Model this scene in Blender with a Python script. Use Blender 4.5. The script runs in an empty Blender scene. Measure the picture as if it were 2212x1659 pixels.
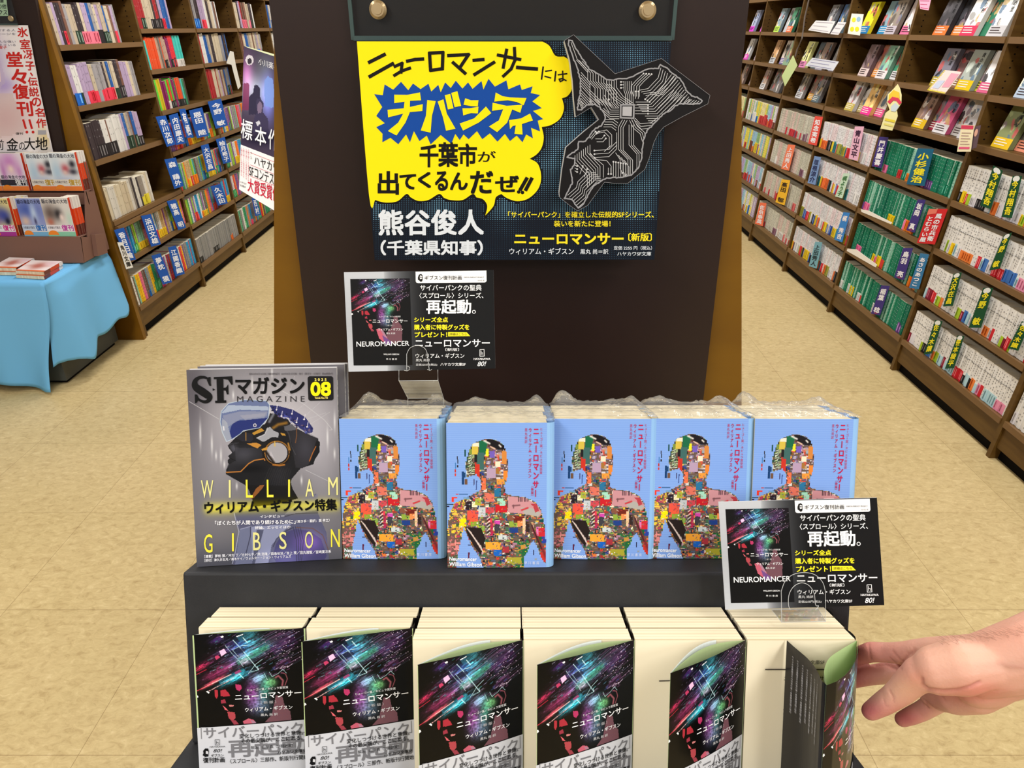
import bpy, bmesh, math, random
import numpy as np
from mathutils import Vector, Matrix

SC = bpy.context.scene
COL = SC.collection
R = math.radians

# ------------------------------------------------------------------ camera, world, lights, exposure
FPX, CX, CY = 1534.0, 1106.0, 829.5
PITCH = R(26.7)
CAM = np.array([0.0, 0.0, 1.5])
cam_data = bpy.data.cameras.new('camera')
cam_data.sensor_fit = 'HORIZONTAL'
cam_data.sensor_width = 36.0
cam_data.lens = 36.0 * FPX / 2212.0
cam_data.clip_start = 0.02
camera = bpy.data.objects.new('camera', cam_data)
camera.location = CAM
camera.rotation_euler = (R(90) - PITCH, 0, 0)
COL.objects.link(camera)
SC.camera = camera

world = bpy.data.worlds.new('world')
SC.world = world
world.use_nodes = True
world.node_tree.nodes['Background'].inputs[0].default_value = (0.96, 0.98, 1.0, 1)
world.node_tree.nodes['Background'].inputs[1].default_value = 0.3

def area(name, loc, sx, sy, power, col=(1.0, 0.985, 0.975)):
    l = bpy.data.lights.new(name, 'AREA')
    l.shape = 'RECTANGLE'; l.size = sx; l.size_y = sy; l.energy = power; l.color = col
    o = bpy.data.objects.new(name, l); o.location = loc
    COL.objects.link(o)
    return o

for ly in (-2.3, -0.4, 1.7, 4.0, 6.4):
    for lx in (-1.25, 1.25):
        area('ceiling_lamp_light', (lx, ly, 2.68), 0.35, 1.5, {-2.3: 50, -0.4: 32}.get(ly, 31))

SC.view_settings.view_transform = 'Standard'
SC.view_settings.look = 'None'
SC.view_settings.gamma = 1.0
SC.view_settings.use_curve_mapping = False
SC.view_settings.exposure = 0.1

# ------------------------------------------------------------------ pixel rays
_c, _s = math.cos(PITCH), math.sin(PITCH)
FWD = np.array([0, _c, -_s]); UPV = np.array([0, _s, _c]); RGT = np.array([1.0, 0, 0])
def ray(px, py):
    return FWD + (px - CX) / FPX * RGT - (py - CY) / FPX * UPV
def PD(px, py, D):
    return CAM + D * ray(px, py)
def on_plane(px, py, p0, n):
    r = ray(px, py)
    return CAM + r * (np.dot(np.asarray(p0) - CAM, n) / np.dot(r, n))
def to_px(p):
    d = np.asarray(p) - CAM
    D = np.dot(d, FWD)
    return CX + FPX * np.dot(d, RGT) / D, CY - FPX * np.dot(d, UPV) / D, D

# ------------------------------------------------------------------ colours and materials
def lin(c):
    c = np.asarray(c, float) / 255.0
    return np.where(c <= 0.04045, c / 12.92, ((c + 0.055) / 1.055) ** 2.4)
def mat(name, col=None, rough=0.5, spec=0.5, metal=0.0, coat=0.0, bump=None, noise=None, attr=False, stretch=None):
    """Principled material; base colour is a constant (sRGB 0-255), a noise mix of two colours, or the mesh's Col attribute."""
    m = bpy.data.materials.new(name); m.use_nodes = True
    nt = m.node_tree; b = nt.nodes['Principled BSDF']
    b.inputs['Roughness'].default_value = rough
    b.inputs['Specular IOR Level'].default_value = spec
    b.inputs['Metallic'].default_value = metal
    b.inputs['Coat Weight'].default_value = coat
    b.inputs['Coat Roughness'].default_value = 0.08
    tc = nt.nodes.new('ShaderNodeTexCoord')
    mp = nt.nodes.new('ShaderNodeMapping')
    nt.links.new(tc.outputs['Object'], mp.inputs['Vector'])
    if stretch: mp.inputs['Scale'].default_value = stretch
    if attr:
        a = nt.nodes.new('ShaderNodeAttribute'); a.attribute_name = 'Col'
        nt.links.new(a.outputs['Color'], b.inputs['Base Color'])
    elif noise:
        col2, scale, detail = noise
        n = nt.nodes.new('ShaderNodeTexNoise'); n.inputs['Scale'].default_value = scale; n.inputs['Detail'].default_value = detail
        nt.links.new(mp.outputs['Vector'], n.inputs['Vector'])
        rp = nt.nodes.new('ShaderNodeValToRGB')
        rp.color_ramp.elements[0].position = 0.35; rp.color_ramp.elements[1].position = 0.65
        rp.color_ramp.elements[0].color = (*lin(col), 1); rp.color_ramp.elements[1].color = (*lin(col2), 1)
        nt.links.new(n.outputs['Fac'], rp.inputs['Fac'])
        nt.links.new(rp.outputs['Color'], b.inputs['Base Color'])
    else:
        b.inputs['Base Color'].default_value = (*lin(col), 1)
    if bump:
        bs, bd, bdet = bump
        n2 = nt.nodes.new('ShaderNodeTexNoise'); n2.inputs['Scale'].default_value = bs; n2.inputs['Detail'].default_value = bdet
        nt.links.new(mp.outputs['Vector'], n2.inputs['Vector'])
        bp = nt.nodes.new('ShaderNodeBump'); bp.inputs['Distance'].default_value = bd; bp.inputs['Strength'].default_value = 0.6
        nt.links.new(n2.outputs['Fac'], bp.inputs['Height'])
        nt.links.new(bp.outputs['Normal'], b.inputs['Normal'])
    return m

def clear_mat(name, tint, gloss_fac, rough=0.05, bump=None, haze=0.0):
    """thin clear plastic: mostly see-through with a fresnel-weighted gloss"""
    m = bpy.data.materials.new(name); m.use_nodes = True
    nt = m.node_tree; nt.nodes.clear()
    out = nt.nodes.new('ShaderNodeOutputMaterial')
    tr = nt.nodes.new('ShaderNodeBsdfTransparent'); tr.inputs[0].default_value = (*tint, 1)
    gl = nt.nodes.new('ShaderNodeBsdfGlossy'); gl.inputs['Roughness'].default_value = rough
    mx = nt.nodes.new('ShaderNodeMixShader')
    fr = nt.nodes.new('ShaderNodeFresnel'); fr.inputs['IOR'].default_value = 1.45
    ad = nt.nodes.new('ShaderNodeMath'); ad.operation = 'MULTIPLY_ADD'; ad.inputs[1].default_value = 0.5; ad.inputs[2].default_value = gloss_fac * 0.5; ad.use_clamp = True
    nt.links.new(fr.outputs[0], ad.inputs[0]); nt.links.new(ad.outputs[0], mx.inputs[0])
    nt.links.new(tr.outputs[0], mx.inputs[1]); nt.links.new(gl.outputs[0], mx.inputs[2])
    if haze:
        df = nt.nodes.new('ShaderNodeBsdfDiffuse'); df.inputs[0].default_value = (0.9, 0.9, 0.9, 1); m2 = nt.nodes.new('ShaderNodeMixShader'); m2.inputs[0].default_value = haze
        nt.links.new(mx.outputs[0], m2.inputs[1]); nt.links.new(df.outputs[0], m2.inputs[2]); nt.links.new(m2.outputs[0], out.inputs[0])
    else: nt.links.new(mx.outputs[0], out.inputs[0])
    if bump:
        tc = nt.nodes.new('ShaderNodeTexCoord')
        n2 = nt.nodes.new('ShaderNodeTexNoise'); n2.inputs['Scale'].default_value = bump[0]; n2.inputs['Detail'].default_value = 3
        nt.links.new(tc.outputs['Object'], n2.inputs['Vector'])
        bp = nt.nodes.new('ShaderNodeBump'); bp.inputs['Distance'].default_value = bump[1]; bp.inputs['Strength'].default_value = 1
        nt.links.new(n2.outputs['Fac'], bp.inputs['Height'])
        nt.links.new(bp.outputs['Normal'], gl.inputs['Normal']); nt.links.new(bp.outputs['Normal'], fr.inputs['Normal'])
    return m

M = {
 'print': mat('printed_paper', rough=0.6, spec=0.18, attr=True),
 'gloss': mat('glossy_cover', rough=0.3, spec=0.2, coat=0.06, attr=True),
 'matte': mat('matte_card', rough=0.75, spec=0.2, attr=True),
 'pages': mat('page_edges', (240, 231, 202), 0.85, 0.1, noise=((214, 200, 166), 1.0, 4), stretch=(3, 900, 3)),
 'wpages': mat('white_page_edges', (245, 243, 236), 0.85, 0.1, noise=((212, 208, 198), 1.0, 4), stretch=(3, 1100, 3)),
 'wood': mat('shelf_wood', (96, 69, 26), 0.45, 0.35, noise=((84, 58, 20), 6, 5), stretch=(1, 1, 8)),
 'gold': mat('golden_wood', (122, 84, 10), 0.4, 0.35, noise=((112, 75, 8), 3, 5), stretch=(1, 1, 4)),
 'nosing': mat('shelf_edge', (114, 84, 50), 0.4, 0.4),
 'inner': mat('shelf_back', (66, 46, 30), 0.7, 0.2),
 'kick': mat('kick_recess', (14, 12, 11), 0.8, 0.1),
 'panel': mat('dark_laminate', (42, 29, 26), 0.38, 0.3),
 'stand': mat('black_stand', (34, 35, 38), 0.6, 0.3, bump=(900, 0.0003, 2), noise=((39, 40, 43), 40, 3)),
 'cardboard': mat('brown_board', (122, 90, 78), 0.75, 0.2),
 'plinth': mat('grey_plinth', (72, 74, 70), 0.5, 0.3),
 'brass': mat('brass', (200, 176, 136), 0.35, 0.5, metal=0.85),
 'black': mat('black_ink', (8, 8, 8), 0.6, 0.2),
 'acr_edge': mat('acrylic_edge', (66, 84, 82), 0.15, 0.6),
 'acrylic': clear_mat('clear_acrylic', (0.9, 0.93, 0.92), 0.02, 0.06),
 'holder': clear_mat('card_holder_plastic', (0.93, 0.93, 0.93), 0.01, 0.05),
 'holder_edge': mat('holder_edge', (190, 192, 192), 0.2, 0.6),
 'film': clear_mat('shrink_film', (0.97, 0.97, 0.97), 0.04, 0.08, bump=(60, 0.006), haze=0.12),
}

# ------------------------------------------------------------------ scene graph helpers
def props(o, label=None, cat=None, group=None, kind=None):
    if label: o['label'] = label
    if cat: o['category'] = cat
    if group: o['group'] = group
    if kind: o['kind'] = kind
    return o
def thing(name, label, cat, loc=(0, 0, 0), rot=(0, 0, 0), group=None):
    o = bpy.data.objects.new(name, None); COL.objects.link(o)
    o.empty_display_size = 0.02
    o.location = loc; o.rotation_euler = rot
    return props(o, label, cat, group)

class MB:
    """collects polygons with a colour and a material per face, links them as one mesh object"""
    def __init__(s):
        s.v = []; s.f = []; s.c = []; s.m = []; s.n = 0; s.mats = []
    def mi(s, m):
        m = M[m] if isinstance(m, str) else m
        if m not in s.mats: s.mats.append(m)
        return s.mats.index(m)
    def add(s, verts, faces, col=(200, 200, 200), m='print'):
        verts = np.asarray(verts, float).reshape(-1, 3)
        k = s.mi(m)
        s.v.append(verts)
        s.f += [tuple(i + s.n for i in f) for f in faces]
        c = np.asarray(col, float)
        s.c += ([lin(c)] * len(faces)) if c.ndim == 1 else list(lin(c))
        s.m += [k] * len(faces)
        s.n += len(verts)
    def quad(s, a, b, c, d, col=(200, 200, 200), m='print'):
        s.add([a, b, c, d], [(0, 1, 2, 3)], col, m)
    def poly(s, pts, col=(200, 200, 200), m='print'):
        """a flat simple polygon, triangulated so that concave outlines are right"""
        s.add(pts, [tuple(range(len(pts)))], col, m)
    def box(s, x0, x1, y0, y1, z0, z1, col=(200, 200, 200), m='print', cols=None):
        v = [(x0, y0, z0), (x1, y0, z0), (x1, y1, z0), (x0, y1, z0), (x0, y0, z1), (x1, y0, z1), (x1, y1, z1), (x0, y1, z1)]
        s.hexa(v, col, m)
    def hexa(s, v, col=(200, 200, 200), m='print'):
        s.add(v, [(0, 3, 2, 1), (4, 5, 6, 7), (0, 1, 5, 4), (1, 2, 6, 5), (2, 3, 7, 6), (3, 0, 4, 7)], col, m)
    def prism(s, pts, vec, col=(200, 200, 200), m='print', side_m=None, side_col=None):
        pts = np.asarray(pts, float); q = pts + np.asarray(vec, float); n = len(pts)
        s.add(pts, [tuple(range(n))], col, m)
        s.add(q, [tuple(reversed(range(n)))], col if side_col is None else side_col, side_m or m)
        s.add(np.vstack([pts, q]), [(i, i + n, (i + 1) % n + n, (i + 1) % n) for i in range(n)], col if side_col is None else side_col, side_m or m)
    def tube(s, pts, rads, col=(200, 200, 200), m='print', seg=10, caps=True):
        pts = [np.asarray(p, float) for p in pts]
        if not hasattr(rads, '__len__'): rads = [rads] * len(pts)
        rings = []
        for i, p in enumerate(pts):
            d = pts[min(i + 1, len(pts) - 1)] - pts[max(i - 1, 0)]
            d = d / (np.linalg.norm(d) + 1e-9)
            a = np.cross(d, (0, 0, 1.0));
            if np.linalg.norm(a) < 1e-3: a = np.cross(d, (0, 1.0, 0))
            a /= np.linalg.norm(a); b = np.cross(d, a)
            rings.append([p + rads[i] * (math.cos(t) * a + math.sin(t) * b) for t in np.linspace(0, 2 * math.pi, seg, endpoint=False)])
        v = np.array(rings).reshape(-1, 3); f = []
        for i in range(len(pts) - 1):
            for j in range(seg):
                f.append((i * seg + j, i * seg + (j + 1) % seg, (i + 1) * seg + (j + 1) % seg, (i + 1) * seg + j))
        if caps:
            f.append(tuple(reversed(range(seg)))); f.append(tuple((len(pts) - 1) * seg + j for j in range(seg)))
        s.add(v, f, col, m)
    def grid(s, P, col=(200, 200, 200), m='print'):
        """P: (ny, nx, 3) points; col one colour or (ny-1, nx-1, 3)"""
        P = np.asarray(P, float); ny, nx = P.shape[:2]
        idx = np.arange(ny * nx).reshape(ny, nx)
        f = np.stack([idx[:-1, :-1], idx[:-1, 1:], idx[1:, 1:], idx[1:, :-1]], -1).reshape(-1, 4)
        c = np.asarray(col, float)
        if c.ndim == 3: c = c.reshape(-1, 3)
        s.add(P.reshape(-1, 3), [tuple(r) for r in f.tolist()], c, m)
    def build(s, name, parent=None, loc=None, rot=None, smooth=False, tri=False):
        me = bpy.data.meshes.new(name)
        v = np.vstack(s.v)
        me.from_pydata(v.tolist(), [], s.f)
        for mm in s.mats: me.materials.append(mm)
        me.polygons.foreach_set('material_index', s.m)
        cnt = np.array([len(f) for f in s.f])
        ca = me.color_attributes.new('Col', 'FLOAT_COLOR', 'CORNER')
        cc = np.repeat(np.hstack([np.array(s.c), np.ones((len(s.c), 1))]), cnt, axis=0)
        ca.data.foreach_set('color', cc.astype(np.float32).ravel())
        if smooth: me.polygons.foreach_set('use_smooth', [True] * len(me.polygons))
        me.update()
        o = bpy.data.objects.new(name, me)
        if loc is not None: o.location = loc
        if rot is not None: o.rotation_euler = rot
        COL.objects.link(o)
        if parent is not None: o.parent = parent
        return o
    def build_at(s, name, origin, parent=None, **k):
        """vertices are in world space; the object (or its parent Empty, at origin) carries the location"""
        o3 = np.asarray(origin, float)
        s.v = [a - o3 for a in s.v]
        return s.build(name, parent, None if parent is not None else tuple(o3), **k)

def dup(root, loc=None, rot=None, label=None, group=None):
    r = root.copy(); COL.objects.link(r)
    if loc is not None: r.location = loc
    if rot is not None: r.rotation_euler = rot
    if label: r['label'] = label
    if group: r['group'] = group
    for ch in root.children:
        c = ch.copy(); COL.objects.link(c); c.parent = r
        for g in ch.children:
            d = g.copy(); COL.objects.link(d); d.parent = c
    return r

# ------------------------------------------------------------------ lettering
_tc = {}
def glyphs(txt, bold=0.0):
    key = (txt, bold)
    if key not in _tc:
        c = bpy.data.curves.new('lettering', 'FONT'); c.body = txt; c.size = 1; c.resolution_u = 3; c.offset = bold
        o = bpy.data.objects.new('lettering', c); COL.objects.link(o)
        dg = bpy.context.evaluated_depsgraph_get()
        me = o.evaluated_get(dg).to_mesh()
        v = np.array([x.co[:2] for x in me.vertices]).reshape(-1, 2)
        f = [tuple(p.vertices) for p in me.polygons]
        o.evaluated_get(dg).to_mesh_clear()
        bpy.data.objects.remove(o); bpy.data.curves.remove(c)
        _tc[key] = (v, f)
    return _tc[key]
def text(mb, txt, box, xf, col, m='print', bold=0.012, em=False):
    """lettering fitted into box (x0, y0, x1, y1; y down) or a quad of 4 corners TL TR BR BL, carried to 3D by xf"""
    v, f = glyphs(txt, 0.0)
    if len(v) == 0: return
    lo, hi = v.min(0), v.max(0)
    if em: lo = np.array([lo[0], -0.12]); hi = np.array([hi[0], 0.88])
    u = (v[:, 0] - lo[0]) / max(hi[0] - lo[0], 1e-6); w = 1 - (v[:, 1] - lo[1]) / max(hi[1] - lo[1], 1e-6)
    if len(box) == 4 and not hasattr(box[0], '__len__'):
        x0, y0, x1, y1 = box
        q = [(x0, y0), (x1, y0), (x1, y1), (x0, y1)]
    else: q = box
    q = np.array(q, float)
    P = (1 - u)[:, None] * (1 - w)[:, None] * q[0] + u[:, None] * (1 - w)[:, None] * q[1] + u[:, None] * w[:, None] * q[2] + (1 - u)[:, None] * w[:, None] * q[3]
    sx = np.linalg.norm(q[1] - q[0]) / max(hi[0] - lo[0], 1e-6); sy = np.linalg.norm(q[3] - q[0]) / max(hi[1] - lo[1], 1e-6)
    heavy(mb, P, f, xf, col, m, bold * sx, bold * sy)
def heavy(mb, P, f, xf, col, m, bx, by):
    """put the letters down; bolder weights are the same letters set again a hair apart"""
    B = np.array([xf(a, b) for a, b in P], float)
    if abs(bx) < 1e-9: mb.add(B, f, col, m); return
    c = P.mean(0); e = max(abs(bx), abs(by))
    o = np.array(xf(*c), float); Jx = (np.array(xf(c[0] + e, c[1])) - o) / e; Jy = (np.array(xf(c[0], c[1] + e)) - o) / e
    nn = -np.cross(Jx, Jy); nn /= np.linalg.norm(nn) + 1e-12
    for i, (dx, dy) in enumerate(((-1, -1), (1, -1), (1, 1), (-1, 1))): mb.add(B + Jx * dx * bx * 0.8 + Jy * dy * by * 0.8 + nn * 0.00003 * i, f, col, m)
def vtext(mb, txt, x0, y0, x1, y1, xf, col, m='print', bold=0.012, skew=0.0):
    """vertical Japanese lettering: one character under another; long-vowel bars turn upright"""
    n = len(txt); h = (y1 - y0) / n
    for i, ch in enumerate(txt):
        if ch in ' \u3000': continue
        v, f = glyphs(ch, 0.0)
        if len(v) == 0: continue
        u = np.clip(v[:, 0], 0, 1.0); w = 1 - (v[:, 1] + 0.12)
        if ch in 'ー「」()（）〔〕':
            u, w = 1 - w, u
            if ch == 'ー': u = 1 - u
        X = x0 + (x1 - x0) * u + skew * (i + w) / n; Y = y0 + h * (i + 0.04 + 0.94 * w)
        heavy(mb, np.c_[X, Y], f, xf, col, m, bold * (x1 - x0), bold * h)
_lift = [0]
def stroke(mb, pts, w, xf, col, m='print'):
    """a flat line of width w through pts (2D), carried by xf"""
    pts = np.array(pts, float)
    c = pts.mean(0); o = np.array(xf(*c), float); nn = -np.cross(np.array(xf(c[0] + w, c[1])) - o, np.array(xf(c[0], c[1] + w)) - o); nn /= np.linalg.norm(nn) + 1e-12
    for i_, (a, b) in enumerate(zip(pts[:-1], pts[1:])):
        _lift[0] = (_lift[0] + 1) % 12; lift = nn * 0.00002 * _lift[0]
        d = b - a; L = np.linalg.norm(d)
        if L < 1e-9: continue
        d /= L; n = np.array([-d[1], d[0]]) * w / 2; e = d * w * 0.35
        mb.add(np.array([xf(*(a - e + n)), xf(*(b + e + n)), xf(*(b + e - n)), xf(*(a - e - n))]) + lift, [(0, 1, 2, 3)], col, m)
def disc(mb, x, y, r, xf, col, m='print', n=14):
    mb.add([xf(x + r * math.cos(t), y + r * math.sin(t)) for t in np.linspace(0, 2 * math.pi, n, endpoint=False)], [tuple(range(n))], col, m)

def homog(src, dst):
    A = []; b = []
    for (x, y), (u, v) in zip(src, dst):
        A.append([x, y, 1, 0, 0, 0, -u * x, -u * y]); b.append(u)
        A.append([0, 0, 0, x, y, 1, -v * x, -v * y]); b.append(v)
    h = np.append(np.linalg.solve(np.array(A, float), np.array(b, float)), 1).reshape(3, 3)
    def f(x, y):
        w = h[2, 0] * x + h[2, 1] * y + h[2, 2]
        return (h[0, 0] * x + h[0, 1] * y + h[0, 2]) / w, (h[1, 0] * x + h[1, 1] * y + h[1, 2]) / w
    return f

def inpoly(X, Y, pts):
    ins = np.zeros(np.shape(X), bool); n = len(pts); j = n - 1
    for i in range(n):
        xi, yi = pts[i]; xj, yj = pts[j]
        if yi != yj:
            c = ((yi > Y) != (yj > Y)) & (X < (xj - xi) * (Y - yi) / (yj - yi) + xi)
            ins ^= c
        j = i
    return ins
def ribbon(mb, pts, ws, xf, col, m='print', n=6):
    """one smooth band through pts whose width changes along the way"""
    P = [np.array(p, float) for p in pts]; Q = []; W = []
    for i in range(len(P) - 1):
        a, b, c, d = P[max(i - 1, 0)], P[i], P[i + 1], P[min(i + 2, len(P) - 1)]
        for k in range(n):
            t = k / n
            Q.append(0.5 * (2 * b + (c - a) * t + (2 * a - 5 * b + 4 * c - d) * t ** 2 + (3 * b - a - 3 * c + d) * t ** 3)); W.append(ws[i] * (1 - t) + ws[i + 1] * t)
    Q.append(P[-1]); W.append(ws[-1]); Q = np.array(Q); T = np.gradient(Q, axis=0); T /= np.linalg.norm(T, axis=1)[:, None] + 1e-9
    Nn = np.c_[-T[:, 1], T[:, 0]] * (np.array(W) / 2)[:, None]
    v = [xf(*p) for p in Q + Nn] + [xf(*p) for p in Q - Nn]; k = len(Q)
    mb.add(v, [(i, i + 1, k + i + 1, k + i) for i in range(k - 1)], col, m)
class Art:
    """a small drawing: an array of colour cells, drawn in the coordinates (X, Y) of a crop of the cover"""
    def __init__(s, w, h, inv, bg):
        u, v = np.meshgrid((np.arange(w) + 0.5) / w, (np.arange(h) + 0.5) / h)
        s.X, s.Y = inv(u, v); s.w, s.h = w, h
        s.u, s.v = u, v
        s.a = np.zeros((h, w, 3)) + np.array(bg, float)
    def blend(s, k, col): s.a = s.a * (1 - k[..., None]) + np.asarray(col, float) * k[..., None]
    def addc(s, k, col): s.a = s.a + np.asarray(col, float) * k[..., None]
    def poly(s, pts, col, al=1.0): s.blend(inpoly(s.X, s.Y, pts) * al, col)
    def ell(s, cx, cy, rx, ry, col, al=1.0, soft=False, ang=0):
        c, d = math.cos(R(ang)), math.sin(R(ang)); x = s.X - cx; y = s.Y - cy
        r = ((x * c + y * d) / rx) ** 2 + ((-x * d + y * c) / ry) ** 2
        s.blend(np.exp(-r) * al if soft else (r < 1) * al, col)
    def glow(s, cx, cy, rx, ry, col, k=1.0, ang=0, tex=None):
        c, d = math.cos(R(ang)), math.sin(R(ang)); x = s.X - cx; y = s.Y - cy
        g = np.exp(-(((x * c + y * d) / rx) ** 2 + ((-x * d + y * c) / ry) ** 2)) * k
        s.addc(g if tex is None else g * tex, col)
    def line(s, pts, w, col, al=1.0, soft=0.8):
        k = np.zeros(s.X.shape)
        for (x0, y0), (x1, y1) in zip(pts[:-1], pts[1:]):
            dx, dy = x1 - x0, y1 - y0; L = dx * dx + dy * dy + 1e-9
            t = np.clip(((s.X - x0) * dx + (s.Y - y0) * dy) / L, 0, 1)
            d = np.hypot(s.X - x0 - t * dx, s.Y - y0 - t * dy)
            k = np.maximum(k, np.clip((w * 0.5 * (1 + soft) - d) / (w * soft), 0, 1))
        s.blend(k * al, col)
    def out(s): return np.clip(s.a, 0, 255)
def vnoise(x, seed):
    """1-D value noise"""
    r = np.random.RandomState(seed).rand(4096)
    i = np.floor(x).astype(int); f = x - i; f = f * f * (3 - 2 * f)
    return r[i % 4096] * (1 - f) + r[(i + 1) % 4096] * f
def n2(x, y, seed):
    r = np.random.RandomState(seed).rand(256, 256)
    i = np.floor(x).astype(int); j = np.floor(y).astype(int); fx = x - i; fy = y - j
    g = lambda a, b: r[b % 256, a % 256]
    return (g(i, j) * (1 - fx) + g(i + 1, j) * fx) * (1 - fy) + (g(i, j + 1) * (1 - fx) + g(i + 1, j + 1) * fx) * fy

_ones = 'zeroth first second third fourth fifth sixth seventh eighth ninth tenth eleventh twelfth thirteenth fourteenth fifteenth sixteenth seventeenth eighteenth nineteenth'.split()
def ordinal(n):
    if n < 20: return _ones[n]
    t = {2: 'twent', 3: 'thirt', 4: 'fort', 5: 'fift', 6: 'sixt', 7: 'sevent'}[n // 10]
    return t + 'ieth' if n % 10 == 0 else t + 'y-' + _ones[n % 10]
# ------------------------------------------------------------------ the room
def floor_mat():
    m = bpy.data.materials.new('vinyl_tiles'); m.use_nodes = True
    nt = m.node_tree; b = nt.nodes['Principled BSDF']
    b.inputs['Roughness'].default_value = 0.38; b.inputs['Specular IOR Level'].default_value = 0.35
    tc = nt.nodes.new('ShaderNodeTexCoord')
    mp = nt.nodes.new('ShaderNodeMapping'); mp.inputs['Scale'].default_value = (1, 1.6, 1)
    nt.links.new(tc.outputs['Object'], mp.inputs['Vector'])
    n = nt.nodes.new('ShaderNodeTexNoise'); n.inputs['Scale'].default_value = 34; n.inputs['Detail'].default_value = 10; n.inputs['Roughness'].default_value = 0.72
    n.inputs['Distortion'].default_value = 0.8
    nt.links.new(mp.outputs['Vector'], n.inputs['Vector'])
    rp = nt.nodes.new('ShaderNodeValToRGB'); e = rp.color_ramp.elements
    e[0].position = 0.30; e[0].color = (*lin((176, 152, 106)), 1)
    e[1].position = 0.70; e[1].color = (*lin((222, 202, 156)), 1)
    k = e.new(0.47); k.color = (*lin((200, 178, 130)), 1)
    k = e.new(0.58); k.color = (*lin((208, 187, 138)), 1)
    nt.links.new(n.outputs['Fac'], rp.inputs['Fac'])
    n3 = nt.nodes.new('ShaderNodeTexNoise'); n3.inputs['Scale'].default_value = 2.2; n3.inputs['Detail'].default_value = 3
    nt.links.new(tc.outputs['Object'], n3.inputs['Vector'])
    mxl = nt.nodes.new('ShaderNodeMixRGB'); mxl.blend_type = 'MULTIPLY'; mxl.inputs[0].default_value = 0.35
    r3 = nt.nodes.new('ShaderNodeValToRGB'); r3.color_ramp.elements[0].color = (0.82, 0.82, 0.72, 1); r3.color_ramp.elements[0].position = 0.3; r3.color_ramp.elements[1].position = 0.6; r3.color_ramp.elements[1].color = (1, 1, 1, 1)
    nt.links.new(n3.outputs['Fac'], r3.inputs['Fac'])
    nt.links.new(rp.outputs['Color'], mxl.inputs[1]); nt.links.new(r3.outputs['Color'], mxl.inputs[2])
    br = nt.nodes.new('ShaderNodeTexBrick')
    br.offset = 0.0; br.squash = 1.0
    br.inputs['Scale'].default_value = 1.0; br.inputs['Brick Width'].default_value = 0.457; br.inputs['Row Height'].default_value = 0.457
    br.inputs['Mortar Size'].default_value = 0.0009; br.inputs['Mortar Smooth'].default_value = 0.2
    br.inputs['Color1'].default_value = (1, 1, 1, 1); br.inputs['Color2'].default_value = (0.93, 0.93, 0.92, 1); br.inputs['Mortar'].default_value = (0.5, 0.44, 0.38, 1)
    mb_ = nt.nodes.new('ShaderNodeMapping'); mb_.inputs['Location'].default_value = (-1.285 + 0.457 * 5, -1.078 + 0.457 * 5, 0)
    nt.links.new(tc.outputs['Object'], mb_.inputs['Vector']); nt.links.new(mb_.outputs['Vector'], br.inputs['Vector'])
    mx = nt.nodes.new('ShaderNodeMixRGB'); mx.blend_type = 'MULTIPLY'; mx.inputs[0].default_value = 0.85
    nt.links.new(mxl.outputs[0], mx.inputs[1]); nt.links.new(br.outputs['Color'], mx.inputs[2])
    nt.links.new(mx.outputs[0], b.inputs['Base Color'])
    return m
M['floor'] = floor_mat()
M['wall'] = mat('painted_wall', (226, 220, 208), 0.8, 0.2)
def struct(name, x0, x1, y0, y1, z0, z1, m):
    b = MB(); b.box(x0, x1, y0, y1, z0, z1, m=m); o = b.build(name); o['kind'] = 'structure'; return o
struct('floor', -5.2, 4.4, -7, 9.2, -0.05, 0.0, 'floor')
struct('ceiling', -5.2, 4.4, -7, 9.2, 2.8, 2.85, 'wall')
struct('wall_back', -5.2, 4.4, 9.0, 9.15, 0, 2.8, 'wall')
struct('wall_right', 2.42, 2.5, 0.5, 9.0, 0, 2.8, 'wall')
struct('wall_left', -5.2, -5.1, 0.5, 9.0, 0, 2.8, 'wall')

# ------------------------------------------------------------------ bookcases: leaning fronts
CASE = {'R': (1, 1.86, 0.08), 'L': (-1, 1.985, 0.055)}
def cpt(side, Y, z, dep):
    sg, x0, s = CASE[side]
    return (sg * (x0 + s * z + dep), Y, z)
def cbox(mb, side, Y0, Y1, z0, z1, d0, d1, col=(200, 200, 200), m='print'):
    a = [cpt(side, Y0, z0, d0), cpt(side, Y0, z0, d1), cpt(side, Y1, z0, d1), cpt(side, Y1, z0, d0),
         cpt(side, Y0, z1, d0), cpt(side, Y0, z1, d1), cpt(side, Y1, z1, d1), cpt(side, Y1, z1, d0)]
    mb.hexa(a, col, m)
def on_case(px, py, side, dep=0.0):
    sg, x0, s = CASE[side]; r = ray(px, py)
    D = sg * (x0 + s * 1.5 + dep) / (r[0] - sg * s * r[2])
    return CAM + D * r
ZR = [0.165, 0.386, 0.61, 0.823, 1.06, 1.25, 1.464, 1.70, 1.94]
ZL = [0.14, 0.39, 0.60, 0.83, 1.06, 1.28, 1.49, 1.72, 1.95]
ZL1 = [0.164, 0.417, 0.62, 0.915, 1.164, 1.425, 1.68, 1.93]
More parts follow.
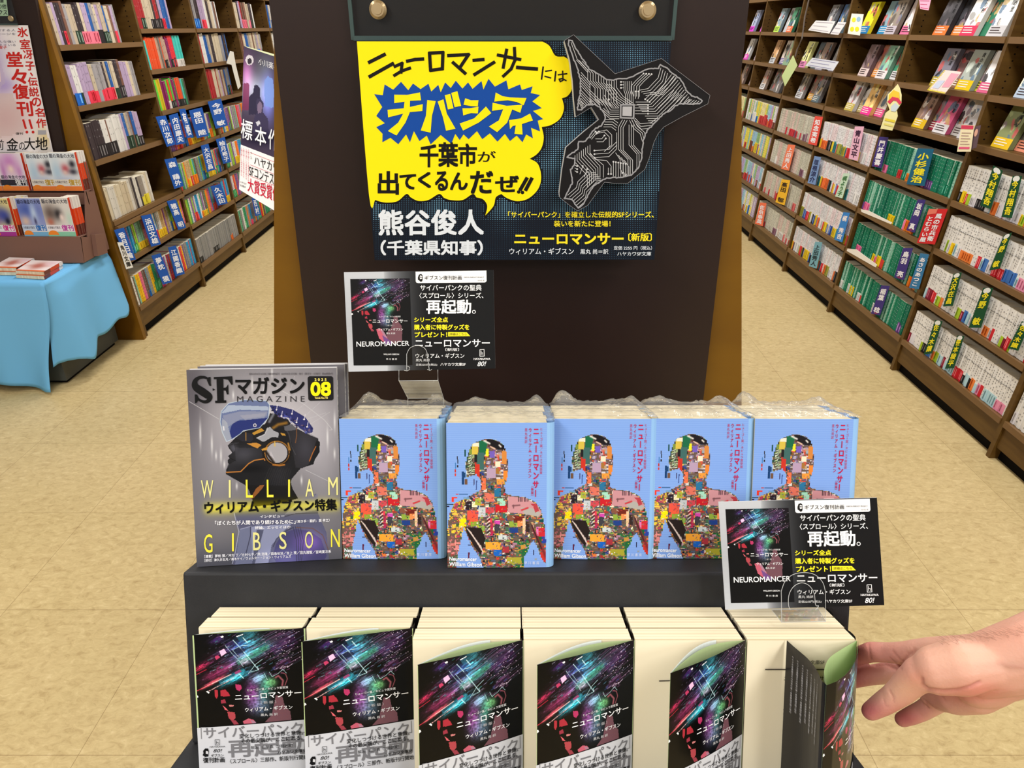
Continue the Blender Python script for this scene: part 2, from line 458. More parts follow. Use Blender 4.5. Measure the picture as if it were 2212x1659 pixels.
def bookcase(side, Y0, Y1, zs, label, near_panel=False, thick_z=None):
    t = thing('bookcase', label, 'bookcase', cpt(side, (Y0 + Y1) / 2, 0, 0.15), group='wall bookcases of sloping shelves')
    org = np.array(t.location)
    def part(name, fn):
        b = MB(); fn(b); b.build_at(name, org, t)
    def side_panel(b):
        cbox(b, side, Y0, Y0 + 0.022, 0.0, 2.15, -0.004, 0.29, m='wood')
        for k in range(46):
            z = 0.95 + k * 0.025
            for d in (0.035,):
                q = [cpt(side, Y0 + 0.0226 if side == 'L' or True else 0, z + a, d + c) for a, c in ((0, 0), (0, 0.007), (0.005, 0.007), (0.005, 0))]
                b.quad(*q, col=(20, 14, 10), m='kick')
                q = [(x, Y0 - 0.0006, zz) for x, _, zz in q]
                b.quad(*q, m='kick')
    part('side_panel', side_panel)
    part('back_panel', lambda b: cbox(b, side, Y0 + 0.022, Y1 - 0.0015, 0.03, 2.15, 0.27, 0.285, m='inner'))
    def base(b):
        cbox(b, side, Y0 + 0.022, Y1 - 0.001, 0.052, zs[0] - 0.022, 0.004, 0.024, m='wood')
        cbox(b, side, Y0 + 0.022, Y1 - 0.001, 0.0, 0.056, 0.03, 0.05, m='kick')
    part('base_board', base)
    for z in zs:
        th = 0.022
        def sh(b, z=z, th=th):
            cbox(b, side, Y0 + 0.022, Y1 - 0.0015, z - th, z, 0.003, 0.27, m='wood')
            cbox(b, side, Y0 + 0.022, Y1 - 0.0015, z - th - 0.001, z + 0.001, -0.008, 0.003, m='nosing')
            if thick_z and abs(z - thick_z) < 1e-3:
                cbox(b, side, Y0 + 0.022, Y1 - 0.0015, z - 0.044, z - 0.027, -0.022, 0.2, m='nosing')
        part('shelf', sh)
    return t
RB = [1.55, 2.34, 3.13, 3.92, 4.70, 5.48, 6.27, 7.06, 7.85, 8.6]
rb_names = ['nearest the camera, mostly cut off by the frame', 'of white spines and green dividers', 'of green spines between two uprights',
            'of white spines with yellow tall card above', 'of grey-white spines with orange dividers', 'of pastel spines beyond the orange dividers', 'beside the dark pillar', 'next to last, mostly behind the pillar', 'last of the row, behind the pillar']
RBN = ['edge bay', 'white-spine bay', 'green-spine bay', 'banded-white bay', 'grey-spine bay', 'pastel bay', 'pillar-side bay', 'bay beyond the pillar edge', 'last bay']
for i in range(9):
    bookcase('R', RB[i], RB[i + 1], ZR, 'brown right-hand bookcase bay ' + rb_names[i])
LB = [3.55, 4.38, 5.16, 5.95, 6.74, 7.53, 8.32]
lb_names = ['nearest, beside the blue-clothed table', 'second from the blue-clothed table, red and teal books', 'third from the table, white card hanging over it', 'fourth from the table, behind the hanging poster', 'fifth from the table, next to the dark pillar', 'last of the row, behind the pillar']
LBN = ['nearest left bay', 'second left bay', 'third left bay', 'fourth left bay', 'fifth left bay', 'last left bay']
for i in range(6):
    bookcase('L', LB[i], LB[i + 1], ZL1 if i == 0 else ZL, 'brown left-hand bookcase bay ' + lb_names[i], thick_z=0.62 if i == 0 else None)
# ------------------------------------------------------------------ books standing on the shelves
STY = {
 'white': dict(body=[('white', (232, 230, 226))], obi=[('red', (205, 40, 50)), ('yellow', (240, 205, 30)), ('black', (30, 28, 30)), ('pink', (235, 150, 180)), ('blue', (70, 120, 190)),
          ('orange', (235, 130, 60)), ('pale', (225, 222, 226)), ('pale blue', (180, 215, 225)), ('dark red', (130, 30, 50)), ('lime', (170, 200, 50))], p=0.8, f=(0.24, 0.34), t=(0.011, 0.019), h=(0.150, 0.153), bar=True),
 'green': dict(body=[('green', (20, 118, 88)), ('green', (16, 106, 82)), ('green', (30, 130, 96)), ('green', (20, 118, 88)), ('green', (24, 122, 90)), ('white-edged green', (150, 200, 180))],
          obi=[('yellow', (240, 210, 30)), ('orange', (238, 130, 40)), ('pink', (240, 120, 170)), ('red', (210, 60, 60)), ('white', (225, 228, 226)), ('green', (20, 118, 88)), ('purple', (110, 70, 140))], p=0.45, f=(0.24, 0.36), t=(0.011, 0.018), h=(0.150, 0.153), bar=False),
 'banded': dict(body=[('white', (226, 226, 228)), ('white', (222, 222, 226)), ('pink-white', (230, 214, 218))], obi=[('red', (210, 50, 60)), ('yellow', (235, 205, 50)), ('black', (36, 34, 38)), ('blue', (60, 90, 160)), ('orange', (235, 120, 60)), ('olive', (160, 160, 70)), ('white', (230, 230, 230)), ('teal', (60, 140, 150))],
          p=0.92, f=(0.32, 0.42), t=(0.011, 0.017), h=(0.149, 0.153), bar=False),
 'beige': dict(body=[('grey-white', (200, 198, 184)), ('grey-white', (192, 190, 174)), ('rose-grey', (214, 190, 182))], obi=[('rose', (214, 110, 110)), ('red', (200, 60, 70)), ('grey', (196, 192, 180)), ('white', (226, 224, 220)), ('plum', (140, 100, 120))], p=0.35, f=(0.24, 0.36), t=(0.011, 0.017), h=(0.149, 0.153), bar=False),
 'pastel': dict(body=[('white', (222, 222, 222)), ('lilac', (190, 170, 205)), ('cream', (232, 222, 170)), ('pale blue', (160, 200, 220)), ('yellow', (230, 215, 90)), ('green', (150, 190, 130))], obi=[('blue', (40, 110, 190)), ('yellow', (235, 210, 60)), ('red', (200, 70, 70)), ('white', (228, 228, 228)), ('brown', (110, 60, 50)), ('orange', (236, 140, 70))],
          p=0.7, f=(0.25, 0.5), t=(0.011, 0.017), h=(0.149, 0.153), bar=False),
 'colour': dict(body=[('orange', (240, 130, 30)), ('yellow', (238, 190, 40)), ('grey', (150, 148, 144)), ('grey', (138, 138, 138)), ('lime green', (150, 195, 60)), ('green', (50, 150, 100)), ('sky blue', (50, 150, 200)), ('red', (214, 60, 50)), ('white', (222, 220, 214)), ('beige', (200, 170, 120)), ('brown', (110, 90, 80)), ('pink', (220, 110, 140)), ('purple', (130, 90, 150)), ('pale green', (140, 190, 160))],
          obi=[('pink', (230, 80, 120)), ('red', (214, 60, 50)), ('yellow', (238, 200, 50)), ('blue', (40, 110, 190)), ('orange', (240, 130, 30)), ('green', (60, 150, 90))], p=0.3, f=(0.2, 0.4), t=(0.010, 0.017), h=(0.148, 0.154), bar=False),
 'grey': dict(body=[('grey', (142, 142, 140)), ('grey', (136, 136, 134)), ('grey', (148, 147, 146))], obi=[('orange', (220, 110, 50)), ('black', (50, 50, 48))], p=0.2, f=(0.2, 0.3), t=(0.012, 0.018), h=(0.149, 0.152), bar=False),
 'thick': dict(body=[('beige', (190, 176, 152)), ('beige', (198, 184, 160)), ('grey', (150, 146, 148)), ('dark', (60, 50, 54)), ('white', (214, 212, 208)), ('brown', (120, 84, 70)), ('blue', (40, 90, 160)), ('beige', (180, 164, 142)), ('lilac', (170, 150, 180)), ('red', (160, 40, 44))],
          obi=[('blue', (30, 100, 190)), ('red', (224, 60, 80)), ('dark green', (40, 60, 46)), ('pink', (230, 120, 140)), ('black', (40, 36, 38))], p=0.45, f=(0.28, 0.36), t=(0.016, 0.030), h=(0.165, 0.184), bar=False),
 'bright': dict(body=[('grey', (120, 112, 104)), ('orange-red', (220, 80, 40)), ('beige', (180, 150, 130)), ('red', (214, 50, 60)), ('turquoise', (70, 190, 180)), ('bright green', (90, 200, 60)), ('green', (50, 120, 80)), ('yellow', (200, 180, 40)), ('dark', (70, 60, 56)), ('magenta', (130, 40, 90))],
          obi=[('white', (214, 208, 200)), ('black', (40, 40, 40))], p=0.5, f=(0.24, 0.32), t=(0.014, 0.024), h=(0.150, 0.172), bar=False),
 'lean': dict(body=[('beige', (196, 182, 156)), ('beige', (204, 192, 166)), ('grey', (140, 132, 122)), ('dark', (58, 52, 56)), ('white', (206, 202, 192))], obi=[('yellow', (220, 205, 60))], p=0.3, f=(0.25, 0.35), t=(0.016, 0.028), h=(0.150, 0.168), bar=False),
}
ROWS = []   # side, bay, shelf z, style, fill fraction, row words
rw = {0.165: 'lowest shelf', 0.386: 'second shelf up', 0.61: 'third shelf up', 0.823: 'fourth shelf up'}
for bay, st in ((0, 'white'), (1, 'white'), (2, 'green'), (3, 'banded'), (4, 'beige'), (5, 'pastel'), (6, 'pastel'), (7, 'beige'), (8, 'pastel')):
    for z in (0.165, 0.386, 0.61, 0.823):
        ROWS.append(('R', bay, z, st, 1.0, rw[z]))
ROWS += [('L', 0, 0.164, 'colour', 1, 'lowest shelf'), ('L', 0, 0.417, 'colour', 1, 'second shelf up'), ('L', 0, 0.62, 'lean', 0.62, 'ledge shelf'),
         ('L', 0, 0.915, 'thick', 0.72, 'fourth shelf up'), ('L', 0, 1.164, 'thick', 0.85, 'fifth shelf up'), ('L', 0, 1.425, 'thick', 0.8, 'sixth shelf up')]
for bay in range(1, 6):
    ROWS += [('L', bay, 0.14, 'grey' if bay == 1 else 'colour', 1, 'lowest shelf'), ('L', bay, 0.39, 'colour', 1, 'second shelf up'), ('L', bay, 0.60, 'colour', 1, 'third shelf up'), ('L', bay, 0.83, 'colour', 1, 'fourth shelf up'),
             ('L', bay, 1.06, 'bright' if bay == 1 else 'thick', 0.6, 'fifth shelf up'), ('L', bay, 1.28, 'bright' if bay == 1 else 'thick', 0.7, 'sixth shelf up'), ('L', bay, 1.49, 'thick', 0.62, 'seventh shelf up')]
rng = random.Random(7)
SPINES = []
for side, bay, z, st, fill, rword in ROWS:
    bs = RB if side == 'R' else LB
    S = STY[st]
    Y0, Y1 = bs[bay] + 0.026, bs[bay + 1] - 0.004
    Yend = Y0 + (Y1 - Y0) * fill
    y = Y0; obi = None; k = 0; body = rng.choice(S['body'])
    h = rng.uniform(*S['h'])
    while True:
        t = rng.uniform(*S['t'])
        if y + t > Yend: break
        if rng.random() < 0.55 or st in ('green',): body = rng.choice(S['body'])
        if rng.random() < 0.45: obi = (rng.choice(S['obi']), rng.uniform(*S['f'])) if rng.random() < S['p'] else None
        if rng.random() < 0.5: h = rng.uniform(*S['h'])
        k += 1
        if st == 'green' and z == 0.61 and k == 2: body = ('white-edged green', (150, 200, 180))
        SPINES.append(dict(side=side, bay=bay, z=z, st=st, y0=y, y1=y + t - 0.0006, h=h, d=rng.uniform(0.006, 0.012), body=body, obi=obi, k=k, row=rword,
                           depth=0.105 if st not in ('thick', 'lean') else 0.13, seed=rng.random()))
        y += t
def visible(px, py, m=25):
    return -m < px < 2212 + m and -m < py < 1659 + m and not (592 + m < px < 1602 - m and py < 1100)
vis = []
for s in SPINES:
    a = to_px(cpt(s['side'], s['y0'], s['z'], 0)); b = to_px(cpt(s['side'], s['y1'], s['z'] + s['h'], 0))
    cx, cy = (a[0] + b[0]) / 2, (a[1] + b[1]) / 2
    c = to_px(cpt(s['side'], s['y0'], s['z'] + s['h'], 0)); e = to_px(cpt(s['side'], s['y1'], s['z'], 0))
    q = [a, c, b, e]
    s['area'] = abs(sum(q[i][0] * q[(i + 1) % 4][1] - q[(i + 1) % 4][0] * q[i][1] for i in range(4))) / 2
    s['out'] = not visible(cx, cy)
    if not (-700 < cx < 2900): continue
    if s['side'] == 'L' and s['bay'] == 0 and s['z'] > 0.6 and cx < 60: continue
    vis.append(s)
vis.sort(key=lambda s: (s['out'], -s['area']))
def spine_mesh(b, s):
    side, y0, y1, z, h, d, st = s['side'], s['y0'], s['y1'], s['z'] + 0.0008, s['h'], s['d'], s['st']
    bc = np.array(s['body'][1], float) + (s['seed'] - 0.5) * 10
    pg = (226, 216, 190)
    cbox(b, side, y0, y1, z, z + h, d, d + s['depth'], col=np.array([bc, pg, bc, pg, bc, bc]))
    t = y1 - y0; e = 0.0006
    def fq(ya, yb, za, zb, c, k=1):
        b.quad(cpt(side, ya, za, d - e * k), cpt(side, yb, za, d - e * k), cpt(side, yb, zb, d - e * k), cpt(side, ya, zb, d - e * k), col=c)
    ym = (y0 + y1) / 2
    dark = tuple(bc * 0.5 + np.array((60, 58, 60)) * 0.5) if bc.sum() > 420 else tuple(bc * 0.5 + 108)
    r = random.Random(int(s['seed'] * 1e6))
    lo = 0.02
    if s['obi']:
        (nm, oc), f = s['obi']
        cbox(b, side, y0 - 0.0002, y1 + 0.0002, z, z + h * f, d - 0.0005, d + 0.03, col=np.array([oc] * 6))
        lo = f + 0.03
        if r.random() < 0.6: fq(ym - t * 0.18, ym + t * 0.18, z + h * 0.05, z + h * (f - 0.04), tuple(np.clip(np.array(oc) + (90 if sum(oc) < 330 else -70), 0, 255)), 2)
    # title and author strokes
    n = 9 if s['st'] not in ('thick', 'lean', 'grey', 'bright') else 3
    for i in range(n):
        za = 0.95 - i * (0.93 - lo) / n
        if r.random() < 0.25: continue
        w = t * (r.uniform(0.10, 0.18) if n == 9 else 0.08)
        fq(ym - w, ym + w, z + h * (za - 0.045), z + h * za - 0.0015, dark, 1)
    if s['st'] == 'white':
        fq(y0, y1, z + h * 0.69, z + h * 0.70, (40, 40, 42), 2)
for s in vis[:300]:
    b = MB(); spine_mesh(b, s)
    org = cpt(s['side'], (s['y0'] + s['y1']) / 2, s['z'], 0.05)
    o = b.build_at('paperback_book', org)
    wall = RBN[s['bay']] if s['side'] == 'R' else LBN[s['bay']]
    band = (' with ' + s['obi'][0][0] + ' band') if s['obi'] else ''
    props(o, '%s paperback%s, %s from near end, %s, %s' % (s['body'][0], band, ordinal(s['k']), s['row'], wall), 'book', 'shelved books on the %s, %s' % (s['row'], wall))
b = MB()
for s in vis[300:]: spine_mesh(b, s)
o = b.build('distant_paperbacks')
props(o, 'many more paperbacks filling the farther shelves of both bookcase walls', 'books', kind='stuff')

# ------------------------------------------------------------------ face-out books on the upper shelves
def face_book(side, yc, z, cover, w=0.112, h=0.160, d0=0.028, lean=0.036, thick=0.022, label='', obi=None, seed=0, title=None, tcol=(20, 20, 22), near=True):
    rg = random.Random(seed); z = z + 0.001
    sg = -1 if side == 'R' else 1
    def P(u, v, o=0.0):
        return cpt(side, yc + sg * w * (u - 0.5), z + h * (1 - v), d0 + lean * (1 - v) - o)
    b = MB()
    a = [P(0, 1), P(0, 1, -thick), P(1, 1, -thick), P(1, 1), P(0, 0), P(0, 0, -thick), P(1, 0, -thick), P(1, 0)]
    b.hexa(a, col=np.array([(226, 218, 196), (236, 228, 206), cover, (200, 190, 170), cover, cover]))
    nx, ny = 26, 36; cover = tuple(min(255, c * 1.12 + 6) for c in cover)
    A = Art(nx, ny, lambda u, v: (u, v), cover)
    for i in range(11):
        cx, cy = rg.random(), rg.uniform(0.12, 0.85)
        c = rg.choice([(240, 236, 230), (40, 36, 40), (200, 90, 90), (90, 120, 150), (210, 180, 120), tuple(np.clip(np.array(cover) * 0.6, 0, 255)), tuple(np.clip(np.array(cover) * 1.2 + 12, 0, 255)), (150, 130, 140)])
        A.ell(cx, cy, rg.uniform(0.05, 0.22), rg.uniform(0.04, 0.16), c, 0.8, False, rg.uniform(-60, 60))
    if obi is not None: A.poly([(-1, 0.74), (2, 0.74), (2, 2), (-1, 2)], obi)
    G = np.array([[P(i / nx, j / ny, 0.0006) for i in range(nx + 1)] for j in range(ny + 1)])
    b.grid(G, A.out(), 'gloss')
    xf = lambda x, y: P(x, y, 0.0013)
    tx = title or rg.choice(['花の影', '夜の雨', '月の舟', '雪の町', '風の道', '空の色'])
    vtext(b, tx, 0.66, 0.05, 0.86, 0.05 + 0.13 * len(tx), xf, tcol)
    if obi is not None:
        for j in range(3): stroke(b, [(0.12, 0.80 + j * 0.06), (0.12 + rg.uniform(0.5, 0.75), 0.80 + j * 0.06)], 0.02, xf, (250, 246, 236) if sum(obi) < 500 else (50, 30, 30))
    org = cpt(side, yc, z, d0)
    o = b.build_at('face_out_book', org)
    return o
fo = []
# (bay, shelf z, [(position 0 far .. 1 near, cover colour, colour word, obi, obi word, title), ...])
RF = [
 (2, 1.464, [(0.20, (52, 50, 54), 'black', (232, 120, 50), 'orange', '影の剣'), (0.36, (46, 46, 50), 'black', (236, 140, 70), 'orange', '暗闘'), (0.53, (224, 220, 216), 'white', (214, 50, 90), 'pink', 'のり剣'), (0.66, (40, 110, 80), 'green', None, '', '森'), (0.82, (226, 224, 220), 'white', (206, 204, 206), 'grey', '鶴の里')]),
 (2, 1.25, [(0.36, (110, 108, 120), 'grey-blue', (170, 150, 60), 'olive', None), (0.50, (120, 90, 90), 'rose-brown', (150, 110, 80), 'brown', None), (0.68, (150, 158, 150), 'grey-green', (240, 205, 30), 'yellow', None), (0.80, (180, 176, 170), 'pale grey', (230, 226, 90), 'flowered', None), (0.92, (226, 220, 220), 'white', (220, 100, 140), 'pink', 'ひと')]),
 (2, 1.06, [(0.30, (130, 104, 90), 'brown', (230, 190, 40), 'yellow', None), (0.44, (140, 120, 124), 'mauve', (160, 50, 70), 'dark red', None), (0.58, (190, 80, 120), 'rose', (228, 224, 226), 'white', None), (0.74, (206, 204, 206), 'white', (220, 220, 215), 'pale', None), (0.88, (178, 176, 180), 'grey', None, '', None)]),
 (1, 1.464, [(0.15, (150, 150, 146), 'grey', (230, 60, 120), 'magenta', None), (0.32, (90, 110, 100), 'green-grey', (220, 60, 70), 'red', None)]),
 (1, 1.25, [(0.14, (216, 208, 190), 'cream', (180, 196, 214), 'pale blue', None), (0.30, (150, 140, 120), 'tan', (200, 60, 60), 'red', None)]),
 (1, 1.06, [(0.10, (120, 128, 84), 'olive', (238, 196, 40), 'yellow', '蔵書'), (0.26, (70, 66, 60), 'dark', (236, 150, 120), 'salmon', None), (0.42, (206, 200, 190), 'white', (36, 32, 36), 'black', None)]),
 (3, 1.464, [(0.16, (240, 220, 40), 'yellow', (40, 130, 190), 'blue', None), (0.42, (120, 150, 160), 'grey-blue', (50, 140, 190), 'blue', None), (0.62, (130, 120, 110), 'brown', (190, 180, 190), 'grey', None), (0.80, (200, 190, 188), 'pink-white', (230, 120, 160), 'pink', None)]),
 (3, 1.25, [(0.36, (100, 80, 84), 'dark plum', (220, 200, 196), 'pale', None), (0.52, (150, 100, 80), 'autumn red', (226, 150, 80), 'orange', None), (0.68, (110, 150, 130), 'sea green', (230, 220, 220), 'white', None), (0.84, (60, 130, 100), 'green', (226, 224, 224), 'white', None)]),
 (3, 1.06, [(0.28, (190, 186, 188), 'grey', (200, 180, 90), 'tan', None), (0.44, (200, 196, 192), 'white', (190, 170, 110), 'gold', None), (0.60, (230, 180, 110), 'sunset', (240, 50, 150), 'magenta', None), (0.74, (216, 200, 180), 'cream', (240, 90, 150), 'pink', None)]),
 (4, 1.464, [(0.50, (110, 112, 116), 'grey', None, '', None), (0.68, (80, 110, 150), 'blue', (206, 190, 200), 'pale', None), (0.84, (60, 80, 90), 'dark teal', None, '', None)]),
 (4, 1.25, [(0.12, (226, 226, 150), 'lime-white', (230, 140, 190), 'pink', None), (0.34, (80, 90, 100), 'slate', None, '', None), (0.56, (130, 110, 100), 'brown', (180, 176, 190), 'grey', None), (0.78, (140, 140, 140), 'grey', (190, 190, 210), 'pale', None)]),
 (4, 1.06, [(0.22, (150, 144, 140), 'grey', (226, 226, 228), 'white', None), (0.44, (130, 110, 100), 'brown', (236, 170, 40), 'orange', None), (0.66, (120, 116, 116), 'dark grey', (90, 110, 120), 'slate', None)]),
 (5, 1.464, [(0.26, (130, 150, 160), 'grey-blue', (190, 230, 90), 'lime', None), (0.46, (170, 170, 172), 'silver', None, '', None), (0.66, (60, 120, 90), 'green', (236, 120, 80), 'orange', None), (0.86, (90, 80, 90), 'dark', (90, 90, 80), 'dark', None)]),
 (5, 1.25, [(0.34, (170, 130, 90), 'amber', (200, 206, 212), 'white', None), (0.56, (190, 180, 170), 'cream', (120, 110, 160), 'violet', None), (0.78, (120, 150, 120), 'green', None, '', None)]),
 (5, 1.06, [(0.2, (150, 130, 116), 'brown', (220, 220, 220), 'white', None), (0.45, (104, 98, 94), 'dark brown', None, '', None), (0.7, (96, 92, 92), 'grey', None, '', None)]),
 (6, 1.464, [(0.5, (150, 160, 190), 'pale blue', (230, 60, 220), 'magenta', None), (0.8, (120, 120, 130), 'grey', (220, 60, 210), 'magenta', None)]),
 (6, 1.25, [(0.5, (200, 200, 200), 'white', (230, 60, 200), 'magenta', None), (0.8, (180, 140, 150), 'rose', (200, 180, 190), 'pale', None)]),
 (6, 1.06, [(0.5, (130, 110, 100), 'brown', None, '', None), (0.8, (150, 130, 130), 'rose-grey', None, '', None)]),
]
RF = RF + [(bay, 1.70, lst2) for bay, lst2 in ((2, [(0.3, (200, 196, 190), 'white', None, '', None), (0.6, (90, 80, 80), 'dark', None, '', None)]), (3, [(0.4, (180, 170, 150), 'tan', None, '', None)]), (4, [(0.5, (150, 150, 150), 'grey', None, '', None)]))]
zr = {1.06: 'lowest face-out shelf', 1.25: 'middle face-out shelf', 1.464: 'upper face-out shelf', 1.70: 'topmost shelf'}
n = 0
for bay, z, lst in RF:
    if z == 1.70: continue
    for i, (f, c, cw, ob, ow, ti) in enumerate(lst):
        yc = RB[bay + 1] - 0.06 - f * (RB[bay + 1] - RB[bay] - 0.10)
        n += 1
        o = face_book('R', yc, z, c, d0=0.028 + 0.026 * (i % 2), obi=ob, seed=n, title=ti)
        props(o, '%s-covered book%s, %s from far end, %s, %s' % (cw, (' with ' + ow + ' band') if ow else '', ordinal(i + 1), zr[z], RBN[bay]), 'book', 'face-out books on the right-hand bookcases')

# ------------------------------------------------------------------ divider cards, hanging cards
def card(name, quad, side, dep, col, label, cat, group, txt=None, tcol=(240, 240, 240), thick=0.0015, extra=None, vert=True, m='print', bold=0.03):
    P = [on_case(x, y, side, dep) for x, y in quad]
    nrm = np.cross(P[1] - P[0], P[3] - P[0]); nrm /= np.linalg.norm(nrm)
    if np.dot(nrm, CAM - P[0]) < 0: nrm = -nrm
    b = MB(); b.prism(P, -nrm * thick, col, m)
    def xf(u, v):
        p = (1 - u) * (1 - v) * P[0] + u * (1 - v) * P[1] + u * v * P[2] + (1 - u) * v * P[3]
        return p + nrm * 0.0008
    if txt:
        if vert: vtext(b, txt, 0.16, 0.10, 0.84, 0.94, xf, tcol, bold=bold)
        else: text(b, txt, (0.12, 0.2, 0.88, 0.8), xf, tcol)
    if extra: extra(b, xf)
    o = b.build_at(name, P[3])
    return props(o, label, cat, group)
def z3(q): return [(1600 + .2773 * x, .2773 * y) for x, y in q]
def z4(q): return [(1600 + .2773 * x, 400 + .2773 * y) for x, y in q]
def z1(q): return [(x / 3.687, y / 3.687) for x, y in q]
def z2(q): return [(x * .2773, 400 + .2773 * y) for x, y in q]
PUR, W_, YE, DG = (62, 48, 122), (240, 238, 244), (240, 225, 40), (16, 74, 44)
DV = [
 (z3([(890, 985), (960, 985), (910, 1255), (840, 1235)]), (226, 176, 200), '青山文平', (60, 30, 60), 'pink divider card among banded white paperbacks'),
 (z3([(1080, 1065), (1150, 1070), (1095, 1310), (1020, 1295)]), PUR, '門井慶喜', W_, 'violet divider card at the upright, fourth shelf up'),
 (z3([(1380, 1155), (1505, 1160), (1430, 1450), (1292, 1435)]), (18, 92, 124), '小杉健治', YE, 'wide teal divider card with yellow lettering'),
 (z3([(575, 1215), (625, 1225), (580, 1440), (520, 1425)]), (116, 146, 196), '垣根涼介', (30, 40, 90), 'light blue divider card at the end of the third shelf'),
 (z3([(800, 1350), (850, 1350), (790, 1545), (735, 1530)]), (196, 222, 200), '梶よう子', (60, 120, 70), 'pale green divider card with green lettering'),
 (z3([(580, 905), (640, 910), (590, 1135), (525, 1120)]), (224, 78, 66), '知念実希', W_, 'red divider card closing the fourth shelf of grey-white spines'),
 (z3([(370, 1125), (425, 1130), (375, 1330), (315, 1315)]), (238, 126, 90), '上田秀人', W_, 'salmon divider card on the third shelf of grey-white spines'),
 (z3([(320, 1395), (385, 1405), (340, 1600), (270, 1575)]), (238, 184, 46), '高田 郁', (40, 30, 20), 'golden yellow divider card on the second shelf'),
 (z4([(150, 135), (200, 140), (170, 320), (110, 300)]), (238, 116, 80), '佐伯泰英', W_, 'orange divider card on the lowest shelf, far along'),
 (z4([(1380, 110), (1440, 115), (1355, 370), (1290, 350)]), PUR, '坂岡 真', W_, 'violet divider card beside the big red one'),
 (z4([(1265, 490), (1340, 490), (1270, 740), (1195, 720)]), PUR, '鳥羽 亮', W_, 'violet divider card on second shelf of green spines'),
 (z4([(1400, 530), (1465, 540), (1385, 810), (1310, 800)]), (52, 118, 166), 'あさのあつこ', W_, 'blue divider card with violet foot on second green shelf'),
 (z4([(1095, 780), (1160, 785), (1085, 1015), (1015, 1000)]), PUR, '稲葉 稔', W_, 'violet divider card on the lowest shelf of green spines'),
 (z4([(800, 210), (850, 215), (790, 445), (730, 425)]), (56, 130, 204), '梶 秀吉', W_, 'bright blue divider card on second shelf of banded spines'),
 (z4([(580, 440), (635, 445), (590, 650), (530, 630)]), (118, 170, 186), '上田秀人', (30, 50, 60), 'grey-teal divider card on lowest shelf of banded spines'),
 (z3([(1970, 1290), (2040, 1330), (1945, 1630), (1865, 1600)]), DG, '今村翔吾', YE, 'dark green divider card, first on fourth white shelf'),
 (z3([(2120, 1370), (2190, 1370), (2110, 1700), (2030, 1690)]), DG, '今村翔吾', YE, 'dark green divider card, second on fourth white shelf'),
 (z4([(2050, 390), (2110, 370), (2015, 650), (1935, 665)]), DG, '今野 敏', YE, 'dark green divider card in the third white shelf'),
 (z4([(1660, 690), (1720, 680), (1650, 940), (1575, 945)]), DG, '大沢在昌', YE, 'slim dark green divider card, farther one on second white shelf'),
 (z4([(1890, 800), (1965, 800), (1870, 1110), (1775, 1110)]), DG, '今野 敏', YE, 'broad dark green divider card with white dot, second shelf'),
 (z4([(2190, 1060), (2250, 1080), (2160, 1290), (2080, 1270)]), DG, '佐々木譲', YE, 'dark green divider card at the frame edge, second shelf'),
 (z4([(1515, 1050), (1570, 1060), (1490, 1310), (1425, 1320)]), DG, '佐々木譲', YE, 'dark green divider card, farther one on lowest white shelf'),
 (z4([(1690, 1170), (1740, 1175), (1660, 1425), (1590, 1430)]), DG, '笹本稜平', YE, 'dark green divider card, nearer one on lowest white shelf'),
]
for q, c, tx, tc_, lb in DV:
    def ex(b, xf, c=c):
        if c == DG:
            b.add([xf(0.5 + 0.38 * math.cos(t), 0.07 + 0.07 * math.sin(t)) for t in np.linspace(0, 6.283, 16)[:-1]], [tuple(range(15))], (226, 230, 226))
        if c == PUR:
            b.add([xf(0.5 + 0.2 * math.cos(t), 0.95 + 0.035 * math.sin(t)) for t in np.linspace(0, 6.283, 12)[:-1]], [tuple(range(11))], (130, 50, 100))
    card('divider_card', q, 'R', -0.012, c, lb, 'divider card', 'divider cards on the right-hand shelves', tx, tc_, extra=ex)
def exred(b, xf):
    vtext(b, '風の市兵衛', 0.50, 0.12, 0.86, 0.92, xf, W_, bold=0.03); vtext(b, 'とむらい屋', 0.10, 0.2, 0.46, 0.96, xf, W_, bold=0.03)
    b.quad(xf(0.02, 0.0), xf(0.5, 0.0), xf(0.5, 0.13), xf(0.02, 0.17), (226, 120, 100))
card('divider_card', z4([(1465, 185), (1612, 185), (1510, 462), (1372, 450)]), 'R', -0.02, (206, 36, 42), 'large red double-width divider card with white lettering', 'divider card', 'divider cards on the right-hand shelves', extra=exred)
BL = (20, 84, 176)
LD = [(z1([(1240, 930), (1320, 920), (1400, 1150), (1330, 1170)]), '赤川次郎'), (z1([(1345, 920), (1415, 900), (1480, 1140), (1405, 1155)]), '内田康夫'), (z1([(1425, 870), (1475, 865), (1540, 1090), (1490, 1100)]), '有栖'),
      (z1([(1505, 880), (1610, 855), (1665, 1080), (1570, 1100)]), '恩田 陸'), (z1([(1655, 810), (1760, 785), (1815, 1000), (1720, 1025)]), '今野 敏'), (z1([(1310, 1270), (1400, 1255), (1465, 1480), (1390, 1505)]), '森 鴎外'),
      (z1([(1600, 1160), (1660, 1145), (1715, 1350), (1650, 1370)]), '大沢在昌'), (z1([(1720, 1110), (1790, 1090), (1840, 1290), (1780, 1305)]), '柚月裕子'), (z2([(1300, 125), (1370, 110), (1450, 330), (1390, 350)]), '穂高 明'),
      (z2([(890, 350), (965, 330), (1060, 580), (990, 590)]), '香月日輪'), (z2([(1100, 240), (1175, 225), (1255, 460), (1180, 480)]), '浜田文雄'), (z2([(1180, 550), (1250, 530), (1340, 755), (1270, 775)]), '夢枕 獏'),
      (z2([(1310, 485), (1370, 470), (1440, 690), (1370, 710)]), '江國香織'), (z2([(1640, 10), (1720, -10), (1775, 140), (1700, 160)]), '久木田'), (z2([(1960, 100), (1992, 92), (2035, 230), (1990, 242)]), '西村')]
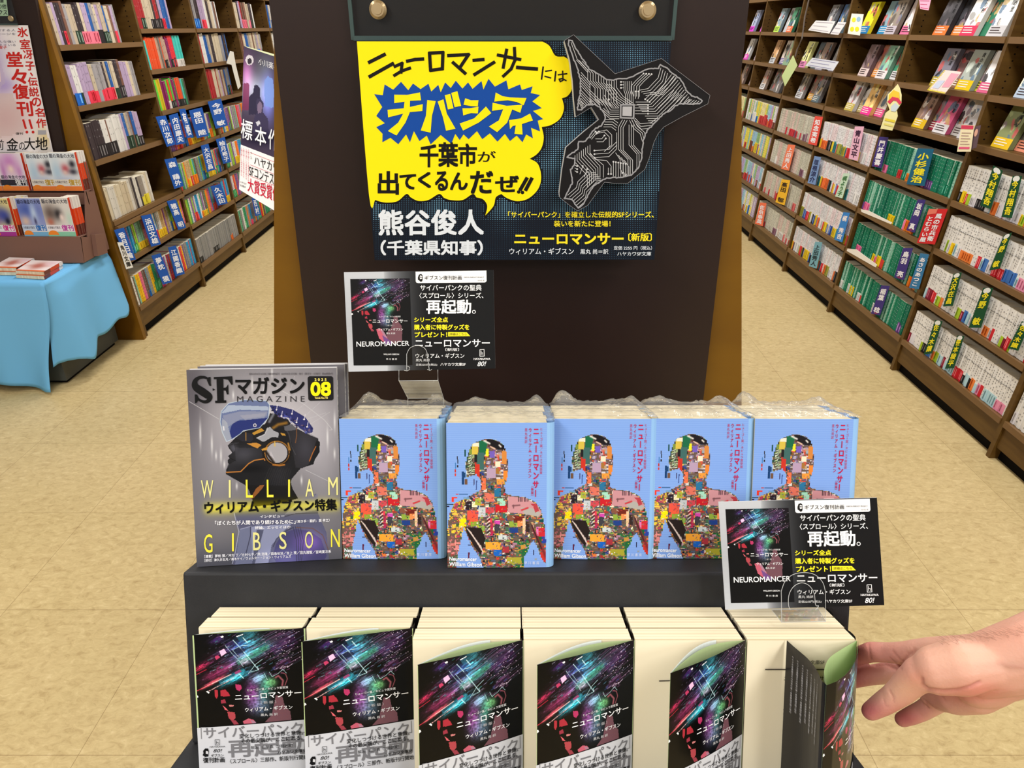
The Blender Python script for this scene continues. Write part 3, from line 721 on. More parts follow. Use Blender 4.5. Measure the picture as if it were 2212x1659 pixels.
LDN = ['on fourth shelf, first from the near upright', 'on fourth shelf, second from the near upright', 'on fourth shelf, narrow one in the middle', 'on fourth shelf, wide one before the upright', 'on fourth shelf past the upright',
       'on third shelf at the near end', 'on third shelf past the first upright', 'on third shelf of the bay behind', 'on second shelf between grey and yellow spines', 'on second shelf of nearest bay, by the white sign',
       'on second shelf of nearest bay, amid orange and grey', 'on lowest shelf beside the sky-blue spine', 'on lowest shelf before the upright', 'on second shelf, twin by the upright', 'on lowest far shelf beside the pillar']
for (q, tx), nm in zip(LD, LDN):
    card('divider_card', q, 'L', -0.026, BL, 'blue divider card with white lettering ' + nm, 'divider card', 'blue divider cards on the left-hand shelves', tx, (230, 236, 250))
card('shelf_sign', z2([(915, 445), (957, 445), (1038, 640), (985, 655)]), 'L', -0.05, (226, 226, 222), 'white upright sign card at the near end of left bookcase', 'sign', None, '角川文庫', (50, 50, 50))
# hanging and standing promotion cards
G_ = 'promotion cards clipped to the right-hand shelves'
def scrib(n, c, x0=0.1, x1=0.9, y0=0.15, y1=0.85, w=0.05):
    def f(b, xf):
        for i in range(n):
            y = y0 + (y1 - y0) * i / max(n - 1, 1)
            stroke(b, [(x0, y), (x1 - 0.15 * (i % 2), y)], w, xf, c)
    return f
card('promotion_card', z3([(585, 160), (738, 165), (690, 262), (525, 235)]), 'R', -0.05, (238, 238, 240), 'blank-looking white card lying at the shelf edge', 'card', G_, extra=scrib(3, (190, 186, 196)))
card('promotion_card', z3([(760, 170), (822, 175), (760, 272), (698, 265)]), 'R', -0.05, (234, 232, 236), 'narrow white card next to the blank white one', 'card', G_, extra=scrib(3, (190, 186, 196)))
def exy(b, xf):
    for (x, y, c) in ((0.3, 0.3, (250, 226, 60)), (0.7, 0.72, (250, 226, 40)), (0.3, 0.75, (250, 226, 40)), (0.68, 0.25, (150, 190, 220))):
        b.add([xf(x + 0.17 * math.cos(t), y + 0.12 * math.sin(t)) for t in np.linspace(0, 6.283, 12)[:-1]], [tuple(range(11))], c)
card('promotion_card', z3([(865, 105), (957, 110), (927, 277), (832, 262)]), 'R', -0.05, (240, 238, 226), 'white card with yellow blotches hanging at an upright', 'card', G_, extra=exy)
card('promotion_card', z3([(1390, -6), (1482, -6), (1462, 80), (1398, 70)]), 'R', -0.04, (238, 170, 196), 'small pink card hanging from the highest shelf', 'card', G_, extra=scrib(3, (190, 60, 110)))
card('promotion_card', z3([(1310, 178), (1372, 178), (1362, 240), (1300, 240)]), 'R', 0.03, (240, 240, 240), 'white tag printed with the number ten', 'card', G_, '10', (16, 16, 16), vert=False)
card('promotion_card', z3([(558, 450), (765, 480), (720, 550), (503, 512)]), 'R', -0.05, (216, 220, 230), 'pale blue-white price strip card on the middle shelf edge', 'card', G_, extra=scrib(3, (140, 140, 180)))
def exz(b, xf):
    for i in range(14):
        b.add([xf(0.0, i / 14), xf(0.09, (i + .5) / 14), xf(0, (i + 1) / 14)], [(0, 1, 2)], (235, 220, 60))
        b.add([xf(i / 14, 1.0), xf((i + .5) / 14, 0.9), xf((i + 1) / 14, 1)], [(0, 1, 2)], (235, 220, 60))
    b.quad(xf(0.5, 0.1), xf(0.95, 0.1), xf(0.95, 0.7), xf(0.6, 0.75), (244, 170, 190))
    b.quad(xf(0.15, 0.5), xf(0.5, 0.45), xf(0.5, 0.85), xf(0.15, 0.85), (206, 216, 240))
card('promotion_card', z3([(1590, 545), (1722, 560), (1590, 730), (1453, 702)]), 'R', -0.05, (246, 226, 222), 'pink and white card with yellow zigzag border', 'card', G_, extra=exz)
def mascot():
    q = z3([(1222, 655), (1240, 690), (1252, 740), (1250, 805), (1215, 860), (1222, 905), (1180, 1017), (1088, 1002), (1128, 880), (1160, 855), (1140, 800), (1145, 735), (1190, 692)])
    P = [on_case(x, y, 'R', -0.045) for x, y in q]
    b = MB(); n = np.array([-1.0, 0, 0.08]); b.prism(P, -n * 0.0015, (236, 230, 170))
    xf = lambda x, y: on_case(1600 + .2773 * x, .2773 * y, 'R', -0.0465)
    b.poly([xf(x, y) for x, y in ((1155, 740), (1190, 700), (1235, 720), (1240, 790), (1200, 770), (1150, 800))], (236, 200, 60))
    stroke(b, [(1158, 795), (1185, 768), (1220, 775), (1240, 800)], 26, xf, (214, 60, 90))
    b.poly([xf(x, y) for x, y in ((1170, 830), (1205, 800), (1235, 830), (1205, 870), (1170, 865))], (200, 214, 222))
    stroke(b, [(1130, 930), (1195, 945)], 18, xf, (230, 210, 60)); stroke(b, [(1120, 965), (1180, 980)], 14, xf, (230, 220, 120))
    props(b.build_at('promotion_card', P[6]), 'tall yellow keyhole-shaped card hanging before an upright', 'card', G_)
mascot()
def exw(b, xf):
    b.quad(xf(0.02, 0.02), xf(0.98, 0.02), xf(0.98, 0.16), xf(0.02, 0.16), (206, 60, 90))
    scrib(5, (190, 160, 150), 0.15, 0.85, 0.3, 0.72, 0.03)(b, xf)
    b.quad(xf(0.1, 0.82), xf(0.9, 0.82), xf(0.9, 0.9), xf(0.1, 0.9), (226, 90, 130))
card('promotion_card', z3([(1720, 970), (1818, 975), (1790, 1182), (1685, 1182)]), 'R', -0.05, (240, 228, 190), 'cream card with red heading hanging below a shelf', 'card', G_, extra=exw)
card('promotion_card', z3([(1825, 985), (1870, 975), (1835, 1150), (1790, 1165)]), 'R', -0.045, (96, 76, 84), 'dark rounded portrait card behind the cream card', 'card', G_, extra=lambda b, xf: b.add([xf(0.45 + 0.3 * math.cos(t), 0.3 + 0.17 * math.sin(t)) for t in np.linspace(0, 6.283, 14)[:-1]], [tuple(range(13))], (220, 170, 150)))
# pale green card on a grey strap
P = [on_case(x, y, 'R', -0.09) for x, y in z3([(410, 430), (442, 510), (347, 670), (322, 590)])]
t = thing('hanging_tag', 'pale green boxy tag on a long grey strap before the shelves', 'tag', tuple(P[0]))
b = MB(); b.prism(P, np.array([0.004, 0.02, -0.004]), (196, 214, 152)); b.build_at('tag_box', P[0], t)
b = MB(); b.tube([on_case(x, y, 'R', -0.085) for x, y in z3([(532, -4), (500, 130), (478, 300), (440, 385), (425, 440)])], 0.005, (110, 100, 92)); b.build_at('strap', P[0], t)
for q, lb in ((z4([(935, 186), (1000, 200), (1180, 292), (1170, 304), (940, 208)]), 'white price strip along the third shelf edge of green spines'), (z4([(832, 494), (900, 500), (1062, 620), (1050, 640), (826, 512)]), 'cream price strip along the second shelf edge of green spines')):
    P = [on_case(x, y, 'R', -0.03) for x, y in q]
    b = MB(); b.prism(P, np.array([0.0015, 0, 0]), (236, 230, 220)); props(b.build_at('price_strip', P[0]), lb, 'price strip')
P = [on_case(x, y, 'L', -0.05) for x, y in [(489, 137), (497, 110), (504, 112), (509, 140), (520, 186), (514, 193), (505, 160), (500, 140)]]
b = MB(); b.prism(P, np.array([0.0015, 0, 0]), (214, 212, 204)); props(b.build_at('promotion_card', P[0]), 'curled white card sticking out from the left-hand shelves', 'card')
# ------------------------------------------------------------------ the black display stand and what it carries
TILT = R(20); D0 = 0.785
SO = PD(1106, 1207.5, D0)
SA = np.array([1.0, 0, 0]); SB = np.array([0, math.sin(TILT), math.cos(TILT)]); SN = np.array([0, -math.cos(TILT), math.sin(TILT)])
def L2W(x, y, z):            # stand-local: x to the side, y into the stand, z up along the leaning faces
    return SO + x * SA - y * SN + z * SB
def lc(px, py, c):           # pixel -> stand-local point on the plane y = -c
    r = ray(px, py); D = np.dot(SO + c * SN - CAM, SN) / np.dot(r, SN); p = CAM + D * r - SO
    return np.array([np.dot(p, SA), -np.dot(p, SN), np.dot(p, SB)])
def lb(px, py, b):           # pixel -> stand-local point on the plane z = b
    r = ray(px, py); D = np.dot(SO + b * SB - CAM, SB) / np.dot(r, SB); p = CAM + D * r - SO
    return np.array([np.dot(p, SA), -np.dot(p, SN), np.dot(p, SB)])
ROT = (-TILT, 0, 0)
ZB = lc(1106, 1375, 0.108)[2]           # top of the dark books
EY = lb(1106, 1236, 0)[1]               # front edge of the upper tier
XL, XR = lb(393, 1236, 0)[0], lb(1842, 1236, 0)[0]
BH, BW, BT = 0.157, 0.1055, 0.0235
ZL0 = ZB - BH                            # lower tier
FY = EY - 3 * 0.0245 - 0.004             # front plane of the third dark book
stand = thing('display_stand', 'matt black two-tiered display stand leaning back in the middle aisle', 'display stand', tuple(SO), ROT)
def spart(name, fn, m='stand'):
    b = MB(); fn(b); o = b.build(name, stand)
    bv = o.modifiers.new('bevel', 'BEVEL'); bv.width = 0.003; bv.segments = 2; bv.limit_method = 'ANGLE'
    return o
spart('upper_tier', lambda b: b.box(XL, XR, EY, 0.145, ZL0, -0.0006, m='stand'))
spart('lower_tier', lambda b: b.box(XL - 0.006, XR + 0.006, FY - 0.05, 0.145, ZL0 - 0.26, ZL0 - 0.0006, m='stand'))
def foot(b):
    v = []
    for (x, y, z) in [(XL - 0.006, FY - 0.05, ZL0 - 0.2602), (XR + 0.006, FY - 0.05, ZL0 - 0.2602), (XR + 0.006, 0.145, ZL0 - 0.2602), (XL - 0.006, 0.145, ZL0 - 0.2602)]:
        v.append(L2W(x, y, z))
    w = [np.array([p[0], p[1], 0.0]) for p in v]
    inv = lambda p: (np.dot(p - SO, SA), -np.dot(p - SO, SN), np.dot(p - SO, SB))
    b.hexa([inv(p) for p in w] + [inv(p) for p in v], m='stand')
spart('base_cabinet', foot)

def local_thing(name, label, cat, x, y, z, rz=0.0, group=None):
    t = thing(name, label, cat, tuple(L2W(x, y, z)), (0, 0, 0), group)
    t.rotation_euler = (Matrix.Rotation(-TILT, 3, 'X') @ Matrix.Rotation(rz, 3, 'Z')).to_euler()
    return t

# ---- blue covers with a collage figure -------------------------------------------------------
BC = homog([(60, 178), (1000, 178), (1005, 1510), (92, 1525)], [(0, 0), (1, 0), (1, 1), (0, 1)])
BI = homog([(0, 0), (1, 0), (1, 1), (0, 1)], [(60, 178), (1000, 178), (1005, 1510), (92, 1525)])
def collage():
    w, h = 212, 314
    A = Art(w, h, BI, (120, 158, 224))
    row = (np.arange(h) % 4 < 2)[:, None] * np.ones((1, w))
    A.blend(row * 0.35, (150, 182, 236))
    body = [(430, 325), (480, 328), (545, 345), (600, 380), (625, 440), (640, 520), (645, 620), (638, 700), (612, 760), (622, 820), (660, 850), (800, 868), (895, 905), (950, 970), (985, 1090), (1003, 1300), (1008, 1490), (970, 1440), (930, 1340), (890, 1265), (860, 1290), (835, 1370), (800, 1420), (800, 1530), (430, 1530), (400, 1440), (350, 1370), (300, 1290), (262, 1200), (240, 1150), (222, 1250), (190, 1400), (170, 1530), (80, 1530), (85, 1180), (108, 1020), (150, 930), (240, 890), (320, 845), (398, 800), (398, 720), (350, 660), (262, 690), (250, 560), (275, 470), (310, 380), (370, 350)]
    Xq = np.round(A.X / 12) * 12; Yq = np.round(A.Y / 10) * 10
    mask = inpoly(Xq + 3, Yq + 2, body)
    rg = random.Random(11)
    base = A.a.copy()
    A.a[mask] = (104, 84, 74)
    pal = [(168, 52, 44), (206, 60, 52), (228, 120, 60), (120, 84, 40), (196, 160, 110), (60, 110, 80), (34, 84, 60), (40, 60, 130), (220, 190, 60), (150, 150, 148), (206, 206, 200), (30, 26, 30), (90, 50, 50), (130, 160, 70), (170, 120, 150), (240, 226, 200), (84, 96, 120), (60, 44, 40), (190, 120, 96), (110, 70, 120), (70, 76, 84), (44, 90, 70), (24, 40, 70), (120, 124, 120), (90, 84, 70)]
    def rect(x0, y0, x1, y1, c, al=1.0): A.poly([(x0, y0), (x1, y0), (x1, y1), (x0, y1)], c, al)
    for i in range(3600):
        x = rg.uniform(70, 1000); y = rg.uniform(320, 1520)
        ww = rg.choice([8, 12, 18, 26, 40]); hh = rg.choice([5, 7, 10, 16, 26])
        c = rg.choice(pal)
        if y < 700 and x < 330: c = rg.choice([(210, 214, 190), (40, 70, 50), (120, 140, 60), (150, 170, 120), (30, 40, 36)])
        elif x < 240 and 900 < y < 1230: c = rg.choice([(226, 196, 60), (214, 160, 50), (236, 200, 70), (200, 150, 90), (176, 60, 90), (60, 90, 60)])
        elif x < 240 and y >= 1230 and y < 1400: c = rg.choice([(214, 130, 130), (200, 110, 100), (150, 80, 90), (224, 150, 140)])
        elif x < 200 and y > 1400: c = rg.choice([(40, 110, 70), (30, 90, 60), (150, 50, 40)])
        elif 420 < x < 640 and 440 < y < 700: c = rg.choice([(170, 140, 160), (206, 196, 196), (120, 110, 150), (180, 150, 110), (90, 60, 50), (150, 160, 170), (60, 50, 60), (200, 80, 60)])
        elif 700 < x < 850 and y > 1260: c = rg.choice([(40, 110, 60), (60, 130, 70), (30, 90, 50), (190, 150, 60)])
        rect(x, y, x + ww, y + hh, c)
    for f in [(310, 360, 372, 400, (226, 220, 196)), (306, 398, 362, 470, (206, 180, 70)), (372, 345, 445, 470, (24, 100, 66)), (330, 470, 356, 545, (30, 28, 30)), (437, 420, 460, 490, (240, 220, 40)), (358, 455, 420, 610, (60, 100, 96)), (335, 560, 380, 690, (196, 50, 36)), (470, 440, 520, 500, (110, 90, 180)), (525, 535, 575, 585, (236, 220, 190)), (485, 600, 560, 650, (160, 110, 50)), (445, 600, 530, 690, (176, 150, 176)), (585, 440, 632, 560, (206, 130, 60)), (600, 620, 640, 720, (226, 130, 50)),
              (540, 700, 610, 740, (230, 150, 60)), (400, 690, 440, 800, (226, 110, 70)), (520, 780, 580, 860, (40, 110, 150)), (428, 830, 520, 910, (214, 110, 90)), (530, 935, 640, 1005, (196, 30, 40)), (548, 878, 602, 905, (160, 214, 190)), (570, 890, 622, 945, (160, 214, 190)), (250, 910, 315, 985, (40, 26, 34)), (310, 912, 365, 960, (238, 226, 190)), (270, 990, 372, 1078, (226, 84, 66)), (372, 960, 440, 1050, (190, 196, 200)), (440, 960, 520, 1010, (200, 70, 80)), (290, 1060, 365, 1128, (230, 90, 60)),
              (195, 1065, 262, 1145, (252, 222, 10)), (300, 1092, 378, 1140, (134, 160, 50)), (372, 1136, 432, 1205, (134, 170, 60)), (525, 1082, 576, 1120, (206, 70, 166)), (460, 1060, 500, 1110, (230, 60, 80)), (485, 1100, 510, 1220, (176, 40, 80)), (525, 1118, 576, 1200, (60, 60, 66)), (600, 1020, 700, 1060, (40, 110, 96)), (640, 1030, 705, 1075, (130, 80, 60)), (660, 1090, 742, 1140, (140, 166, 60)), (664, 1148, 742, 1195, (30, 60, 130)), (700, 1040, 800, 1100, (110, 36, 26)),
              (735, 1085, 790, 1140, (238, 140, 80)), (785, 1060, 808, 1200, (236, 190, 150)), (815, 1090, 850, 1190, (50, 36, 34)), (445, 1280, 580, 1350, (236, 160, 50)), (560, 1215, 640, 1260, (196, 206, 206)), (518, 1352, 592, 1408, (24, 96, 190)), (640, 1420, 775, 1480, (166, 160, 50)), (780, 1300, 850, 1500, (30, 100, 54)), (770, 1305, 815, 1345, (190, 140, 60)), (910, 1140, 945, 1220, (236, 110, 170)), (910, 1230, 960, 1285, (20, 96, 50)), (930, 1150, 1000, 1230, (196, 40, 50)), (960, 1230, 1004, 1290, (40, 60, 150)), (950, 1350, 1004, 1460, (196, 50, 40)), (600, 1320, 660, 1380, (160, 50, 60)), (320, 870, 380, 900, (190, 40, 40)), (340, 880, 395, 940, (160, 170, 60))]:
        rect(*f)
    for i in range(900):
        x = rg.uniform(90, 1000); y = rg.uniform(700, 1520); c = rg.choice(pal + [(30, 26, 30), (226, 220, 206), (24, 96, 70)])
        if rg.random() < 0.5: A.line([(x, y), (x + rg.uniform(-26, 26), y + rg.uniform(-22, 22))], 4, c)
        else: rect(x, y, x + rg.choice([6, 10, 16]), y + rg.choice([4, 6, 12]), c)
    A.poly([(440, 330), (500, 332), (560, 360), (612, 395), (618, 430), (545, 425), (500, 400), (455, 380)], (24, 20, 24))
    A.line([(420, 345), (470, 370)], 16, (220, 216, 206)); A.line([(560, 385), (575, 400)], 14, (226, 220, 210)); A.line([(480, 400), (520, 420)], 12, (226, 190, 170))
    A.poly([(648, 858), (800, 872), (900, 925), (955, 1000), (940, 1046), (790, 1020), (645, 1005)], (196, 140, 146))
    A.poly([(760, 960), (860, 965), (950, 1010), (930, 1045), (800, 1022)], (170, 166, 160)); A.poly([(850, 925), (915, 930), (935, 990), (900, 1010), (880, 950)], (176, 60, 70))
    A.line([(690, 945), (755, 940)], 12, (110, 70, 76)); A.line([(698, 940), (698, 965)], 10, (110, 70, 76)); A.line([(775, 985), (830, 965)], 14, (196, 40, 50))
    for x in (745, 760, 775, 800, 812, 830): A.line([(x, 870), (x, 905)], 7, (50, 30, 40))
    A.poly([(250, 1150), (400, 1150), (440, 1250), (420, 1340), (400, 1400), (340, 1330), (280, 1230)], (36, 26, 24))
    for k in range(8): A.line([(270 + k * 18, 1160 + k * 22), (310 + k * 16, 1200 + k * 26)], 9, (220, 200, 190))
    A.line([(870, 1140), (1004, 1420)], 26, (120, 40, 44)); A.line([(860, 1110), (960, 1340)], 8, (40, 30, 34)); A.line([(850, 1090), (870, 1240)], 16, (90, 70, 60))
    for k in range(9): A.line([(455, 1070 + k * 18), (480, 1050 + k * 18)], 8, (30, 30, 32) if k % 2 else (220, 214, 200))
    for k in range(26): A.line([(270 + 8 * (k % 5), 480 + k * 7), (300 + 6 * (k % 3), 470 + k * 7)], 5, (214, 224, 210) if k % 2 else (34, 60, 44))
    A.a[~mask] = base[~mask]
    for f in [(236, 430, 250, 495, (20, 70, 60)), (165, 490, 176, 520, (40, 30, 30)), (170, 520, 180, 560, (30, 30, 36)), (168, 570, 180, 595, (40, 30, 30)), (148, 550, 160, 605, (60, 120, 180)), (148, 610, 160, 640, (180, 50, 40)), (148, 650, 160, 676, (200, 60, 50)), (212, 632, 236, 680, (20, 60, 110)), (236, 640, 248, 690, (30, 70, 110)), (216, 680, 236, 752, (20, 60, 110)), (240, 700, 266, 752, (110, 80, 60)), (326, 700, 332, 760, (60, 50, 90)), (346, 712, 358, 800, (60, 80, 140)),
              (160, 838, 186, 846, (190, 60, 50)), (190, 838, 275, 846, (60, 100, 150)), (120, 870, 172, 884, (226, 60, 40)), (120, 884, 145, 915, (226, 60, 40)), (76, 932, 138, 944, (30, 60, 80)), (80, 950, 100, 965, (30, 30, 60)), (280, 1308, 306, 1316, (30, 20, 60)), (282, 1380, 296, 1440, (90, 30, 60)), (884, 1350, 894, 1400, (30, 20, 60)), (280, 425, 306, 470, (120, 140, 60)), (230, 870, 290, 885, (110, 150, 190)), (900, 1430, 920, 1445, (140, 150, 160)), (940, 1070, 978, 1095, (20, 70, 70))]:
        rect(*f)
    return A.out()
COLLAGE = collage()
LBLUE = (126, 168, 232)
SPR = 0.0085  # spine rounding
def blue_cover_point(u, v, o=0.0):
    """front cover then the rounded spine on its right; u may exceed 1 to run round the spine"""
    z = BH * (1 - v)
    if u <= 1: return (u * BW, -o - 0.0012 * math.sin(math.pi * min(max(u, 0), 1)) , z)
    th = (u - 1) * 1.9
    return (BW + (SPR + o) * math.sin(min(th, 1.57)), SPR - (SPR + o) * math.cos(min(th, 1.57)) + max(0, th - 1.57) * 0.02, z)
def blue_book(label, x, y, rz=0.0, art=True, z=0.0):
    ch = BH if art else BH - 0.0012
    t = local_thing('blue_paperback', label, 'book', x, y, z, rz, 'blue-covered paperbacks in five shrink-wrapped stacks')
    b = MB()
    b.box(0.001, BW, 0.0006, BT - 0.0002, 0.001, BH - 0.0004, m='pages')
    b.build('page_block', t)
    b = MB()
    if art:
        h, w = COLLAGE.shape[:2]
        G = np.array([[blue_cover_point(i / w, j / h) for i in range(w + 1)] for j in range(h + 1)])
        b.grid(G, COLLAGE, 'gloss')
    else:
        G = np.array([[blue_cover_point(u, v) for u in (0, 1)] for v in (0.009, 1)]); b.grid(G, LBLUE, 'gloss')
    us = [1, 1.2, 1.4, 1.6, 1.83, 2.1]
    G = np.array([[blue_cover_point(u, v) for u in us] for v in (0, 1)]); b.grid(G, (140, 184, 230), 'gloss')
    b.quad((BW + SPR, SPR + 0.002, 0), (BW + SPR, BT - SPR, 0), (BW + SPR, BT - SPR, ch), (BW + SPR, SPR + 0.002, ch), (132, 176, 226), 'gloss')
    b.quad((0, BT, 0), (BW, BT, 0), (BW, BT, BH - 0.0014), (0, BT, BH - 0.0014), LBLUE, 'gloss')
    b.quad((BW + SPR, BT - SPR, 0), (BW, BT, 0), (BW, BT, BH), (BW + SPR, BT - SPR, BH), LBLUE, 'gloss')
    if art:
        xf = lambda X, Y: (lambda uv: blue_cover_point(uv[0], uv[1], 0.0005))(BC(X, Y))
        RED = (186, 24, 74)
        vtext(b, 'ヒューゴー賞／ネビュラ賞受賞', 934, 222, 962, 655, xf, RED, 'gloss', 0.0)
        vtext(b, 'ニューロマンサー', 872, 215, 930, 870, xf, RED, 'gloss', 0.03)
        vtext(b, '〔新版〕', 858, 745, 884, 870, xf, RED, 'gloss', 0.01)
        vtext(b, 'ウィリアム・ギブスン', 830, 222, 860, 690, xf, RED, 'gloss', 0.02)
        vtext(b, '黒丸尚訳', 794, 225, 820, 370, xf, RED, 'gloss', 0.0)
        text(b, 'Neuromancer', (108, 1424, 362, 1458), xf, (240, 244, 250), 'gloss', 0.025)
        text(b, 'William Gibson', (108, 1472, 410, 1508), xf, (240, 244, 250), 'gloss', 0.025)
        text(b, '早 川 書 房', (802, 1455, 940, 1484), xf, (220, 228, 244), 'gloss', 0.0)
    b.build('cover', t)
    return t
stacks = []   # px of the left edge, foot y of the front cover
for k, (px, py, rz) in enumerate([(741, 1207, 0.0), (967, 1226, 0.01), (1192, 1207, -0.01), (1400, 1206, 0.0), (1619, 1207, -0.02)]):
    p = lb(px, py, 0.0); stacks.append((p[0], p[1], rz))
proto = None; protob = None
names = ['stack beside the magazine', 'forward-standing second stack', 'middle of five stacks', 'fourth stack from the magazine', 'fifth stack, above the standing card']
for k, (x, y, rz) in enumerate(stacks):
    if k == 2: x += 0.001
    nb = 5 if k == 1 else 4
    for j in range(nb):
        lab = ('front blue paperback with collage figure cover, ' if j == 0 else 'blue paperback, %s behind the front one, ' % ordinal(j)) + names[k]
        yy = y + j * (BT + 0.0008)
        jx = [0, 0.001, -0.0015, 0.0008, 0.001][j]; jz = [0, 0.0004, 0.0002, 0.0006, 0.0002][j]
        if j == 0 and proto: 
            t = dup(proto, tuple(L2W(x, yy, 0)), label=lab)
        elif j == 0: t = proto = blue_book(lab, x, yy, 0, True)
        elif protob: t = dup(protob, tuple(L2W(x + jx, yy, jz)), label=lab)
        else: t = protob = blue_book(lab, x + jx, yy, 0, False, jz)
        t.rotation_euler = (Matrix.Rotation(-TILT, 3, 'X') @ Matrix.Rotation(rz, 3, 'Z')).to_euler()
# shrink film: crumpled over the heads, tight over fronts
def film(k):
    x, y, rz = stacks[k]
    nb = 5 if k == 1 else 4
    rg = np.random.RandomState(40 + k)
    t = local_thing('shrink_wrap', 'crumpled clear shrink film over the tops of the ' + names[k], 'plastic film', x, y, 0.0, rz, 'shrink film on the blue paperback stacks')
    b = MB()
    W = BW + SPR; Dp = nb * (BT + 0.0008)
    nx, ny = 44, 30
    G = []
    y0 = 0.0
    sd = 60 + k
    for j in range(ny + 1):
        v = j / ny; rowp = []
        for i in range(nx + 1):
            u = i / nx
            fx, fy = u * W, -0.002 + v * (Dp + 0.004)
            hh = 0.0035 + 0.007 * abs(n2(np.array(u * 9.0 + 3), np.array(v * 6.0 + k * 7), sd) - 0.4) + 0.004 * abs(n2(np.array(u * 22.0), np.array(v * 14.0), sd + 1) - 0.5)
            hh += 0.012 * math.exp(-((u - (0.14 + 0.1 * (k % 2))) / 0.10) ** 2 - ((v - 0.85) / 0.2) ** 2) * (1.0 if k in (0, 2, 4) else 0.5)
            hh += 0.009 * math.exp(-((u - 0.85) / 0.07) ** 2 - ((v - 0.75) / 0.2) ** 2)
            ed = min(u, 1 - u, v, 1 - v) * 12
            hh = hh * min(1, 0.25 + ed)
            rowp.append((fx, fy, BH + hh + 0.001))
        G.append(rowp)
    b.grid(np.array(G), (255, 255, 255), 'film')
    b.build('film_sheet', t, smooth=True)
for k in range(5): film(k)

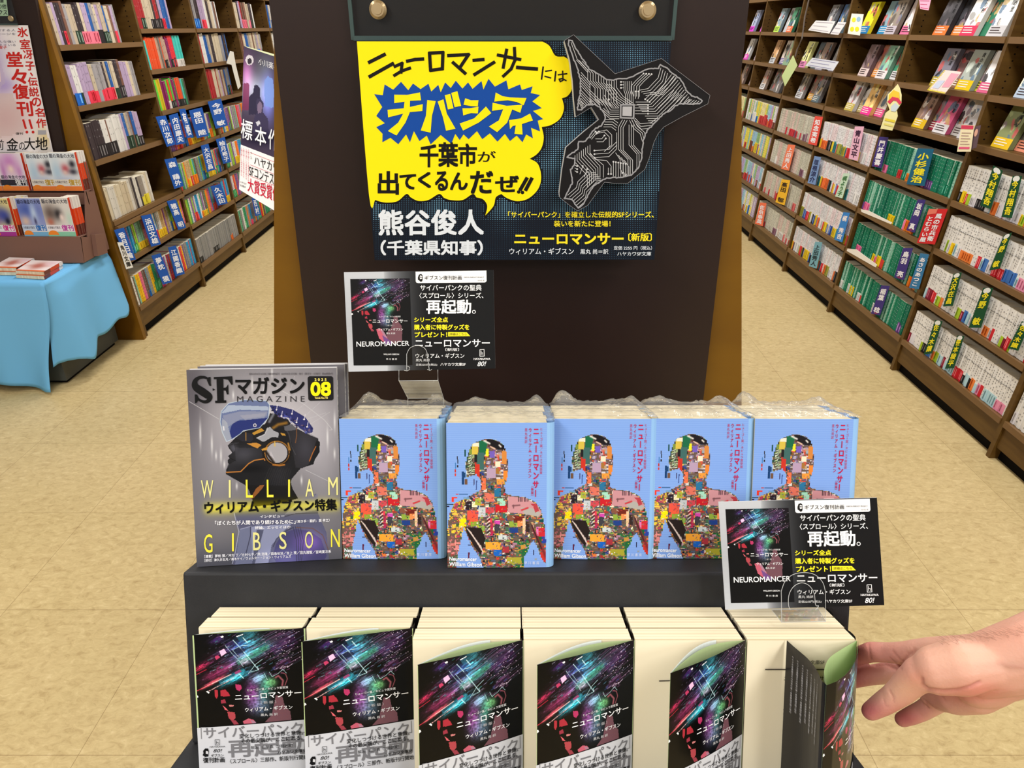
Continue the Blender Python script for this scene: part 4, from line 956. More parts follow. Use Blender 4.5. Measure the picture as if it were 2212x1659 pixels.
# ---- dark covers ------------------------------------------------------------------------------
# the drawing's coordinates are those of one crop of the first cover
NC = homog([(98, 105), (1385, 45), (1398, 1850), (205, 1990)], [(0, 0), (1, 0), (1, 1), (0, 1)])
NI = homog([(0, 0), (1, 0), (1, 1), (0, 1)], [(98, 105), (1385, 45), (1398, 1850), (205, 1990)])
def neon(w, h, vmax=1.0):
    rg0 = random.Random(8)
    A = Art(w, h, lambda u, v: NI(u, v * vmax), (4, 4, 5))
    X, Y = A.X, A.Y
    al = X * 0.868 - Y * 0.496; pe = X * 0.496 + Y * 0.868
    st = 0.25 + 1.1 * n2(pe / 9.0, al / 190.0, 5) * (0.4 + 0.9 * n2(pe / 30.0, al / 260.0, 6))
    st2 = 0.2 + 1.2 * n2(pe / 5.0, al / 60.0, 8)
    bl = n2(np.floor(pe / 14.0) * 1.7, np.floor(al / 22.0) * 1.3, 9)
    band = 1 / (1 + np.exp((pe - (800 + 0.0 * al)) / 12.0)) * 1 / (1 + np.exp(-(X - 150 - (600 - Y) * 0.25) / 40.0))
    T = st * band
    GK = 0.72
    A.glow(640, 250, 150, 120, (60, 90, 190), 1.0, tex=T * GK)
    A.glow(760, 170, 120, 130, (90, 220, 225), 1.1, tex=T * GK)
    A.glow(840, 330, 230, 70, (70, 210, 170), 1.1, -32, T * GK)
    A.glow(650, 420, 170, 90, (80, 130, 210), 0.9, -30, T * GK)
    A.glow(700, 440, 60, 55, (220, 210, 225), 1.0, -30, st2 * GK)
    A.glow(440, 560, 280, 70, (190, 60, 120), 1.2, -30, T * GK)
    A.glow(460, 330, 130, 60, (150, 80, 170), 1.0, -30, T * st2 * GK)
    A.glow(220, 480, 170, 60, (120, 30, 70), 1.2, -30, T * GK)
    A.glow(1150, 300, 260, 200, (110, 40, 120), 1.15, -30, T * GK)
    A.glow(1110, 480, 150, 60, (190, 70, 160), 1.0, -30, T * GK)
    A.glow(590, 660, 170, 46, (60, 200, 225), 1.3, -30, st2 * 1.3)
    A.glow(860, 660, 90, 60, (130, 190, 220), 1.1, -20, st2 * 1.2)
    A.glow(380, 170, 90, 50, (110, 60, 170), 1.0, -20, st2 * GK)
    A.glow(180, 540, 90, 30, (230, 50, 90), 1.3, -30, st2 * GK)
    A.glow(340, 720, 130, 20, (250, 110, 120), 1.2, -32)
    br_ = 0.35 + 0.9 * n2(np.floor(pe / 16.0) * 2.3, np.floor(al / 34.0) * 1.9, 21); A.a = A.a * np.where(X < 1000, br_, 0.75)[..., None]
    fine = ((al % 11) < 4.5) & (n2(pe / 40., al / 90., 22) > 0.45); A.a = A.a * np.where(fine, 0.45, 1.0)[..., None]
    sp = (bl > 0.88) & (band > 0.5) & (T > 0.45)
    A.addc(sp * 0.25, (130, 120, 150))
    def slab(cx, cy, L_, w_, col, al):      # a straight-edged bar lying along the streaks
        d = np.array((0.868, -0.496)) * L_ / 2; n = np.array((0.496, 0.868)) * w_ / 2; c = np.array((cx, cy))
        A.blend(inpoly(X, Y, [tuple(c - d - n), tuple(c + d - n), tuple(c + d + n), tuple(c - d + n)]) * al * (0.55 + 0.45 * (al_ > 0.5)), col)
    al_ = n2(al / 8.0, pe / 6.0, 30)
    for f in [(800, 370, 420, 60, (70, 170, 130), .55), (640, 215, 120, 70, (40, 60, 130), .5), (720, 120, 200, 90, (50, 130, 150), .5), (560, 640, 330, 56, (30, 120, 150), .6), (600, 640, 140, 30, (150, 220, 240), .5), (430, 600, 300, 60, (130, 40, 84), .5), (360, 700, 260, 26, (170, 50, 80), .55), (440, 745, 330, 10, (250, 190, 190), .8),
              (1120, 500, 220, 60, (110, 50, 110), .5), (1150, 260, 300, 120, (60, 24, 76), .5), (700, 455, 90, 60, (190, 180, 206), .55), (540, 230, 110, 60, (80, 60, 130), .5), (450, 330, 60, 56, (190, 130, 180), .6), (860, 665, 130, 60, (140, 180, 214), .55), (400, 160, 120, 34, (70, 44, 120), .6), (640, 330, 70, 100, (24, 28, 50), .7), (920, 240, 160, 40, (40, 90, 110), .5)]: slab(*f)
    for i in range(150):
        x = rg0.uniform(300, 1250); y = rg0.uniform(110, 620)
        slab(x, y, rg0.uniform(12, 70), rg0.uniform(5, 13), rg0.choice([(90, 150, 180), (60, 90, 150), (150, 80, 140), (20, 16, 26), (14, 12, 16), (190, 190, 216), (60, 160, 150), (100, 50, 110)]), 0.6)
    rg = random.Random(3)
    # streak lines to the upper corner, dots at their ends
    for i in range(70):
        x = rg.uniform(800, 1250); y = rg.uniform(120, 520); L = rg.uniform(80, 260)
        c = rg.choice([(190, 120, 190), (170, 90, 170), (120, 160, 190), (200, 150, 200)])
        A.line([(x, y), (x + L * 0.85, y - L * 0.5)], 5.0, c, 0.34); A.ell(x + L * 0.85, y - L * 0.5, 4.5, 4.5, (226, 206, 230), 0.8)
    for i in range(26):
        x = rg.uniform(240, 900); y = rg.uniform(180, 640); L = rg.uniform(30, 120)
        A.line([(x, y), (x + L * 0.85, y - L * 0.5)], 5.0, rg.choice([(150, 190, 220), (200, 120, 170), (160, 160, 210)]), 0.35)
    for p, w_ in (([(575, 180), (650, 270), (740, 390), (860, 560)], 8), ([(480, 240), (560, 350), (640, 440), (690, 520)], 4), ([(690, 150), (740, 215)], 10), ([(570, 300), (680, 250), (780, 250)], 4), ([(560, 295), (640, 400), (740, 370)], 4),
                  ([(745, 610), (830, 490), (905, 430)], 5), ([(770, 590), (860, 560), (850, 520)], 5), ([(640, 610), (690, 665)], 9), ([(430, 730), (640, 620)], 3), ([(920, 600), (960, 690)], 3), ([(980, 590), (1010, 650), (1080, 610), (1130, 560), (1170, 610)], 4)):
        A.line(p, w_, (200, 238, 245), 0.95)
    A.line([(1100, 550), (1190, 520), (1180, 540), (1240, 490)], 5, (226, 200, 226)); A.line([(1100, 550), (1130, 515), (1150, 530)], 4, (226, 200, 226))
    A.line([(210, 800), (340, 730), (550, 615)], 9, (255, 200, 196)); A.line([(150, 830), (330, 740)], 7, (226, 60, 80))
    A.line([(130, 630), (265, 555)], 6, (220, 40, 70))
    A.poly([(610, 300), (690, 280), (720, 320), (650, 345)], (30, 34, 60), 0.7); A.poly([(415, 320), (470, 290), (500, 340), (440, 385)], (236, 190, 226)); A.poly([(430, 130), (460, 120), (465, 140), (435, 150)], (240, 236, 240)); A.poly([(610, 130), (690, 100), (690, 110), (620, 140)], (230, 236, 240))
    A.poly([(360, 390), (400, 370), (425, 400), (380, 430)], (190, 60, 100)); A.poly([(590, 590), (650, 555), (670, 580), (600, 620)], (170, 60, 110), 0.8)
    # face in profile
    A.poly([(600, 740), (660, 750), (672, 790), (640, 828), (605, 800)], (176, 50, 96))
    A.poly([(360, 810), (395, 815), (400, 890), (385, 925), (362, 890)], (170, 46, 58))
    A.poly([(430, 820), (480, 805), (520, 850), (540, 890), (480, 896), (430, 890)], (168, 44, 58)); A.poly([(430, 940), (480, 930), (492, 975), (440, 985)], (150, 48, 66))
    A.poly([(455, 1010), (500, 1050), (520, 1072), (480, 1060)], (220, 100, 110)); A.poly([(525, 1000), (580, 998), (575, 1018), (530, 1020)], (196, 120, 120))
    A.poly([(505, 1080), (590, 1090), (600, 1160), (560, 1200), (520, 1160)], (170, 66, 74)); A.poly([(540, 1180), (600, 1190), (640, 1240), (580, 1240)], (146, 56, 70))
    tx = 0.45 + 0.8 * n2(X / 14.0, Y / 14.0, 12)
    A.glow(790, 860, 80, 170, (110, 50, 110), 1.25, 0, tx); A.glow(930, 800, 70, 130, (60, 130, 110), 1.1, 15, tx); A.glow(1000, 720, 60, 50, (110, 170, 100), 1.0, 0, tx); A.glow(880, 1010, 120, 120, (70, 90, 110), 1.1, 0, tx)
    k = inpoly(X, Y, [(1050, 880), (1120, 900), (1140, 1000), (1200, 1080), (1212, 1170), (1200, 1400), (1050, 1460), (900, 1380), (900, 1240), (1000, 1120)])
    A.blend(k * 0.85, (132, 84, 92)); A.blend(k * 0.35 * n2(X / 8., Y / 8., 14), (90, 70, 90))
    A.line([(1050, 660), (1080, 640), (1130, 700), (1120, 760)], 20, (150, 80, 90)); A.line([(1110, 600), (1160, 620), (1178, 680), (1150, 760)], 9, (150, 80, 90))
    A.poly([(680, 1200), (740, 1165), (800, 1180), (900, 1330), (960, 1500), (880, 1480), (740, 1380)], (190, 90, 110)); A.poly([(760, 1180), (820, 1200), (900, 1330), (880, 1400)], (150, 140, 160), 0.6)
    A.poly([(800, 1300), (1000, 1430), (960, 1500), (860, 1480)], (110, 70, 130))
    A.poly([(262, 832), (285, 826), (305, 852), (290, 858)], (240, 240, 240)); A.poly([(140, 890), (160, 880), (174, 905), (150, 922)], (245, 245, 245))
    return A.out()
OBI_V = 0.605
NEON = neon(212, int(212 * 1.482 * OBI_V), OBI_V)
NEONF = neon(130, 190, 1.0)
WHITE = (236, 236, 238)
def dark_cover_text(b, xf, m='gloss'):
    text(b, 'ヒューゴー賞／ネビュラ賞受賞', [(735, 795), (1185, 765), (1188, 795), (738, 826)], xf, WHITE, m, 0.0)
    text(b, 'ニューロマンサー', [(596, 865), (1325, 815), (1330, 885), (600, 938)], xf, (250, 250, 250), m, 0.012)
    text(b, '〔 新 版 〕', [(885, 950), (1050, 940), (1052, 975), (888, 985)], xf, (190, 190, 194), m, 0.0)
    text(b, 'ウィリアム・ギブスン', [(708, 1030), (1228, 998), (1230, 1048), (710, 1080)], xf, WHITE, m, 0.01)
    text(b, '黒丸 尚 訳', [(880, 1102), (1066, 1092), (1068, 1124), (882, 1134)], xf, (214, 214, 216), m, 0.0)
def obi_text(b, xf):
    GR, BK = (120, 120, 124), (14, 14, 16)
    m = 'print'
    stroke(b, [(218, 1415), (212, 1275), (262, 1272)], 7, xf, GR, m); stroke(b, [(1300, 1330), (1365, 1328), (1360, 1190)], 7, xf, GR, m)
    text(b, 'サイバーパンク', [(240, 1282), (1330, 1205), (1340, 1340), (250, 1408)], xf, GR, m, 0.016)
    text(b, '再起動', [(520, 1425), (1372, 1360), (1378, 1580), (528, 1632)], xf, GR, m, 0.022)
    def xf2(x, y): return xf(x, y, 0.0003)
    text(b, '変化しつづける世界と意識。', [(645, 1345), (1340, 1300), (1342, 1355), (648, 1402)], xf2, BK, m, 0.006)
    text(b, 'その最尖端が、ここにある。', [(665, 1405), (1330, 1362), (1333, 1415), (668, 1460)], xf2, BK, m, 0.006)
    text(b, '解説：山岸 真（SF翻訳家）', [(772, 1488), (1225, 1460), (1227, 1500), (775, 1530)], xf2, BK, m, 0.0)
    text(b, 'ハヤカワ文庫SF', [(1060, 1545), (1370, 1520), (1372, 1560), (1064, 1585)], xf2, BK, m, 0.01)
    text(b, '〈スプロール〉三部作、新版刊行開始', [(540, 1650), (1385, 1590), (1388, 1645), (544, 1705)], xf2, BK, m, 0.006)
    # small publisher's mark, HAYAKAWA, 80!, masked head
    for p in ([(374, 1420), (424, 1418), (426, 1482), (376, 1484), (374, 1420)], [(390, 1435), (392, 1468)], [(390, 1452), (408, 1448), (410, 1468)]): stroke(b, p, 4.5, xf2, BK, m)
    text(b, 'HAYAKAWA', [(315, 1500), (488, 1490), (489, 1510), (316, 1520)], xf2, BK, m, 0.0)
    text(b, '80!', [(365, 1535), (455, 1530), (445, 1572), (352, 1576)], xf2, BK, m, 0.0)
    b.poly([xf2(x, y) for x, y in ((240, 1560), (262, 1530), (296, 1530), (304, 1560), (300, 1600), (300, 1625), (262, 1632), (234, 1612), (244, 1590))], BK, m)
    b.poly([xf(x, y, 0.0006) for x, y in ((274, 1556), (300, 1562), (298, 1596), (272, 1590))], (210, 210, 214), m)
    text(b, 'ギブスン', [(330, 1597), (470, 1590), (472, 1622), (332, 1630)], xf2, BK, m, 0.01)
    text(b, '復刊計画', [(240, 1642), (480, 1628), (482, 1690), (242, 1704)], xf2, BK, m, 0.02)
def path_points(ang, bow, n=60, w=BW, sideways=0.0):
    """a sheet from the hinge (s=0) to its free edge: local offset to the left and outward; ang: opening; bow: sag towards the block"""
    s = np.linspace(0, 1, n + 1)
    L = w * s
    off = bow * np.sin(math.pi * s)
    ca, sa = math.cos(ang), math.sin(ang)
    left = L * ca + off * sa * sideways
    out = L * sa - off
    return left, out
def dark_book(x, yfront, ang, bow, label, front=True, k=0, page_text=False):
    """x: left side of the block; yfront: its front plane (local y)"""
    t = local_thing('dark_paperback', label, 'book', x, yfront, ZL0, 0.0, 'dark-covered paperbacks packed on the lower tier')
    z1 = BH - 0.001
    b = MB()
    # page block with fine waves at the fore edge
    b.box(0.0, BW - 0.003, 0.0012, BT - 0.0008, 0.001, z1 + 0.0008, m='pages')
    b.build('page_block', t)
    b = MB()
    b.quad((0, BT - 0.0004, 0), (BW, BT - 0.0004, 0), (BW, BT - 0.0004, BH - 0.0016), (0, BT - 0.0004, BH - 0.0016), (9, 8, 9), 'gloss')
    # spine
    G = np.array([[(BW - 0.003 + 0.003 * math.sin(a), BT / 2 - (BT / 2 - 0.001) * math.cos(a), zz) for a in np.linspace(0, math.pi, 7)] for zz in (0, BH)])
    b.grid(G, (18, 16, 20), 'gloss')
    b.build('back_cover_and_spine', t)
    if not front:
        b = MB(); b.quad((0, 0.0002, 0), (BW, 0.0002, 0), (BW, 0.0002, BH - 0.0012), (0, 0.0002, BH - 0.0012), (9, 8, 9), 'gloss'); b.build('front_cover', t)
        return t
    left, out = path_points(ang, bow, 116)
    hx = BW
    def CP(u, v, o=0.0):
        s = (1 - u) * 116; i = min(max(int(s), 0), 115); f = s - i
        l = left[i] * (1 - f) + left[i + 1] * f; ou = out[i] * (1 - f) + out[i + 1] * f
        return (hx - l - o * math.sin(ang), -ou - 0.0004 - o * math.cos(ang), BH * (1 - v))
    b = MB()
    h, w = NEON.shape[:2]
    cols = [CP(i / w, 0) for i in range(w + 1)]
    G = np.array([[(c[0], c[1], BH * (1 - OBI_V * j / h)) for c in cols] for j in range(h + 1)])
    b.grid(G, NEON, 'gloss')
    G2 = np.array([[(c[0], c[1], zz) for c in cols[::4]] for zz in (BH * (1 - OBI_V), 0)])
    b.grid(G2, (9, 8, 9), 'gloss')
    xf = lambda X, Y, o=0.0: (lambda uv: CP(uv[0], uv[1], 0.0005 + o))(NC(X, Y))
    dark_cover_text(b, xf)
    b.build('front_cover', t)
    # paper band
    b = MB()
    nb = 58
    G3 = []
    for j, v in enumerate(np.linspace(0, 1, 3)):
        rowp = []
        for i in range(nb + 1):
            u = i / nb; vt = 0.628 - 0.02 * u * 1.2 + 0.0
            vt = OBI_V + 0.004 if True else vt
            c = CP(u, 0, 0.0007)
            vv = vt * (1 - v) + v * 1.0
            rowp.append((c[0], c[1], BH * (1 - vv)))
        G3.append(rowp)
    b.grid(np.array(G3), (202, 204, 210), 'print')
    xfo = lambda X, Y, o=0.0: (lambda uv: CP(uv[0], uv[1], 0.0011 + o))(NC(X, Y))
    obi_text(b, xfo)
    # it also wraps the spine
    G = np.array([[(BW - 0.003 + 0.0036 * math.sin(a), BT / 2 - (BT / 2 - 0.0006) * math.cos(a), zz) for a in np.linspace(0.2, math.pi, 7)] for zz in (0, BH * (1 - OBI_V))])
    b.grid(G, (214, 216, 222), 'print')
    b.build('paper_band', t)
    if ang > 0.06:
        b = MB()
        sag = min(0.020, 0.030 * ang + 0.001)
        l2, o2 = path_points(ang, bow + sag, 24)
        G = np.array([[(hx - a, -o_ - 0.0006, zz) for a, o_ in zip(l2, o2)] for zz in (0.001, BH - 0.0006)])
        b.grid(G, (176, 196, 142), 'print'); b.build('green_endpaper', t)
        b = MB()
        l3, o3 = path_points(ang, bow + sag * 1.35, 24)
        G = np.array([[(hx - a, -max(o_, 0.0004) - 0.0003, zz) for a, o_ in list(zip(l3, o3))[8:]] for zz in (0.001, BH - 0.0002)])
        b.grid(G, (222, 228, 230), 'print'); b.build('jacket_flap', t)
        b = MB()
        b.quad((0.0, 0.0008, 0.001), (BW, 0.0008, 0.001), (BW, 0.0008, z1), (0, 0.0008, z1), (232, 222, 194), 'print')
        b.build('title_page', t)
        if page_text is not False:
            pt = MB(); TX = (60, 54, 48)
            P = lambda x_, z_: (x_, 0.0004, z_)
            if page_text == 'line':
                pt.quad(P(0.006, 0.0), P(0.006, 0.0), P(0.006, 0.0), P(0.006, 0.0), TX)
            xp = lambda X, Y: (X, 0.0003, BH - Y)
            stroke(pt, [(0.030 if k == 5 else 0.024, 0.042), (0.095, 0.040)], 0.0011, xp, TX)
            if k == 5:
                text(pt, 'ハヤカワ文庫SF', (0.042, 0.031, 0.074, 0.036), xp, TX, bold=0)
                text(pt, 'ニューロマンサー', (0.036, 0.048, 0.080, 0.0525), xp, TX, bold=0)
                text(pt, 'ウィリアム・ギブスン', (0.038, 0.060, 0.074, 0.064), xp, TX, bold=0)
                text(pt, '黒丸 尚訳', (0.048, 0.067, 0.062, 0.0705), xp, TX, bold=0)
                for q in range(3):
                    stroke(pt, [(0.050 + 0.012 * (0.5 + 0.5 * math.cos(a + q)), 0.083 + 0.005 * math.sin(a * (1 + q * 0.5) + q)) for a in np.linspace(0, 6.283, 22)], 0.0005, xp, TX)
                text(pt, '早 川 書 房', (0.042, 0.137, 0.068, 0.141), xp, TX, bold=0)
                text(pt, '9174', (0.050, 0.145, 0.062, 0.1485), xp, TX, bold=0)
            o = pt.build('page_print', t)
    return t
COLX = [lc(px, 1376, 0.108)[0] for px in (893, 1131, 1370, 1611)]
pit = (COLX[3] - COLX[0]) / 3
COLX = [COLX[0] - 2 * pit, COLX[0] - pit] + COLX
cn = ['first column, below the magazine', 'second column, beside the first', 'third column from the magazine side', 'fourth column from the magazine side', 'fifth column, cover curling open', 'last column, under the standing card']
OPEN = [(0.14, -0.001), (0.27, -0.001), (0.46, -0.002), (0.46, -0.002), (0.62, -0.003)]
backs = None
for k in range(6):
    rows = 2 if k < 2 else 3
    for r in range(3):
        if k < 2 and r == 2: continue
        y = EY - 0.002 - (r + 1) * 0.0245
        front = r == rows - 1
        x = COLX[k] + (0.001 * ((k * 7 + r * 3) % 3 - 1) if not front else 0) + (0.0 if k >= 2 else (1 - r) * 0.003)
        if k < 2: x -= 0.002
        if front and k < 5:
            dark_book(x, y, OPEN[k][0], OPEN[k][1], 'neon-covered dark paperback with grey band, front of ' + cn[k], True, k, page_text='line' if k == 4 else False)
        elif front:
            last_xy = (x, y)
        else:
            lab = 'dark paperback showing cream page top, %s from front, %s' % (ordinal(rows - r), cn[k].split(',')[0])
            if backs is None: backs = dark_book(x, y, 0, 0, lab, False)
            else: dup(backs, tuple(L2W(x, y, ZL0)), label=lab)
# the last front book, its cover swung far open
t = dark_book(last_xy[0], last_xy[1], 0.0, 0.0, 'dark paperback with cover swung wide open showing cream title page, at the reaching hand', False, 5)
for ch in list(t.children):
    if ch.name.startswith('front_cover'): bpy.data.objects.remove(ch)
pt = MB(); TX = (60, 54, 48); z1 = BH - 0.001
pt.quad((0.0, 0.0004, 0.001), (BW - 0.002, 0.0004, 0.001), (BW - 0.002, 0.0004, z1), (0, 0.0004, z1), (232, 222, 194), 'print')
xp = lambda X, Y: (X, -0.0003, BH - Y)
stroke(pt, [(0.018, 0.030), (0.080, 0.030)], 0.0012, xp, TX)
text(pt, 'ハヤカワ文庫SF', (0.042, 0.0205, 0.074, 0.025), xp, TX, bold=0)
text(pt, 'ニューロマンサー', (0.036, 0.037, 0.080, 0.0415), xp, TX, bold=0)
text(pt, 'ウィリアム・ギブスン', (0.038, 0.048, 0.074, 0.052), xp, TX, bold=0)
text(pt, '黒丸 尚訳', (0.048, 0.0555, 0.062, 0.059), xp, TX, bold=0)
for q in range(3):
    stroke(pt, [(0.048 + 0.011 * math.cos(a + q), 0.075 + 0.0048 * math.sin(a * (1 + q * 0.5) + q)) for a in np.linspace(0, 6.283, 22)], 0.0005, xp, TX)
text(pt, '早 川 書 房', (0.042, 0.128, 0.068, 0.132), xp, TX, bold=0)
text(pt, '9174', (0.050, 0.137, 0.062, 0.1405), xp, TX, bold=0)
pt.build('title_page', t)
# open cover: from the hinge outward, curling; then the dark flap folding back
hx = BW
cov = [(hx - 0.0005, -0.0004), (hx - 0.006, -0.012), (hx - 0.013, -0.026), (hx - 0.022, -0.040), (hx - 0.032, -0.053), (hx - 0.043, -0.065), (hx - 0.055, -0.075), (hx - 0.066, -0.081)]
flap = [(hx - 0.066, -0.081), (hx - 0.0680, -0.076), (hx - 0.0650, -0.064), (hx - 0.0630, -0.050), (hx - 0.0635, -0.034), (hx - 0.067, -0.016), (hx - 0.069, -0.0016)]
def resample(pts, n):
    pts = np.array(pts); d = np.r_[0, np.cumsum(np.hypot(*np.diff(pts, axis=0).T))]
    s = np.linspace(0, d[-1], n)
    # smooth with a Catmull-like fit by dense linear and box filter
    q = np.c_[np.interp(s, d, pts[:, 0]), np.interp(s, d, pts[:, 1])]
    for _ in range(3): q[1:-1] = (q[:-2] + q[1:-1] * 2 + q[2:]) / 4
    return q
h, w = NEON.shape[:2]
cv = resample(cov, w + 1)[::-1]      # u = 0 at the free fold
nr = np.gradient(cv, axis=0); nr = np.c_[nr[:, 1], -nr[:, 0]]; nr /= np.linalg.norm(nr, axis=1)[:, None]
def CP6(u, v, o=0.0):
    s = u * w; i = min(max(int(s), 0), w - 1); f = s - i
    p = cv[i] * (1 - f) + cv[i + 1] * f + nr[i] * o
    return (p[0], p[1], BH * (1 - v) )
b = MB()
G = np.array([[CP6(i / w, OBI_V * j / h) for i in range(w + 1)] for j in range(h + 1)])
b.grid(G, NEON, 'gloss')
G = np.array([[CP6(i / 20, v) for i in range(21)] for v in (OBI_V, 1)]); b.grid(G, (9, 8, 9), 'gloss')
dark_cover_text(b, lambda X, Y, o=0.0: (lambda uv: CP6(uv[0], uv[1], 0.0006 + o))(NC(X, Y)))
G = np.array([[CP6(i / 20, v, -0.0006) for i in range(21)] for v in (0.003, 1)]); b.grid(G, (182, 202, 148), 'print')
b.build('front_cover', t)
b = MB()
# the band has slipped: it sits lower at the fold
G = np.array([[CP6(i / 30, (0.86 - 0.25 * i / 30) * (1 - v) + v, 0.0009) for i in range(31)] for v in (0, 0.5, 1)]); b.grid(G, (214, 216, 222), 'print')
obi_text(b, lambda X, Y, o=0.0: (lambda uv: CP6(uv[0], min(uv[1] + 0.25 * (1 - uv[0]), 1.0), 0.0013 + o))(NC(X, Y)))
b.build('paper_band', t)
b = MB()
fl = resample(flap, 25)
G = np.array([[(p[0], p[1], zz) for p in fl] for zz in (0.0, BH)]); b.grid(G, (26, 25, 28), 'gloss')
def FX(u, v):
    i = min(max(u, 0), 1) * 23.99; k = int(i); f_ = i - k; p = fl[k] * (1 - f_) + fl[k + 1] * f_
    return (p[0] - 0.0006, p[1], BH * (1 - v))
for j in range(7): vtext(b, 'アメリカ合衆国生まれ作家の第一長篇電脳空間三部作', 0.22 + j * 0.10, 0.06, 0.26 + j * 0.10, 0.42 - 0.03 * (j % 2), FX, (190, 190, 196), 'gloss', 0.0)
b.build('jacket_flap', t)
b = MB()
gl = resample([(hx - 0.002, -0.001), (hx - 0.022, -0.016), (hx - 0.044, -0.034), (hx - 0.059, -0.058), (hx - 0.0655, -0.080)], 20)
G = np.array([[(p[0], p[1], zz) for p in gl] for zz in (0.0, BH - 0.0005)]); b.grid(G, (176, 198, 142), 'print')
b.build('green_endpaper', t)
# ------------------------------------------------------------------ the grey magazine
c2 = lambda x, y: (400 + x / 5.7216, 760 + y / 5.7216)
c3 = lambda x, y: (400 + x / 5.978, 1000 + y / 5.978)
MC = [(408.4, 795), (731, 791.5), (738.7, 1207), (426, 1224)]
MH = homog(MC, [(0, 0), (1, 0), (1, 1), (0, 1)]); MI = homog([(0, 0), (1, 0), (1, 1), (0, 1)], MC)
mbl, mbr = lb(426, 1224, 0.0), lb(738.7, 1207, 0.0)
MW = float(np.hypot(*(mbr - mbl)[:2])); MRZ = math.atan2((mbr - mbl)[1], (mbr - mbl)[0]); MHt = MW * 1.40; MT = 0.0105
def magazine_art():
    A = Art(300, 424, MI, (118, 116, 122))
    A.glow(600, 905, 130, 110, (96, 94, 96), 0.9); A.glow(470, 1000, 50, 160, (20, 20, 22), 1); A.glow(700, 1000, 40, 140, (26, 26, 28), 1)
    A.glow(560, 1240, 300, 60, (-46, -42, -36), 1); A.glow(420, 850, 30, 100, (-30, -32, -30), 1)
    P = lambda L: [c2(*p) for p in L]; Q = lambda L: [c3(*p) for p in L]
    def po(L, c, al=1.0): A.poly(P(L), c, al)
    def li(L, w, c, al=1.0): A.line(P(L), w / 5.72, c, al)
    for x, y, h in ((210, 1000, 150), (350, 1130, 120), (400, 1270, 50), (460, 1270, 90), (1865, 850, 110), (1775, 1050, 120), (1000, 480, 60), (620, 520, 50), (855, 400, 90), (1100, 240, 60), (1450, 1580, 50), (650, 1650, 40), (1860, 1250, 60), (960, 1640, 40), (1560, 1150, 40), (500, 1380, 50)):
        A.ell(*c2(x, y), 2.2, h / 5.7, (236, 236, 240), 0.85, True)
    li([(80, 595), (440, 815)], 5, (214, 214, 218)); li([(980, 330), (1300, 510), (1500, 640), (1740, 830), (1835, 950), (1800, 955)], 5, (214, 214, 218)); li([(1500, 1450), (1780, 1590)], 5, (200, 200, 206))
    for a, b_ in (((1210, 790), (1390, 500)), ((1330, 760), (1590, 560)), ((1390, 880), (1700, 600)), ((1490, 830), (1760, 740)), ((1520, 910), (1810, 730)), ((1140, 690), (1200, 430)), ((1250, 700), (1380, 280))): li([a, b_], 3, (214, 214, 222), 0.7)
    # torso suit
    A.poly(Q([(630, 640), (880, 600), (1500, 470), (1700, 390), (1720, 640), (1830, 900), (1860, 1300), (1890, 1435), (600, 1435), (640, 1200), (715, 880)]), (96, 98, 128))
    A.poly(Q([(715, 850), (860, 820), (1000, 780), (1000, 1000), (870, 1350), (640, 1350)]), (118, 124, 156)); A.poly(Q([(860, 820), (1380, 780), (1250, 900), (1120, 1060), (1050, 1420), (870, 1420)]), (150, 156, 190)); A.poly(Q([(930, 860), (1020, 860), (900, 1300), (860, 1330)]), (88, 92, 120))
    A.poly(Q([(1180, 1040), (1270, 900), (1420, 850), (1600, 870), (1760, 980), (1830, 1200), (1700, 1420), (1250, 1420), (1130, 1200)]), (76, 74, 120)); A.glow(*c3(1600, 1020), 28, 20, (60, 30, 80), 1); A.glow(*c3(1300, 1250), 40, 24, (40, 40, 60), 1)
    for k in range(4): A.line(Q([(1400 + k * 30, 820), (1440 + k * 30, 1000), (1440 + k * 20, 1300)]), 1.2, (60, 58, 84))
    A.line(Q([(1440, 830), (1650, 840), (1780, 930), (1850, 1120)]), 1.5, (120, 84, 70)); A.line(Q([(640, 640), (700, 880), (650, 1150), (610, 1300)]), 1.6, (180, 184, 214)); A.line(Q([(720, 850), (860, 812)]), 1.5, (170, 174, 206)); A.line(Q([(850, 820), (850, 930), (790, 1160)]), 1.5, (50, 50, 72))
    A.line(Q([(1140, 1080), (1180, 980), (1300, 880), (1400, 830)]), 1.2, (50, 48, 70)); A.line(Q([(1290, 690), (1420, 650), (1720, 640)]), 1.4, (60, 58, 80)); A.poly(Q([(1500, 460), (1718, 395), (1722, 600), (1500, 640), (1290, 660)]), (128, 128, 156), 0.8)
    # neck
    A.poly(Q([(700, 170), (1110, 90), (1380, 60), (1500, 70), (1400, 160), (1375, 240), (1400, 330), (1470, 450), (1200, 530), (850, 560), (880, 470), (830, 330), (780, 270)]), (22, 21, 22))
    A.poly(Q([(1050, 200), (1000, 260), (920, 330), (855, 460), (900, 440), (1000, 330), (1060, 240)]), (150, 92, 44))
    for k in range(6): A.line(Q([(1140 + k * 40, 60 + k * 10), (1100 + k * 40, 180)]), 0.8, (60, 60, 62))
    # head
    po([(640, 1050), (545, 1140), (560, 1180), (600, 1235), (545, 1275), (565, 1300), (540, 1325), (550, 1380), (520, 1450), (520, 1500), (620, 1560), (760, 1640), (1000, 1640), (1300, 1650), (1330, 1560), (1440, 1430), (1600, 1380), (1680, 1100), (1560, 1020), (1300, 880), (1150, 720), (1000, 880), (720, 980)], (28, 28, 31))
    po([(640, 1170), (960, 1180), (970, 1290), (750, 1400), (700, 1470), (540, 1470), (560, 1380), (640, 1330)], (42, 42, 47)); po([(560, 1150), (620, 1130), (640, 1200), (610, 1225)], (50, 50, 56)); A.line(P([(570, 1300), (640, 1335)]), 1.2, (10, 10, 12))
